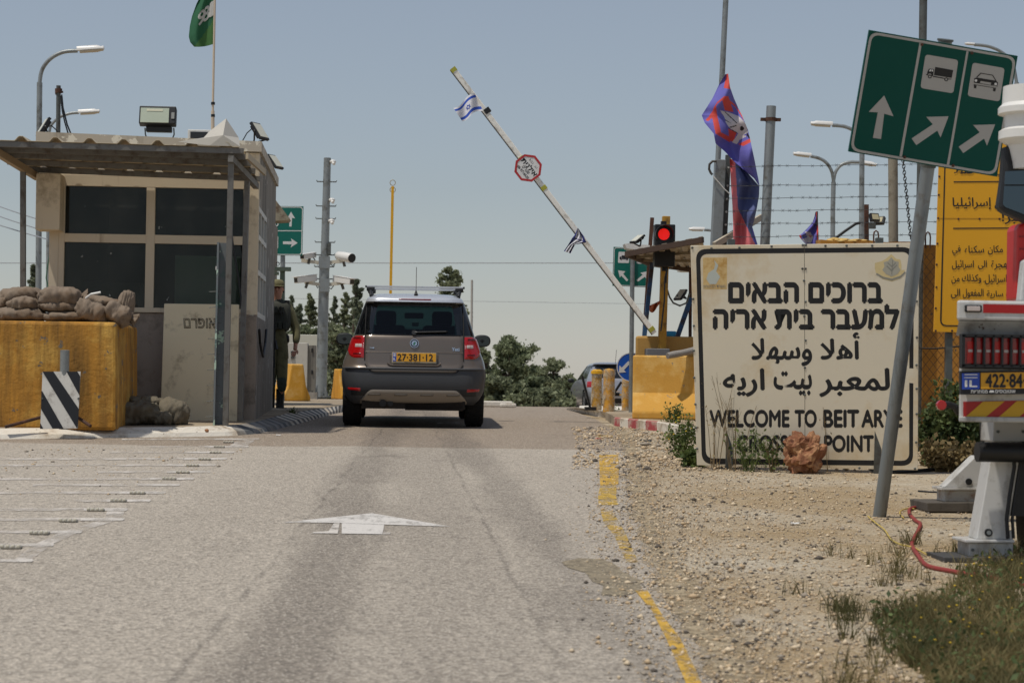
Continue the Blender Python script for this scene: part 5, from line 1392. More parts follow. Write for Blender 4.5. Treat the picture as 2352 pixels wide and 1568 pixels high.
# boom gate
Ybm = YJ + .5
p0 = at(1503, 765, Ybm); p1 = at(1041, 160, Ybm)
T = thing('boom_gate', 'raised white boom gate with an octagonal sign on its arm', 'boom gate', Vector((xx(1512, 790, Ybm), Ybm, g(Ybm) + .1)))
boomw = M('dirty white boom', '#efece2', .5, 0, .04, 5, stain=('#b9b3a6', .25, 9))
m = MB(); m.bar(p0, p1, .068, .085, (0, -1, 0)); build(m, 'arm', boomw, T, bevel=.008)
m = MB(); dirv = (p1 - p0).normalized(); sid = Vector((dirv.z, 0, -dirv.x)); m.bar(p0 + sid * -.0385, p1 + sid * -.0385, .009, .02, (0, -1, 0)); build(m, 'shade_edge', M('arm edge shade', '#4c4b47', .7), T)  # thin grey strip paints the shading along the arm's lower edge
ytape = M('yellow tape', '#a8a53c', .6, 0, .15, 20)
for k in (.002, .338, .449, .985):
    c = p1.lerp(p0, k); m = MB(); m.bar(c - dirv * .028, c + dirv * .028, .076, .096, (0, -1, 0)); build(m, 'tape', ytape, T)
c = at(1119, 255, Ybm); m = MB(); m.bar(c - dirv * .035, c + dirv * .035, .08, .10, (0, -1, 0)); build(m, 'clamp', black, T)
m = MB(); m.mm((xx(1496, 800, YJ), YJ + .42, g(YJ) + .1), (xx(1496, 800, YJ) + .3, YJ + .7, zz(1500, 800, YJ + .42))); build(m, 'cabinet', M('grey gate housing', '#77787a', .6, .2), T, bevel=.01)
pl = Plane((0, Ybm - .07, 0), (0, -1, 0))
oc = (1213, 386); th0 = rad(52.5 + 22.5 / 1)
m = MB(); m.pp(pl, ring(oc, 33, 8, rad(52.5 - 22.5)), 0, .012); sg_ = build(m, 'octagon_sign', signwhite, T)
m = MB(); A_ = ring(oc, 32.6, 8, rad(30)); B_ = ring(oc, 27.5, 8, rad(30)); frame_strip(m, pl, A_, B_, .004, .003); build(m, 'red_border', M('red sign border', '#b3262c', .4), sg_).data.transform(Matrix.Identity(4))
ca, sa = math.cos(rad(51)), math.sin(rad(51))
def octt(s, yc, hw, h, bold=0, mat=letter):
    """line of text along the boom, yc px above (-) or below (+) the sign's middle"""
    m = MB(); R = lambda x, y: (oc[0] + x * ca - y * sa, oc[1] + x * sa + y * ca)
    px_text(m, pl, s, None, .0008, bold, corners=[R(-hw, yc - h / 2), R(hw, yc - h / 2), R(hw, yc + h / 2), R(-hw, yc + h / 2)]); build(m, 'sign_lettering', mat, sg_)
octt('B.G.I.  .ב.ג', -15.5, 13, 5)
octt(hebrew('אילנית'), -4, 24, 12, .03)
octt(hebrew('שערים'), 6.5, 11, 6.5, .01)
octt('08-9716620', 15, 19, 6, .02)
def sub_fix(o):
    for ch in o.children:
        if ch.type == 'MESH': ch.data.transform(Matrix.Translation(-Vector(o.parent['_o'])))
sub_fix(sg_)
# flags tied to the boom
clothw = M('white flag cloth', '#d7d6da', .85, 0, .03); clothb = M('blue flag stripe', '#2a4fb0', .85, 0, .05); clothd = M('dark blue flag stripe', '#2b3270', .85, 0, .05)
def star(c, u, v, r, w_=.2):
    """six-pointed star as two triangle outlines; returns quads in local (u,v)"""
    q = []
    for s_ in (1, -1):
        P = [(math.sin(k * 2.0944) * r, s_ * math.cos(k * 2.0944) * r) for k in range(3)]
        I = [(x * (1 - w_ * 1.6), y * (1 - w_ * 1.6)) for x, y in P]
        for k in range(3): q.append([P[k], P[(k + 1) % 3], I[(k + 1) % 3], I[k]])
    return q
f1 = quad_uv([Z6(120, 292), Z6(238, 208), Z6(285, 300), Z6(170, 360)])
def flag1(u, v):
    x, y = f1(u, v); return at(x + 2.2 * math.sin(u * 7) * (1 - u), y + 3.5 * math.sin(u * 6.3 + v), Ybm - .06 - .16 * (1 - u) - .03 * math.sin(u * 9 + v * 4))
m = MB(); m.grid(flag1, 40, 30, mf=lambda u, v: 1 if .10 < v < .25 or .74 < v < .9 else 0)
fl = solo(m, 'flag', [clothw, clothb], 'small white and blue striped flag with star tied near the top of the boom', 'flag', 'flags tied to the boom', smooth=True)
m = MB(); o_ = Vector(fl.location)
for q in star(None, 0, 0, .155): m.add([flag1(.5 + a_ * .8, .5 + b_) + Vector((0, -.006, 0)) - o_ for a_, b_ in q], [(0, 1, 2, 3)])
build(m, 'star', clothb, fl)
L_ = [(815, 962), (800, 1000), (784, 1020), (760, 1060), (738, 1092)]; R2_ = [(818, 964), (852, 1010), (866, 1044), (800, 1056), (778, 1106)]
def flag2(u, v):
    k = v * 4; i = min(3, int(k)); f = k - i
    l_ = Vector(L_[i]).lerp(Vector(L_[i + 1]), f); r_ = Vector(R2_[i]).lerp(Vector(R2_[i + 1]), f); p_ = l_.lerp(r_, u)
    return at(*Z6(p_.x, p_.y), Ybm - .07 - .07 * abs(math.sin(u * 8 + v * 3)) - .05 * v)
m = MB(); m.grid(flag2, 24, 40, mf=lambda u, v: 1 if u < .16 or .74 < u < .95 or (.45 < v < .5) else 0)
solo(m, 'flag', [clothw, clothd], 'crumpled white flag with dark blue stripes tied low on the boom', 'flag', 'flags tied to the boom', smooth=True)
# traffic light on a yellow post
ypost = M('dirty yellow post', '#b98a2e', .7, 0, .15, 6, stain=('#7a5a28', .4, 7))
Yt = YJ + .62; bt = Vector((xx(1516, 900, Yt), Yt, g(Yt) + .1))
T = thing('traffic_light', 'traffic light showing red on a yellow post behind the barriers', 'traffic light', bt)
m = MB(); m.bar(bt, at(1530, 497, Yt), .10, .10); build(m, 'post', ypost, T, bevel=.006)
m = MB(); m.pbox(1504, 515, 1551, 612, Yt - .22, .18); build(m, 'housing', black, T, bevel=.012)
cl = at(1525, 538, Yt - .23); m = MB(); m.lathe([(.0, 0), (.074, -.004), (.076, .02)], cl, (0, 1, 0), 26)
lens = build(m, 'lens', M('lit red lens', '#f01a14', .3, emit=.75), T, smooth=True)
m = MB()
def visor(u, v):
    a_ = -math.pi * .25 + u * math.pi * 1.5; return cl + Vector((math.cos(a_) * .115, .02 - v * .16 * (.45 + .55 * math.sin(u * math.pi)), math.sin(a_) * .115))
m.grid(visor, 26, 4); build(m, 'visor', black, T, solid=.006, smooth=True)
m = MB(); m.pbox(1519, 508, 1531, 516, Yt - .15, .08); build(m, 'clamp', black, T)
# shelter with a lean-to roof
T = thing('shelter', 'makeshift tin shelter with brown edged roof and blue legs behind the yellow barriers', 'shelter', Vector((xx(1560, 900, 26.5), 26.5, g(26.5) + .1)))
R1, R2p, R3, R4 = at(*Z7(582, 296), 26.0), at(*Z7(1100, 198), 24.6), at(*Z7(1120, 415), 27.9), at(*Z7(745, 362), 27.4)
m = MB(); nq = Vector((0, 0, .03))
def shr(u, v):
    p_ = R1.lerp(R2p, u).lerp(R4.lerp(R3, u), v); return p_ + Vector((0, 0, .012 * math.copysign(1, math.sin(u * 40))))
m.grid(shr, 80, 4); build(m, 'roof_sheet', M('pale tin sheet', '#a59b88', .6, .1, .1, 5, stain=('#6f5a45', .35, 6)), T, solid=.008)
brn = M('brown steel edge', '#4a382c', .75, 0, .2, 9)
for p_, q_ in ((R1, R2p), (R1, R4), (R4, R3)):
    m = MB(); m.bar(p_ - nq, q_ - nq, .04, .07); build(m, 'edge_beam', brn, T)
for k in (.35, .65):
    m = MB(); m.bar(R1.lerp(R4, k) - nq * .8, R2p.lerp(R3, k) - nq * .8, .03, .04); build(m, 'purlin', M('cream purlin', '#94876f', .7), T)
blu = M('blue flaking steel', '#2f567f', .7, .1, .2, 8, stain=('#3e3128', .4, 5))
for p_, q_, w_ in ((at(1498, 603, 26.6), at(1477, 800, 26.6), .055), (at(1587, 684, 26.4), at(1552, 785, 26.4), .06)):
    m = MB(); m.bar(q_, p_, w_, w_); build(m, 'leg', blu, T)
m = MB(); m.bar(at(1478, 790, 27.5), at(1498, 500, 27.5), .05, .05); build(m, 'leg', rust, T)
m = MB(); m.bar(at(1585, 790, 27.0), at(1586, 615, 27.0), .04, .04); build(m, 'leg', rust, T)
m = MB(); m.prism([at(*Z7(*p), 26.6) for p in ((572, 242), (610, 236), (660, 246), (740, 250), (745, 262), (640, 280), (585, 272))], (0, .25, 0)); build(m, 'plastic_cover', whitep, T)
m = MB(); m.pbox(1521, 609, 1534, 622, 26.0, .06); build(m, 'switch_box', black, T)
led('small black floodlight on the left end of the tin shelter roof', 1464, 549, rad(-55), rad(-60), 26.2, at(1470, 566, 26.2), .75)
led('small black floodlight hanging under the tin shelter beside the welcome sign', 1563, 677, rad(-40), rad(-60), 26.3, at(1577, 686, 26.3), .75)
rag = M('orange rag', '#a8562f', .9, 0, .2, 9)
m = MB(); m.grid(lambda u, v: at(1492 + 25 * u, 702 - 12 * u + (13 + 6 * math.sin(u * 5)) * v, 26.0 + .04 * math.sin(u * 11 + v * 4)), 16, 8); solo(m, 'rag', rag, 'orange rag tied between the blue leg and the yellow post', 'rag', smooth=True, solid=.004)
m = MB(); m.tube([at(1532, 618, 25.9), at(1527, 640, 25.9), at(1526, 690, 25.9), at(1518, 760, 25.9)], .010, 6); m.tube([at(1532, 618, 25.9), at(1529, 650, 25.9)], .012, 6); solo(m, 'cable', black, 'black cables hanging down the yellow traffic light post', 'cable')
m = MB(); m.tube([at(*Z7(*p), 26.2) for p in ((855, 535), (875, 600), (900, 640), (945, 660), (990, 640), (1010, 575))], .012, 6); solo(m, 'cable', galvd, 'slack grey cable looping under the shelter roof', 'cable')
m = MB(); m.pbox(1524, 760, 1556, 775, 26.9, .3); solo(m, 'water_tank', M('sky blue plastic', '#2f97c4', .5), 'sky blue plastic drum top showing above the tan block', 'drum', bevel=.03)
# lane sign with blue keep-left disc
Yl = 28.2; bs = Vector((xx(1449, 950, Yl), Yl, g(Yl)))
T = thing('lane_sign', 'green truck and car lane sign with a round blue arrow disc on one grey post', 'road sign', bs)
m = MB(); m.tube([bs, at(1453, 575, Yl)], .033, 12); build(m, 'post', galv, T, smooth=True)
pl = Plane((0, Yl - .05, 0), (.02, -1, 0))
cor = [Z7(498, 262), Z7(762, 275), Z7(728, 535), Z7(490, 525)]
def truck_icon(P):
    def f(m, pl):
        for poly in P: m.pp(pl, poly, .003, .002)
    return f
tk = [[Z7(*p) for p in q] for q in (((552, 320), (598, 320), (597, 342), (552, 340)), ((538, 330), (550, 326), (550, 345), (538, 343)), ((540, 341), (598, 343), (598, 347), (540, 346)))] + [ring(Z7(548, 346), 1.8, 8), ring(Z7(588, 348), 1.8, 8)]
cr = [[Z7(*p) for p in q] for q in (((668, 345), (720, 348), (722, 358), (666, 355)), ((680, 335), (708, 337), (714, 346), (674, 344)))]
green_sign(T, pl, cor, (1.2, 2.6), [(((626, 270), (631, 270)), ((619, 530), (624, 530)))], [[(527, 420), (577, 428), (562, 443), (597, 487), (585, 495), (548, 455), (540, 470)], [(727, 427), (677, 437), (694, 450), (652, 487), (662, 497), (708, 464), (718, 477)]],
           [([(531, 295), (605, 297), (601, 372), (526, 370)], truck_icon(tk)), ([(655, 318), (733, 318), (730, 377), (653, 375)], truck_icon(cr))], Z7)
dc = Z7(615, 1073); m = MB(); m.pp(pl, ring(dc, 33, 36), .0, .012); bd = build(m, 'arrow_disc', M('blue sign sheeting', '#1257b8', .4), T)
m = MB(); frame_strip(m, pl, ring(dc, 33, 36), ring(dc, 31.2, 36), .003, .003); build(m, 'disc_rim', signwhite, T)
m = MB(); m.pp(pl, [Z7(*p) for p in ((533, 1112), (537, 1062), (553, 1077), (597, 1032), (611, 1047), (567, 1093), (582, 1108))], .004, .003); build(m, 'disc_arrow', signwhite, T)
# bollards wrapped in plastic, black stanchions
wrapm = NT('clear wrap film'); tr_ = wrapm.n('BsdfTransparent'); mx_ = wrapm.n('MixShader'); wrapm.l(wrapm.ramp(wrapm.noise(9, 5, .7), .42, .62), mx_.inputs[0]); wrapm.l(tr_.outputs[0], mx_.inputs[1]); wrapm.b.inputs['Base Color'].default_value = lin('#c3b59a'); wrapm.b.inputs['Roughness'].default_value = .3; wrapm.l(wrapm.b.outputs[0], mx_.inputs[2]); wrapm.l(mx_.outputs[0], wrapm.t.nodes['Material Output'].inputs[0])
def bollard(px, pytop, pybot, wpx, cap, lab, sd):
    b = gp(px, pybot, .10); Y = b.y; r = wpx * Y / F / 2; h = zz(px, pytop, Y) - b.z
    T = thing('bollard', lab, 'bollard', b, 'yellow bollards on the striped island')
    m = MB(); m.lathe([(r * .93, 0), (r * .93, h * .94), (r * .7, h * .985), (0, h)], b, n=20); build(m, 'post', ypost if sd == 1 else ybar, T, smooth=True, sharp=60)
    m = MB(); m.grid(lambda u, v: b + Vector((math.cos(u * math.tau) * (r * (1.03 + .10 * mn.noise(Vector((u * 9, v * 7, sd * 5))))), math.sin(u * math.tau) * r * 1.05, h * (.02 + .96 * v))), 26, 14, cu=True); build(m, 'plastic_wrap', wrapm.mat, T, smooth=True)
    if cap: m = MB(); m.lathe([(r * 1.15, h * .90), (r * 1.1, h * .97), (r * .6, h * 1.01), (0, h * 1.01)], b, n=20); build(m, 'cap', ybright, T, smooth=True)
bollard(1370, 849, 941, 25, True, 'yellow capped bollard wrapped in plastic, left of the three', 1)
bollard(1398, 846, 946, 28, False, 'fully plastic wrapped bollard in the middle of the three', 2)
bollard(1436, 868, 943, 17, False, 'thin yellow bollard behind the blue arrow disc', 3)
for (a_, b_), lb in ((((1337, 863), (1356, 938)), 'slanted black delineator bar left of the bollards'), (((1427, 877), (1409, 905)), 'slanted black bar between the middle bollard and the arrow disc')):
    m = MB(); m.bar(at(*b_, 28.6), at(*a_, 28.6), .055, .03); m.box(at(*b_, 28.6), (.16, .16, .05)); solo(m, 'delineator', blackp, lb, 'delineator')
# poles behind the welcome sign
def pole(lab, bot, top, Y, r, mat=galv, name='pole', **k):
    b = at(*bot, Y); t_ = at(*top, Y); d_ = (b - t_).normalized(); b2 = b + d_ * max(0, (b.z - g(Y)) / max(.2, -d_.z))
    T = thing(name, lab, 'pole', b2); m = MB(); m.tube([b2, t_], r, 14); build(m, 'shaft', mat, T, smooth=True); return T, b2, t_
pole('tall leaning grey flagpole rising out of the picture behind the purple flag', (1640, 560), (1668, -20), 23.2, .033)
T = thing('box_post', 'square galvanised post with a bent pipe at its top, left of the big purple flag', 'post', Vector((xx(1640, 900, 22.9), 22.9, g(22.9))))
m = MB(); m.bar(at(*ZF(228, 1500), 22.9) + (at(*ZF(228, 1500), 22.9) - at(*ZF(262, 785), 22.9)) * 1.0, at(*ZF(262, 785), 22.9), .135, .12); build(m, 'shaft', galv, T, bevel=.006)
m = MB(); m.tube([at(*ZF(*p), 22.82) for p in ((232, 795), (200, 795), (175, 820), (172, 860), (185, 890), (200, 905))], .014, 8); build(m, 'bent_pipe', galvd, T, smooth=True)
m = MB(); m.tube([at(*ZF(*p), 22.8) for p in ((205, 915), (300, 1025), (345, 1065))], .006, 6); build(m, 'rope', white, T)
m = MB(); m.bar(at(*ZF(290, 1560), 23.0), at(*ZF(328, 745), 23.0), .05, .06); build(m, 'channel', galvd, T)
for y in (845, 995, 1103, 1208, 1313):
    m = MB(); c = at(*ZF(330 - (y - 845) * .05, y), 22.93); m.cyl(c, c + Vector((0, -.02, 0)), .012, n=8); build(m, 'insulator', white, T)
m = MB(); m.bar(at(*ZF(215, 1480), 22.7), at(*ZF(600, 1250), 23.3), .04, .07); solo(m, 'brace', M('cream steel brace', '#b5ab98', .6), 'cream diagonal steel brace behind the foot of the big purple flag', 'brace')
T, b2, t_ = pole('thick grey post with a rusty collar right of the big purple flag', ZF(628, 1470), ZF(680, 345), 22.4, .055, name='collar_post')
m = MB(); c = t_.lerp(b2, 110 / 1125 * (t_ - at(*ZF(628, 1470), 22.4)).length / (t_ - b2).length); m.cyl(c + Vector((0, 0, .02)), c - Vector((0, 0, .02)), .066, n=16); m.box(c, (.23, .04, .035)); build(m, 'collar', rust, T)
concp = M('grey brown concrete pole', '#8d8676', .85, 0, .12, 6, stain=('#6b6252', .4, 4), bump=.25)
pole('thick concrete pole behind the welcome sign, left of the hanging chain', (2052, 558), (2050, 180), 21.5, .053, concp)
pole('tallest grey pole rising out of the picture behind the leaning green sign', (2112, 606), (2121, -20), 20.6, .042, galvd)
fence = thing('barbed_wire', 'six strands of barbed wire stretched behind the welcome sign', 'barbed wire', Vector((xx(1900, 900, 22.3), 22.3, g(22.3))))
for yl, yr_ in ((383, 377), (427, 422), (456.5, 450), (485, 479), (515, 509), (545, 538)):
    m = MB(); P = [at(1668 + (2165 - 1668) * k / 12, yl + (yr_ - yl) * k / 12 + .8 * math.sin(k * 1.7 + yl), 22.3) for k in range(13)]; m.tube(P, .0032, 5)
    for k in range(22):
        q = (k + .5 + .3 * math.sin(k * 5 + yl)) / 22 * 12; i = min(11, int(q)); c = P[i].lerp(P[i + 1], q - i); e = .016
        m.tube([c + Vector((-e, -e * .5, e)), c + Vector((e, e * .5, -e))], .0022, 4); m.tube([c + Vector((-e, e * .4, -e)), c + Vector((e, -e * .4, e))], .0022, 4)
    build(m, 'wire_strand', wire, fence)
m = MB(); P = [at(2074 + (2092 - 2074) * k / 26, 365 + (548 - 365) * k / 26, 21.2) for k in range(27)]
for k in range(26):
    c = P[k].lerp(P[k + 1], .5); R_ = Matrix.Rotation(k * 1.57, 3, 'Z'); m.tube([c + R_ @ Vector((math.cos(a_) * .016, 0, math.sin(a_) * .026)) for a_ in [i * math.tau / 8 for i in range(9)]], .0045, 5)
solo(m, 'chain', M('dark chain', '#3c3b3a', .6, .5), 'dark chain hanging below the leaning green sign', 'chain')
# street lamps on the right
lamp('single street lamp pointing left, just left of the leaning green sign', [(1976, 900), (1979, 480), (1980, 350)], [(1980, 350), (1977, 322), (1963, 302), (1940, 291), (1912, 288)], (1912, 288, 1862, 285), 38, .05)
lamp('double headed street lamp between the purple flags and the green sign', [(1911, 900), (1913, 480), (1914.5, 418)], [[(1914.5, 418), (1910, 393), (1898, 374), (1882, 364), (1862, 359)], [(1914.5, 418), (1919, 396), (1931, 380), (1950, 373), (1975, 373)]], [(1863, 359, 1822, 354), (1974, 374, 2013, 380)], 46, .055)
lamp('street lamp whose head shows just above the tin shelter roof', [(1652, 900), (1653, 600), (1653, 560)], [(1653, 560), (1651, 542), (1643, 532), (1630, 529), (1617, 528)], (1618, 528, 1582, 527), 52, .05)
lamp('street lamp whose head shows below the shelter roof against the sign edge', [(1648, 900), (1647, 700), (1647, 655)], [(1647, 655), (1645, 640), (1636, 630), (1622, 624), (1588, 622)], (1590, 622, 1555, 622), 60, .05)
lamp('street lamp arm curving just above the leaning green sign', [(2345, 900), (2340, 300), (2335, 190)], [(2335, 190), (2325, 145), (2300, 120), (2270, 107), (2238, 103)], (2240, 103, 2216, 101), 30, .035)
T = thing('floodlight', 'pair of black floodlights on a rusty post above the welcome sign', 'floodlight', Vector((xx(1990, 900, 24.5), 24.5, g(24.5))))
m = MB(); m.bar(Vector((xx(1993, 900, 24.5), 24.5, g(24.5))), at(1990, 470, 24.5), .05, .05); build(m, 'post', rust, T)
for px_, py_, yaw, tl in ((2008, 500, .35, -.35), (2021, 507, -.7, -.5)):
    R_ = Matrix.Rotation(yaw, 3, 'Z') @ Matrix.Rotation(tl, 3, 'X'); c = at(px_, py_, 24.3 + (py_ - 500) * .02); m = MB(); m.box(c, (.125, .05, .105), R_); hb_ = build(m, 'lamp_housing', black, T, bevel=.006)
    m = MB(); m.box(c + R_ @ Vector((0, -.028, 0)), (.09, .006, .07), R_); build(m, 'diffuser', M('led face', '#b9b08d', .4), T)
m = MB(); m.pbox(1997, 512, 2012, 525, 24.4, .05); build(m, 'bracket', galvd, T)
m = MB(); m.tube([at(*ZB(*p), 24.2) for p in ((640, 1150), (720, 1095), (860, 990), (1000, 895), (1065, 878))], .018, 7); solo(m, 'cable', black, 'thick black cable rising to the lamp post above the welcome sign', 'cable')
for cx, cy, lb in ((2012, 545, 'bent steel hook on the wall top behind the welcome sign'), (2131, 548, 'bent steel hook on the wall top right of the leaning pole')):
    m = MB(); m.tube([at(cx - 5, cy + 22, 20.6), at(cx - 5.5, cy - 4, 20.6), at(cx - 4, cy - 12, 20.6), at(cx, cy - 15, 20.6), at(cx + 4.5, cy - 12, 20.6), at(cx + 6, cy - 3, 20.6), at(cx + 5, cy + 22, 20.6)], .0085, 8); solo(m, 'hook', rust, lb, 'hook', 'lifting hooks of the wall', smooth=True)
# big unit flag, twisted in the wind
purple = M('purple blue flag cloth', '#6461ae', .8, 0, .08, 3); redc = M('red flag cloth', '#c9473e', .8, 0, .08, 3); pinkc = M('faded red flag lining', '#cc6a6e', .8, 0, .08, 3); navy = M('slate blue flag lining', '#525c88', .8, 0, .08, 3); whc = M('white flag print big', '#c7c1c2', .8, 0, .05)
FL = [(305, 85), (255, 165), (200, 280), (150, 360), (112, 420), (135, 480), (210, 570), (225, 650), (300, 715), (380, 800), (455, 865), (540, 935), (583, 1000)]
FR = [(328, 80), (343, 190), (375, 280), (410, 360), (440, 420), (465, 480), (490, 540), (510, 625), (525, 700), (545, 790), (560, 870), (575, 940), (585, 1005)]
def polyl(P, v):
    k = v * (len(P) - 1); i = min(len(P) - 2, int(k)); return Vector(P[i]).lerp(Vector(P[i + 1]), k - i)
Yfl = 22.6
def bigflag(u, v):
    p_ = polyl(FL, v).lerp(polyl(FR, v), u); return at(*ZF(p_.x, p_.y), Yfl - .10 + .09 * math.sin(u * 5.5 + v * 9) * min(1, v * 3) + .05 * math.sin(v * 21 + u * 3))
ipx = lambda u, v: polyl(FL, v).lerp(polyl(FR, v), u)
def inpoly(p, P):
    c = False; j = len(P) - 1
    for i in range(len(P)):
        if (P[i][1] > p.y) != (P[j][1] > p.y) and p.x < (P[j][0] - P[i][0]) * (p.y - P[i][1]) / (P[j][1] - P[i][1]) + P[i][0]: c = not c
        j = i
    return c
RED = [[(298, 262), (380, 330), (430, 400), (462, 470), (430, 420), (385, 350), (298, 285), (240, 325), (228, 350), (205, 365), (240, 310)], [(228, 345), (205, 370), (195, 430), (225, 570), (340, 640), (350, 600), (270, 560), (240, 430)], [(298, 265), (330, 265), (372, 395), (300, 380), (278, 290)], [(205, 380), (145, 460), (165, 470), (215, 420)], [(330, 530), (395, 565), (370, 640), (335, 625)], [(410, 655), (505, 610), (512, 640), (450, 672)]]
WH = [[(262, 380), (330, 395), (410, 425), (455, 465), (480, 510), (490, 560), (440, 590), (400, 560), (395, 565), (360, 545), (330, 510), (310, 480), (300, 440)], [(410, 570), (480, 590), (420, 620), (400, 658), (360, 640)]]
DK = [[(425, 515), (445, 505), (460, 530), (440, 550), (425, 540)], [(300, 450), (345, 480), (350, 488), (302, 458)], [(340, 515), (395, 500), (396, 508), (345, 523)], [(300, 385), (400, 480), (398, 488), (296, 392)], [(330, 520), (400, 560), (398, 567), (328, 526)], [(480, 555), (505, 600), (500, 615), (478, 580)]]
def bf_mat(u, v):
    p_ = ipx(u, v)
    if v < .10 and u > .45: return 1
    for P in DK:
        if inpoly(p_, P): return 3
    for P in WH:
        if inpoly(p_, P): return 2
    for P in RED:
        if inpoly(p_, P): return 1
    return 0
m = MB(); m.grid(bigflag, 70, 170, mf=bf_mat)
bf = solo(m, 'flag', [purple, redc, whc, letter], 'large purple flag with a red and white winged emblem twisting down from the leaning flagpole', 'flag', smooth=True)
LL = [(340, 770), (345, 860), (352, 1000), (362, 1150), (368, 1300), (370, 1480)]; LR = [(400, 800), (470, 870), (583, 1000), (580, 1080), (562, 1180), (545, 1260), (525, 1330), (570, 1480)]
def lowflag(u, v):
    p_ = polyl(LL, v).lerp(polyl(LR, v), u); return at(*ZF(p_.x, p_.y), Yfl + .06 + .06 * math.sin(u * 9 + v * 5) + .03 * math.sin(v * 17))
def lf_mat(u, v):
    p_ = polyl(LL, v).lerp(polyl(LR, v), u); lim = 385 + (max(0, p_.y - 800)) * .06 + max(0, p_.y - 1180) * .42
    return 0 if p_.x < lim else (1 if p_.x < 525 or p_.y < 1330 else 2)
m = MB(); m.grid(lowflag, 50, 90, mf=lf_mat); m.v = [tuple(Vector(p) - Vector(bf.location)) for p in m.v]
build(m, 'folded_lower_half', [pinkc, navy, purple], bf, smooth=True)
# small flag farther right
SLF = [(440, 725), (425, 800), (395, 880), (330, 950), (250, 1030), (205, 1060), (250, 1120), (290, 1165), (330, 1200)]; SRF = [(468, 728), (472, 800), (476, 860), (479, 930), (481, 1000), (483, 1050), (485, 1100), (487, 1160), (488, 1200)]
def sflag(u, v):
    p_ = polyl(SLF, v).lerp(polyl(SRF, v), u); return at(*ZB(p_.x, p_.y), 23.0 + .05 * math.sin(u * 8 + v * 6))
def sf_mat(u, v):
    p_ = polyl(SLF, v).lerp(polyl(SRF, v), u); x, y = p_
    if x > 440 + (y - 725) * .04 + 5: return 1
    if inpoly(p_, [(205, 1045), (240, 1050), (245, 1110), (225, 1100)]) or inpoly(p_, [(340, 1050), (400, 1060), (370, 1085)]): return 1
    if inpoly(p_, [(290, 1000), (370, 1010), (410, 1085), (380, 1160), (300, 1165), (250, 1110), (330, 1080)]): return 2
    if x < 400 - (y - 860) * .1 and abs(math.sin(x * .06 + y * .045)) < .4: return 3
    return 0
m = MB(); m.grid(sflag, 40, 60, mf=sf_mat); sfl = solo(m, 'flag', [purple, redc, whc, navy], 'small crumpled purple and red flag behind the middle of the welcome sign', 'flag', smooth=True)
m = MB(); q = at(*ZB(478, 1500), 23.03); m.cyl(Vector((q.x, q.y, g(23))), at(*ZB(462, 720), 23.03), .012, n=8); m.v = [tuple(Vector(p) - Vector(sfl.location)) for p in m.v]; build(m, 'stick', galvd, sfl)
# ================================================================== welcome sign, wall and fence
Z8 = lambda x, y: (1561.9 + x * .3516, 551.3 + y * .3516)
Z9 = lambda x, y: (2058 + x * .2928, 367.5 + y * .2928)
ZG = lambda x, y: (1929.4 + .2344 * x, 55.1 + .2344 * y)
ZT = lambda x, y: ((2160 + x / 2.0625) / 1.0884, (700 + y / 2.0625) / 1.0884)
ZM = lambda x, y: ((2340 + x / 2.613) / 1.0884, (180 + y / 2.613) / 1.0884)
A, B, Cq = at(*Z8(68, 36), 17.25), at(*Z8(1560, 18), 16.8), at(*Z8(108, 1470), 17.4)
pw = Plane(A, (B - A).cross(Cq - A))
bw = gp(1850, 1080); T = thing('welcome_sign', 'big cream welcome board with Hebrew, Arabic and English lettering', 'sign board', bw)
m = MB(); m.pp(pw, [Z8(68, 36), Z8(1562, 18), Z8(1553, 1502), Z8(110, 1470)], 0, .03)
boardm = M('sun bleached cream board', '#dcd2bb', .40, 0, .03, 1.2, stain=('#cdb58a', .30, .9))
build(m, 'panel', boardm, T, bevel=.004)
m = MB(); ou = rrect([Z8(103, 58), Z8(1528, 46), Z8(1522, 1473), Z8(143, 1462)], 26, 7); inn = rrect([Z8(132, 92), Z8(1499, 78), Z8(1497, 1440), Z8(170, 1424)], 18, 7)
n = len(ou)
for i in range(n):
    j = (i + 1) % n; mid_ = (ou[i][0] + ou[j][0]) / 2, (ou[i][1] + ou[j][1]) / 2
    if abs(ou[i][1] - ou[j][1]) > 150 and ou[i][0] > 2050:      # right side: a stretch of the border has peeled off
        for t0, t1 in ((0, (846 - ou[i][1]) / (ou[j][1] - ou[i][1])), ((880 - ou[i][1]) / (ou[j][1] - ou[i][1]), 1)):
            L_ = lambda P, Q, t_: (P[0] + (Q[0] - P[0]) * t_, P[1] + (Q[1] - P[1]) * t_)
            m.pp(pw, [L_(ou[i], ou[j], t0), L_(ou[i], ou[j], t1), L_(inn[i], inn[j], t1), L_(inn[i], inn[j], t0)], .0004, .002)
    else: m.pp(pw, [ou[i], ou[j], inn[j], inn[i]], .0004, .002)
build(m, 'border', letter, T)
def wt_(nm, s, x0, y0, x1, y1, bold, q=None):
    m = MB(); px_text(m, pw, s, Z8(x0, y0) + Z8(x1, y1), .0004, bold); build(m, nm, letter, T)
wt_('hebrew_lettering', hebrew('ברוכים הבאים'), 322, 284, 1318, 405, .046)
wt_('hebrew_lettering', hebrew('למעבר בית אריה'), 222, 426, 1425, 576, .046)
wt_('arabic_lettering', arabic('أهلا'), 922, 607, 1170, 776, .030)
wt_('arabic_lettering', arabic('وسهلا'), 470, 645, 858, 818, .030)
wt_('arabic_lettering', arabic('لمعبر'), 915, 840, 1365, 1020, .030)
wt_('arabic_lettering', arabic('بيت'), 615, 862, 858, 1008, .030)
wt_('arabic_lettering', arabic('اريه'), 285, 842, 548, 1018, .030)
def words(ws, y0, y1, bold):
    for s, x0, x1 in ws: wt_('english_lettering', s, x0, y0, x1, y1, bold)
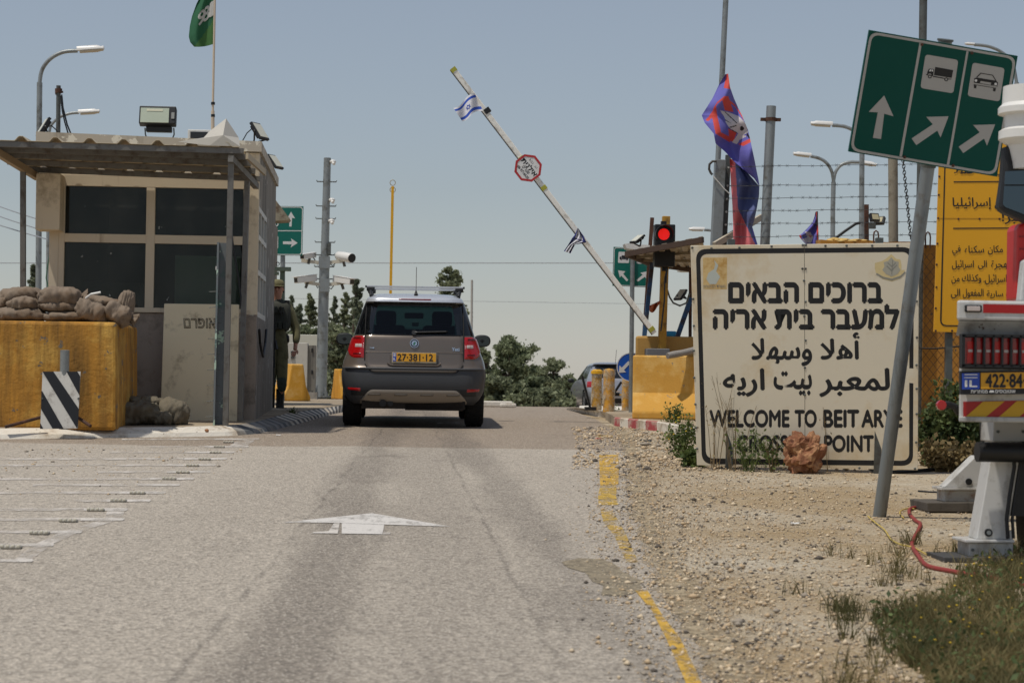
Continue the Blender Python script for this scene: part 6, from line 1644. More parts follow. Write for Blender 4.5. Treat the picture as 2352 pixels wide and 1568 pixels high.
words([('WELCOME', 195, 712), ('TO', 752, 890), ('BEIT', 940, 1166), ('ARYE', 1188, 1450)], 1112, 1218, .040)
words([('CROSSING', 375, 892), ('POINT', 945, 1262)], 1277, 1380, .040)
m = MB(); m.pp(pw, [Z8(811, 26), Z8(814, 26), Z8(818, 1486), Z8(815, 1486)], .0006, .002); build(m, 'seam', M('dark seam line', '#5c5344', .8), T)
for x, y in [(80, 50), (205, 55), (388, 50), (598, 42), (802, 33), (822, 33), (950, 38), (1088, 37), (1255, 37), (1420, 36), (800, 187), (820, 187), (810, 265), (820, 403), (812, 497), (820, 655), (816, 833), (815, 1010), (86, 385), (90, 560), (90, 722), (93, 898), (100, 1072), (106, 1225), (112, 1362), (1546, 400), (1548, 636), (1545, 816), (1546, 970), (1546, 1135), (1543, 1320), (1535, 1492), (1172, 1488)]:
    c = pw.p(*Z8(x, y), 0); m = MB(); m.lathe([(.011, 0), (.010, .004), (.005, .007), (0, .007)], c, pw.n, 10); build(m, 'rivet', galvd, T)
# faded stickers
m = MB(); m.pp(pw, [Z8(150, 115), Z8(308, 114), Z8(306, 322), Z8(152, 320)], .0006, .002); st = build(m, 'ministry_sticker', M('faded orange sticker', '#d2b57c', .5, 0, .08, 9, stain=('#b98f4a', .4, 12)), T)
m = MB(); mid_ = [(225, 135), (245, 165), (228, 200), (200, 225), (205, 262), (240, 285)]
m.pp(pw, [Z8(*p) for p in ((222, 130), (250, 165), (236, 205), (262, 240), (235, 288), (195, 288), (172, 255), (185, 215), (222, 190), (230, 160))], .0014, .002); build(m, 'sticker_emblem', M('pale blue sticker print', '#b9bfb6', .5, 0, .06), T)
m = MB(); px_text(m, pw, hebrew('משרד הביטחון'), Z8(152, 294) + Z8(296, 318), .0022, .01); build(m, 'sticker_lettering', M('faded grey print', '#8f8a7c', .6), T)
m = MB(); m.pp(pw, [Z8(*p) for p in ((1380, 92), (1412, 122), (1440, 128), (1447, 165), (1446, 195), (1470, 195), (1462, 222), (1440, 250), (1385, 271), (1325, 255), (1295, 232), (1278, 210), (1272, 180), (1273, 150), (1318, 138), (1345, 122))], .0004, .002); build(m, 'army_emblem', M('pale yellow emblem', '#d4c08d', .5, 0, .06, 8, stain=('#b9a676', .3, 9)), T)
m = MB(); m.pp(pw, [Z8(*p) for p in ((1380, 112), (1402, 136), (1428, 142), (1428, 175), (1440, 195), (1420, 222), (1384, 238), (1345, 222), (1322, 195), (1336, 172), (1330, 145), (1360, 136))], .0014, .002); build(m, 'emblem_star', M('grey emblem print', '#a9a697', .5), T)
m = MB()
for p_ in (((1380, 225), (1386, 225), (1392, 130), (1386, 130)), ((1386, 200), (1420, 165), (1414, 160), (1386, 188)), ((1386, 180), (1412, 150), (1406, 146), (1387, 166)), ((1384, 195), (1352, 165), (1348, 172), (1384, 208)), ((1386, 170), (1358, 145), (1354, 151), (1386, 180))): m.pp(pw, [Z8(*q) for q in p_], .0020, .002)
m.pp(pw, [Z8(*p) for p in ((1285, 215), (1330, 240), (1385, 252), (1440, 232), (1470, 205), (1475, 214), (1440, 246), (1385, 264), (1325, 250), (1280, 224))], .0020, .002); build(m, 'emblem_branch', M('dark grey emblem print', '#8b8a80', .5), T)
for x in (330, 1300):
    p_ = pw.p(*Z8(x, 700), -.07); m = MB(); m.mm((p_.x - .03, p_.y, g(p_.y) - .1), (p_.x + .03, p_.y + .06, p_.z + .95)); build(m, 'leg', galvd, T)
# yellow wall with a broken top, chain-link fence in front
wallm = M('ochre wall concrete', '#b07c33', .9, 0, .12, 3, bump=.4, bsc=40, stain=('#8c6430', .45, 2.2), streak=('#6b4f2b', .35, 5), chip=('#5f5342', .10, 9))
Yw = 20.7; x0 = xx(1885, 560, Yw); x1 = x0 + 9; zt0 = zz(1950, 553, Yw)
m = MB(); N = 90
for i in range(N + 1):
    x = x0 + (x1 - x0) * i / N; zt_ = zt0 - .03 * (i / N * 9 > 1.0) + .018 * mn.fractal(Vector((x * 7, 0, 0)), .8, 2, 4)
    m.v += [(x, Yw, g(Yw) - .1), (x, Yw, zt_), (x, Yw + .25, zt_ + .01), (x, Yw + .25, g(Yw) - .1)]
for i in range(N):
    a_ = i * 4
    for k in range(3): m.f.append((a_ + k, a_ + k + 1, a_ + k + 5, a_ + k + 4)); m.m.append(0)
m.f += [(0, 1, 2, 3), (N * 4, N * 4 + 1, N * 4 + 2, N * 4 + 3)]; m.m += [0, 0]
solo(m, 'concrete_wall', wallm, 'ochre painted concrete wall behind the welcome board and chain-link fence', 'wall')
rub = M('yellow rubble', '#c7a866', .95, 0, .25, 20, bump=.6)
for k, (x, w_, h_) in enumerate(((1925, 30, 9), (1972, 34, 6))):
    m = MB(); c = at(x, 555, Yw + .1); m.blob(c, (w_ * Yw / F, .1, h_ * Yw / F), 22, 10, .35, k + 3); solo(m, 'rubble', rub, ('yellowish lump of rubble on the wall top behind the seam of the welcome board', 'flatter lump of rubble on the wall top to the right of the yellowish one')[k], 'rubble', 'rubble on the wall top')
Yc = 19.6; fx0, fx1 = xx(2098, 800, Yc), xx(2420, 800, Yc); fz0, fz1 = g(Yc), zz(2140, 582, Yc)
T = thing('chain_link_fence', 'rusty chain-link fence in front of the ochre wall, right of the welcome board', 'fence', Vector(((fx0 + fx1) / 2, Yc, fz0)))
m = MB(); st_ = .078; hh = fz1 - fz0; wire_m = M('rusty fence wire', '#3b332b', .8, .2, .2, 20)
k = fx0 - hh * .8
while k < fx1:
    for sg in (1, -1):
        p0_, p1_ = (k, fz0), (k + hh * .8, fz1)
        if sg < 0: p0_, p1_ = (k + hh * .8, fz0), (k, fz1)
        (xa, za), (xb_, zb_) = p0_, p1_
        ts = sorted([(fx0 - xa) / (xb_ - xa), (fx1 - xa) / (xb_ - xa)]); t0, t1 = max(0, ts[0]), min(1, ts[1])
        if t1 > t0: m.tube([(xa + (xb_ - xa) * t0, Yc + .004 * sg, za + (zb_ - za) * t0), (xa + (xb_ - xa) * t1, Yc + .004 * sg, za + (zb_ - za) * t1)], .0032, 4, cap=False)
    k += st_
build(m, 'mesh', wire_m, T)
m = MB(); m.tube([at(2098 + i * 20, 798 + 3 * math.sin(i * .7) - i * .3, Yc - .02) for i in range(16)], .009, 6); build(m, 'tension_wire', wire_m, T)
m = MB(); m.cyl((fx0 + .02, Yc + .03, fz0 - .1), (fx0 + .02, Yc + .03, fz1 + .05), .02, n=10); build(m, 'post', rust, T)
# yellow notice board
Yn = 18.6; pn = Plane((0, Yn, 0), (0, -1, 0))
T = thing('notice_board', 'tall yellow notice board with black Arabic writing behind the truck', 'sign board', at(2300, 765, Yn))
ynb = M('yellow notice sheeting', '#e0a20f', .4, 0, .03, 2)
m = MB(); m.pp(pn, [Z9(352, -420), Z9(1700, -420), Z9(1700, 1372), Z9(298, 1346)], 0, .025); build(m, 'panel', ynb, T)
m = MB(); m.pp(pn, [Z9(392, -400), Z9(400, -400), Z9(357, 1255), Z9(346, 1255)], .003, .002)
cn = [(346, 1255), (350, 1278), (366, 1297), (392, 1303)]; ci = [(357, 1255), (360, 1273), (372, 1288), (394, 1294)]
for i in range(3): m.pp(pn, [Z9(*cn[i]), Z9(*cn[i + 1]), Z9(*ci[i + 1]), Z9(*ci[i])], .003, .002)
m.pp(pn, [Z9(392, 1294), Z9(1650, 1310), Z9(1650, 1319), Z9(392, 1303)], .003, .002); build(m, 'border', letter, T)
m = MB(); m.pp(pn, [Z9(453, 168), Z9(1600, 160), Z9(1600, 167), Z9(453, 176)], .003, .002); build(m, 'rule', letter, T)
m = MB(); m.pp(pn, [Z9(449, 532), Z9(1600, 526), Z9(1600, 533), Z9(449, 540)], .003, .002); build(m, 'rule', letter, T)
m = MB(); m.pp(pn, [Z9(330, 456), Z9(1600, 458), Z9(1600, 460), Z9(330, 458)], .0028, .002); build(m, 'seam', M('notice seam', '#8f6a14', .6), T)
def nt_(s, x0, y0, x1, y1, b=.012):
    m = MB(); px_text(m, pn, arabic(s), Z9(x0, y0) + Z9(x1, y1), .004, b); build(m, 'arabic_lettering', letter, T)
nt_('إسرائيليا', 445, 292, 748, 392); nt_('ليس', 775, 310, 930, 388)
nt_('!تعبر'[::-1] if False else 'عبر!', 832, 412, 1010, 503)
nt_('فقط', 458, 20, 610, 108); nt_('في', 790, 60, 850, 130)
nt_('في', 442, 672, 506, 748); nt_('سكناه', 540, 672, 690, 728); nt_('مكان', 722, 670, 838, 742); nt_('يكون', 872, 678, 1000, 745)
nt_('اسرائيل', 440, 785, 610, 860); nt_('الى', 645, 788, 712, 856); nt_('الهجرة', 748, 785, 902, 862); nt_('من', 940, 800, 1010, 862)
nt_('من', 436, 915, 498, 970); nt_('وكذلك', 518, 896, 668, 968); nt_('اسرائيل.', 688, 896, 868, 976); nt_('في', 890, 900, 965, 975)
nt_('الى', 432, 1010, 502, 1084); nt_('المفعول', 525, 1010, 686, 1085); nt_('سارية', 712, 1024, 840, 1085); nt_('دخول', 864, 1012, 1000, 1085)
m = MB()
for x, y in ((340, 130), (336, 274), (331, 456), (325, 656), (319, 820), (317, 997), (312, 1162), (311, 1338), (440, 1338), (490, 462), (655, 462), (812, 462)):
    c = pn.p(*Z9(x, y), 0); mr = MB(); mr.lathe([(.011, 0), (.009, .005), (0, .006)], c, pn.n, 8); build(mr, 'rivet', rust, T)
for x in (420, 900):
    p_ = pn.p(*Z9(x, 600), -.06); m = MB(); m.mm((p_.x - .03, Yn + .03, g(Yn) - .1), (p_.x + .03, Yn + .09, p_.z + 1.2)); build(m, 'leg', galvd, T)
# ================================================================== leaning pole with the big green lane sign
b = gp(2020, 1186); Y0 = b.y; tp = at(2171, 95, Y0 - .80)
T = thing('lane_sign', 'big dark green three lane sign on a leaning grey pole at the gravel edge', 'road sign', b)
m = MB(); d_ = (tp - b).normalized(); m.tube([b - d_ * .15, tp], .0435, 20); build(m, 'pole', M('dull galvanised pole', '#868c8e', .45, .5, .1, 4, streak=('#6a6f70', .4, 10), stain=('#70685e', .15, 5)), T, smooth=True)
m = MB(); m.cyl(tp, tp + d_ * .012, .05, n=18); build(m, 'pole_cap', galvd, T)
k = (250 - 95) / (1186 - 95); c0 = tp.lerp(b, k)
pg = Plane(c0 + Vector((.02, -.075, 0)), (.06, -.955, -.29))
cor = [ZG(288, 62), ZG(1742, 316), ZG(1538, 1498), ZG(85, 1252)]
def ic(polys):
    def f(m, pl):
        for q in polys: m.pp(pl, [ZG(*p) for p in q], .003, .002)
    return f
def ringq(c, r0, r1, n=20):
    o_, i_ = ring(c, r0, n), ring(c, r1, n); return [[o_[k], o_[(k + 1) % n], i_[(k + 1) % n], i_[k]] for k in range(n)]
truck_p = [[(934, 422), (1109, 455), (1094, 531), (921, 503)], [(884, 440), (921, 446), (911, 513), (893, 510), (896, 500), (893, 492), (880, 486), (866, 492), (862, 506), (843, 502), (846, 494), (852, 494), (858, 468), (870, 444)], [(912, 510), (1024, 531), (1022, 540), (910, 520)], [(1060, 536), (1092, 540), (1088, 546), (1060, 546)]] + ringq((880, 517), 19, 10) + ringq((1041, 545), 19, 10)
car_p = [[(1318, 533), (1340, 527), (1530, 558), (1549, 577), (1545, 604), (1530, 606), (1510, 600), (1490, 600), (1478, 598), (1482, 578), (1378, 560), (1370, 582), (1350, 580), (1312, 572)], [(1336, 522), (1378, 480), (1390, 481), (1345, 527)], [(1378, 480), (1496, 500), (1496, 508), (1378, 488)], [(1488, 500), (1498, 500), (1534, 560), (1524, 560)], [(1312, 600), (1338, 604), (1334, 634), (1313, 630)], [(1502, 630), (1527, 634), (1523, 664), (1499, 660)], [(1310, 572), (1547, 612), (1546, 616), (1310, 577)], [(1310, 592), (1530, 628), (1530, 633), (1310, 598)]]
signshade = M('shade toned green sheeting', '#024a40', .45, 0, .05, 3, spec=.2)  # green darkened so the colour carries the shade on the tilted face
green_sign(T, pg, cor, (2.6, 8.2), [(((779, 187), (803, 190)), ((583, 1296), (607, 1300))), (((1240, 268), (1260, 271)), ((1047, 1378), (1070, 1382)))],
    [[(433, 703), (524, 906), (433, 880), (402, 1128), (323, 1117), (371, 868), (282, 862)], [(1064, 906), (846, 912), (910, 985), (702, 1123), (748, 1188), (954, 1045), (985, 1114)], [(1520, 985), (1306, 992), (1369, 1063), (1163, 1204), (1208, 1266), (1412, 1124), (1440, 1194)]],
    [([(838, 300), (1160, 355), (1110, 682), (788, 629)], ic(truck_p)), ([(1300, 380), (1614, 435), (1565, 762), (1250, 708)], ic(car_p))], ZG, mat=signshade, wmat=M('shade toned white sheeting', '#aaa8a3', .4, 0, .04))  # white greyed to paint in the same shade, not ageing
mw = MB()
for c_, r_ in (((1332, 556), 13), ((1526, 590), 13)): mw.pp(pg, [ZG(*p) for p in ring(c_, r_, 16)], .004, .002)
mw.pp(pg, [ZG(*p) for p in ((884, 446), (894, 447), (890, 468), (872, 465))], .004, .002); mw.pp(pg, [ZG(*p) for p in ((899, 448), (914, 451), (911, 469), (897, 467))], .004, .002); build(mw, 'pictogram_lights', signwhite, T)
for x, y in ((803, 202), (1292, 286), (632, 1304), (1108, 1388)):
    m = MB(); m.lathe([(.010, 0), (.009, .006), (0, .008)], pg.p(*ZG(x, y), .004), pg.n, 10); build(m, 'bolt', rust, T)
for y in (140, 365):
    kk = (y - 95) / (1186 - 95); c = tp.lerp(b, kk); m = MB(); m.cyl(c - d_ * .02, c + d_ * .02, .05, n=16); build(m, 'clamp', galvd, T)
# ================================================================== crane truck, rear left corner
tw = M('truck white paint', '#c9c8c4', .38, 0, .04, 4, coat=.3, stain=('#9f9b92', .25, 5), streak=('#827b6f', .28, 9)); tg_ = M('truck grey and shade tone', '#b2b1ac', .45, 0, .05, 5, stain=('#85817a', .35, 5), streak=('#6f685d', .35, 10), chip=('#5a4a3c', .10, 14))
Yt = 9.9; sT = F / Yt
T = thing('crane_truck', 'white crane truck with outriggers down, its rear corner entering from the right', 'truck', Vector((xx(2400, 1000, Yt), Yt, g(Yt))))
XR = xx(2200, 800, Yt) + 2.35
def tb(nm, x0, y0, y1, dy, dp, mat, bevel=.01, parent=T, x1=None):
    m = MB(); a_ = xx(x0, (y0 + y1) / 2, Yt); z1_ = zz(x0 + 60, y0, Yt + dy); z0_ = zz(x0 + 60, y1, Yt + dy); xe = XR if x1 is None else xx(x1, (y0 + y1) / 2, Yt)
    m.mm((a_, Yt + dy, z0_), (xe, Yt + dy + dp, z1_)); m.v = [(x + (y - Yt) * .30, y, z) for x, y, z in m.v]; return build(m, nm, mat, parent, bevel=bevel)
tb('tail_bar', 2198, 690, 736, 0, .25, tw, .012)
m = MB(); xa = xx(2203, 750, Yt); zz0, zz1 = zz(2260, 737, Yt), zz(2260, 770, Yt)
m.add([(xa, Yt + .004, zz0), (XR, Yt + .004, zz0), (XR, Yt + .07, zz1), (xa + .004, Yt + .07, zz1), (xa + .06, Yt + .2, zz0), (XR, Yt + .2, zz0), (XR, Yt + .2, zz1), (xa + .06, Yt + .2, zz1)], [(0, 1, 2, 3), (4, 5, 6, 7), (0, 3, 7, 4), (0, 1, 5, 4), (3, 2, 6, 7), (1, 2, 6, 5)]); build(m, 'sloped_skirt', tg_, T)  # white skirt painted grey for the shade of its downward tilt
tb('rear_panel', 2203, 771, 968, .05, .12, tw, .008)
lh = tb('lamp_guard', 2203, 767, 846, .0, .04, M('black lamp guard', '#161719', .6), .004)
m = MB()
for i in range(9):
    x = 2207 + i * 21.3
    pass
m = MB(); m.mm((xx(2212, 800, Yt), Yt - .012, zz(2260, 836, Yt)), (XR - .05, Yt - .002, zz(2260, 776, Yt))); ls = build(m, 'lamp_lens', redlens, T)
for i in range(16):
    x = xx(2218, 800, Yt) + i * .046; m = MB(); m.mm((x + .003, Yt - .0165, zz(2260, 834, Yt)), (x + .034, Yt - .013, zz(2260, 784, Yt))); build(m, 'lens_ridge', redlens if i % 3 else M('bright red lens', '#d0201a', .2), ls).data.transform(Matrix.Identity(4)); 
    m = MB(); m.mm((x + .008, Yt - .019, zz(2260, 809, Yt)), (x + .03, Yt - .0175, zz(2260, 803, Yt))); build(m, 'lens_band', clearlens, ls)
    m = MB(); m.mm((x + .034, Yt - .045, zz(2260, 842, Yt)), (x + .043, Yt - .02, zz(2260, 770, Yt))); build(m, 'guard_bar', blackp, lh)
for y in (771, 841):
    m = MB(); m.mm((xx(2204, 800, Yt), Yt - .045, zz(2260, y + 3, Yt)), (XR, Yt - .004, zz(2260, y - 3, Yt))); build(m, 'guard_rail', blackp, lh)
m = MB(); m.mm((xx(2204, 800, Yt), Yt - .045, zz(2260, 842, Yt)), (xx(2211, 800, Yt), Yt - .004, zz(2260, 770, Yt))); build(m, 'guard_end', blackp, lh)
for q in (ls, lh):
    for ch in q.children: ch.data.transform(Matrix.Translation(-Vector(T['_o'])))
m = MB(); m.mm((xx(2258, 708, Yt), Yt - .004, zz(2300, 719, Yt)), (XR - .1, Yt - .001, zz(2300, 699, Yt))); build(m, 'reflective_strip', M('red reflective strip', '#a81413', .35), T)
m = MB(); m.pbox(2217, 700, 2256, 717, Yt - .016, .016); ml = build(m, 'marker_lamp', blackp, T, bevel=.006)
m = MB(); m.pbox(2222, 703, 2252, 714, Yt - .022, .008); build(m, 'marker_lens', clearlens, T, bevel=.003)
pT = Plane((0, Yt - .02, 0), (0, -1, 0))
m = MB(); m.pp(pT, [(2206, 852), (2445, 849), (2446, 904), (2207, 906)], 0, .03); build(m, 'plate_frame', blackp, T)
m = MB(); m.pp(pT, [(2253, 856), (2440, 853), (2441, 890), (2253, 893)], .004, .004); build(m, 'plate_face', platey, T)
m = MB(); m.pp(pT, [(2210, 857), (2250, 856), (2250, 893), (2210, 894)], .0045, .004); build(m, 'country_strip', plateb, T)
m = MB(); px_text(m, pT, 'IL', (2217, 873, 2244, 888), .006, .02); build(m, 'country_letters', signwhite, T)
m = MB(); m.pp(pT, [(2215, 859), (2245, 859), (2245, 861), (2215, 861)], .006, .001); m.pp(pT, [(2215, 866), (2245, 866), (2245, 868), (2215, 868)], .006, .001); build(m, 'country_flag', signwhite, T)
m = MB(); px_text(m, pT, '422·84·', (2264, 859, 2355, 889), .006, .03); build(m, 'plate_number', letter, T)
m = MB(); px_text(m, pT, hebrew('מסחריות'), (2230, 895.5, 2268, 902.5), .005, .01); px_text(m, pT, hebrew('אוטובוסים'), (2286, 895, 2332, 902), .005, .01); m.pp(pT, [(2274, 896), (2282, 896), (2284, 901), (2272, 901)], .005, .002); build(m, 'dealer_lettering', signwhite, T)
hz_r = M('red hazard sheeting', '#a51a15', .4, 0, .04); hz_y = M('yellow hazard sheeting', '#c99b12', .4, 0, .04)
pH = Plane((0, Yt + .046, 0), (0, -1, 0))
m = MB(); m.pp(pH, [(2213, 922), (2650, 913), (2650, 952), (2213, 959)], .004, .006); build(m, 'hazard_strip', hz_r, T)
for k in range(3):
    x = 2213 + k * 78; m = MB(); m.pp(pH, [(x + 4, 958 - k), (x + 45, 922 - k * 1.5), (x + 95, 921 - k * 1.5), (x + 50, 958 - k)], .007, .003); build(m, 'hazard_stripe', hz_y, T)
tb('bottom_lip', 2202, 957, 969, .02, .1, tg_, .006)
c = at(2160, 930, Yt + .05); m = MB(); m.cyl(c, c + Vector((0, -.03, 0)), 11.5 / sT, n=24); rm = build(m, 'side_marker', redlens, T, bevel=.004)
m = MB(); m.tube([c, at(2180, 929, Yt + .06), at(2194, 934, Yt + .08), at(2202, 948, Yt + .1)], .018, 10); build(m, 'marker_arm', blackp, T, smooth=True)
# outriggers
def poly_px(nm, pts, Y, dp, mat, bevel=.006, parent=T):
    m = MB(); m.prism([at(*ZT(*p), Y) for p in pts], (0, dp, 0)); return build(m, nm, mat, parent, bevel=bevel)
lg = gp(*ZT(600, 1452)); YL = lg.y
poly_px('outrigger_sleeve', [(668, 728), (850, 728), (850, 832), (662, 832)], YL, .22, tg_)
poly_px('outrigger_leg', [(668, 832), (815, 832), (735, 1335), (580, 1335)], YL + .02, .16, tw)
poly_px('foot_flange', [(523, 1338), (776, 1338), (776, 1352), (523, 1352)], YL - .02, .26, tw, .003)
poly_px('foot_box', [(542, 1352), (770, 1352), (770, 1425), (542, 1425)], YL, .22, tg_)
poly_px('foot_plate', [(415, 1428), (800, 1428), (800, 1455), (415, 1455)], YL - .05, .36, M('dark foot plate', '#454443', .8, .1, .15), .004)
poly_px('peg', [(745, 1290), (770, 1290), (770, 1340), (745, 1340)], YL + .05, .05, tw)
c = at(*ZT(640, 1300), YL + .02); m = MB(); m.cyl(c, c + Vector((0, -.012, 0)), .021, n=18); build(m, 'bolt', blackp, T); m = MB(); m.cyl(c, c + Vector((0, -.018, 0)), .011, n=14); build(m, 'bolt_head', galv, T)
m = MB(); m.cyl(at(*ZT(582, 885), YL - .1), at(*ZT(582, 885), YL - .1) + Vector((1.6, .05, 0)), .052, n=20); build(m, 'crossbar', black, T, smooth=True, sharp=60)
for dx_, r_ in ((0, .011), (.03, .009)):
    m = MB(); m.tube([at(*ZT(p[0], p[1]), YL - .02) + Vector((dx_, 0, 0)) for p in ((770, 835), (775, 960), (752, 1100), (735, 1230), (742, 1330))], r_, 8); build(m, 'hydraulic_hose', blackp, T, smooth=True)
for px_, py_ in ((560, 1390), (750, 1390), (690, 780), (820, 780)):
    m = MB(); c = at(*ZT(px_, py_), YL - .002); m.cyl(c, c + Vector((0, -.008, 0)), .009, n=6); build(m, 'bolt_head', galvd, T)
YL2 = gp(*ZT(470, 1196)).y
poly_px('outrigger_leg', [(412, 1066), (578, 905), (645, 905), (640, 1035), (605, 1068)], YL2, .14, tw)
poly_px('foot_flange', [(398, 1068), (612, 1068), (612, 1082), (398, 1082)], YL2 - .02, .24, tw, .003)
poly_px('foot_box', [(416, 1082), (606, 1082), (606, 1142), (416, 1142)], YL2, .2, M('rust stained white box', '#b5b1a8', .5, 0, .06, 6, stain=('#8a6a54', .4, 9)))
c = at(*ZT(539, 1038), YL2); m = MB(); m.cyl(c, c + Vector((0, -.012, 0)), .022, n=18); build(m, 'bolt', blackp, T)
poly_px('mud_flap', [(605, 735), (672, 735), (668, 1020), (615, 1020)], YL2 + .1, .05, blackp)
# chassis and wheels hidden behind the corner, heading away to the right
Rz = Matrix.Rotation(rad(-21), 3, 'Z'); org = Vector((xx(2230, 900, Yt), Yt + .2, g(Yt)))
loc = lambda x, y, z: org + Rz @ Vector((x, y, z))
m = MB(); m.box(loc(1.15, 2.6, 1.18), (2.25, 5, .14), Rz); build(m, 'flat_bed', tg_, T, bevel=.01)
m = MB(); m.box(loc(1.15, 2.6, .80), (.9, 5, .3), Rz); build(m, 'chassis', black, T)
for x in (.38, 1.92):
    for y in (1.3, 4.4):
        wc = loc(x, y, .5); ax = Rz @ Vector((1, 0, 0)); m = MB(); m.lathe([(.0, -.15), (.28, -.15), (.47, -.15), (.5, -.1), (.5, .1), (.47, .15), (.28, .15), (.0, .15)], wc, ax, 34); build(m, 'wheel', rubber, T, smooth=True)
m = MB(); m.mm((xx(2318, 1100, 10.3), 10.35, g(10) + .25), (XR, 10.5, zz(2330, 968, 10.4))); build(m, 'underrun_panel', black, T)
# cab mirror, air intake and red box high at the picture edge
Ym = 10.6; sM = F / Ym
m = MB(); cx = at(2364, 290, Ym); pr = []
for x, y in ((600, 92), (437, 96), (431, 208), (404, 236), (404, 274), (446, 284), (446, 366), (410, 386), (408, 440), (470, 482), (497, 590), (502, 632), (600, 634)):
    px_, py_ = ZM(x, y); pr.append((max(.001, (2364 - px_) / sM), zz(2330, py_, Ym) - cx.z))
m.lathe(pr, cx, (0, 0, 1), 30); build(m, 'air_intake', whitep, T, smooth=True, sharp=35)
m = MB()
for k in range(10):
    a_ = k * math.tau / 10; d2 = Vector((math.cos(a_), math.sin(a_), 0)); m.bar(cx + d2 * .085 + Vector((0, 0, pr[6][1])), cx + d2 * .085 + Vector((0, 0, pr[5][1])), .012, .02)
build(m, 'intake_ribs', whitep, T)
m = MB(); m.prism([at(*ZM(*p), Ym) for p in ((452, 480), (640, 480), (640, 1000), (560, 965), (470, 925), (430, 905), (418, 880), (418, 850), (440, 700))], (0, .10, 0)); mir = build(m, 'mirror_housing', blackp, T, bevel=.02)
mg = M('wing mirror glass', '#59636a', .03, 1, .02)
m = MB(); m.prism([at(*ZM(*p), Ym - .003) for p in ((452, 650), (640, 640), (640, 735), (446, 735))], (0, -.002, 0)); build(m, 'mirror_glass', mg, T)
m = MB(); m.prism([at(*ZM(*p), Ym - .003) for p in ((444, 745), (640, 745), (640, 955), (450, 882), (436, 862))], (0, -.002, 0)); build(m, 'mirror_glass', mg, T)
m = MB(); m.prism([at(*ZM(*p), Ym + .1) for p in ((532, 1030), (540, 1000), (565, 985), (660, 975), (660, 1490), (526, 1490))], (0, .2, 0)); rb_ = build(m, 'red_box', M('red plastic box', '#c0201a', .35, 0, .05), T, bevel=.015)
for y in (1070, 1150, 1235, 1310):
    m = MB(); m.prism([at(*ZM(*p), Ym + .092) for p in ((545, y), (640, y + 4), (640, y + 14), (545, y + 10))], (0, .008, 0)); build(m, 'box_rib', M('dark red rib', '#8d1510', .4), T)
m = MB(); m.prism([at(*ZM(*p), Ym) for p in ((548, 1500), (575, 1230), (640, 1200), (640, 1500))], (0, .08, 0)); build(m, 'crane_arm', tw, T, bevel=.01)
# timber under the far foot
m = MB(); m.prism([at(*ZT(*p), YL2 - .08) for p in ((325, 1146), (612, 1146), (612, 1196), (328, 1194))], (0, .45, 0)); solo(m, 'timber_block', M('weathered timber', '#565048', .9, 0, .2, 8, streak=('#36312b', .4, 12), bump=.4), 'dark timber block under the far outrigger foot of the truck', 'timber', bevel=.006)
# hose and wires on the gravel
def ground_line(pts, f, r, dz=0):
    P = []
    raw = [gp(*f(*p), dz=r + dz) for p in pts]
    for i in range(len(raw) - 1):
        p0_, p1_, p2_, p3_ = raw[max(0, i - 1)], raw[i], raw[i + 1], raw[min(len(raw) - 1, i + 2)]
        for k in range(6):
            t_ = k / 6; P.append(.5 * ((2 * p1_) + (p2_ - p0_) * t_ + (2 * p0_ - 5 * p1_ + 4 * p2_ - p3_) * t_ ** 2 + (3 * p1_ - p0_ - 3 * p2_ + p3_) * t_ ** 3))
    P.append(raw[-1]); m = MB(); m.tube(P, r, 9); return m
solo(ground_line([(330, 1166), (285, 1168), (245, 1175), (232, 1190), (240, 1212), (268, 1240), (290, 1255), (282, 1285), (262, 1320), (248, 1352), (252, 1378), (280, 1420), (305, 1455), (345, 1478), (430, 1495), (520, 1512), (620, 1525), (760, 1560), (900, 1585)], ZT, .012), 'hose', M('red rubber hose', '#8e3530', .6, 0, .12, 12), 'red hose winding over the gravel beside the truck feet', 'hose', smooth=True)
yw = M('yellow wire', '#c2a955', .6, 0, .1)
solo(ground_line([(20, 1216), (60, 1250), (105, 1285), (140, 1335), (190, 1362), (250, 1375), (290, 1395), (320, 1412)], ZT, .0045, .012), 'cable', yw, 'thin yellow cable running from the leaning pole foot across the red hose', 'cable', smooth=True)
solo(ground_line([(205, 1225), (186, 1205), (190, 1188), (225, 1176), (260, 1178)], ZT, .0045, .008), 'cable', yw, 'short loop of yellow cable above the bend of the red hose', 'cable', smooth=True)
solo(ground_line([(560, 1464), (640, 1470), (760, 1473), (900, 1476)], ZT, .0045, .008), 'cable', yw, 'yellow cable lying in front of the near outrigger foot', 'cable', smooth=True)
solo(ground_line([(280, 1086), (330, 1090), (380, 1092), (420, 1096)], ZT, .007), 'cable', black, 'black cable end lying left of the far outrigger foot', 'cable', smooth=True)
solo(ground_line([(30, 968), (60, 980), (130, 988), (240, 984), (330, 978), (410, 975)], ZT, .016), 'pipe', black, 'black pipe along the foot of the welcome board and fence', 'pipe', smooth=True)
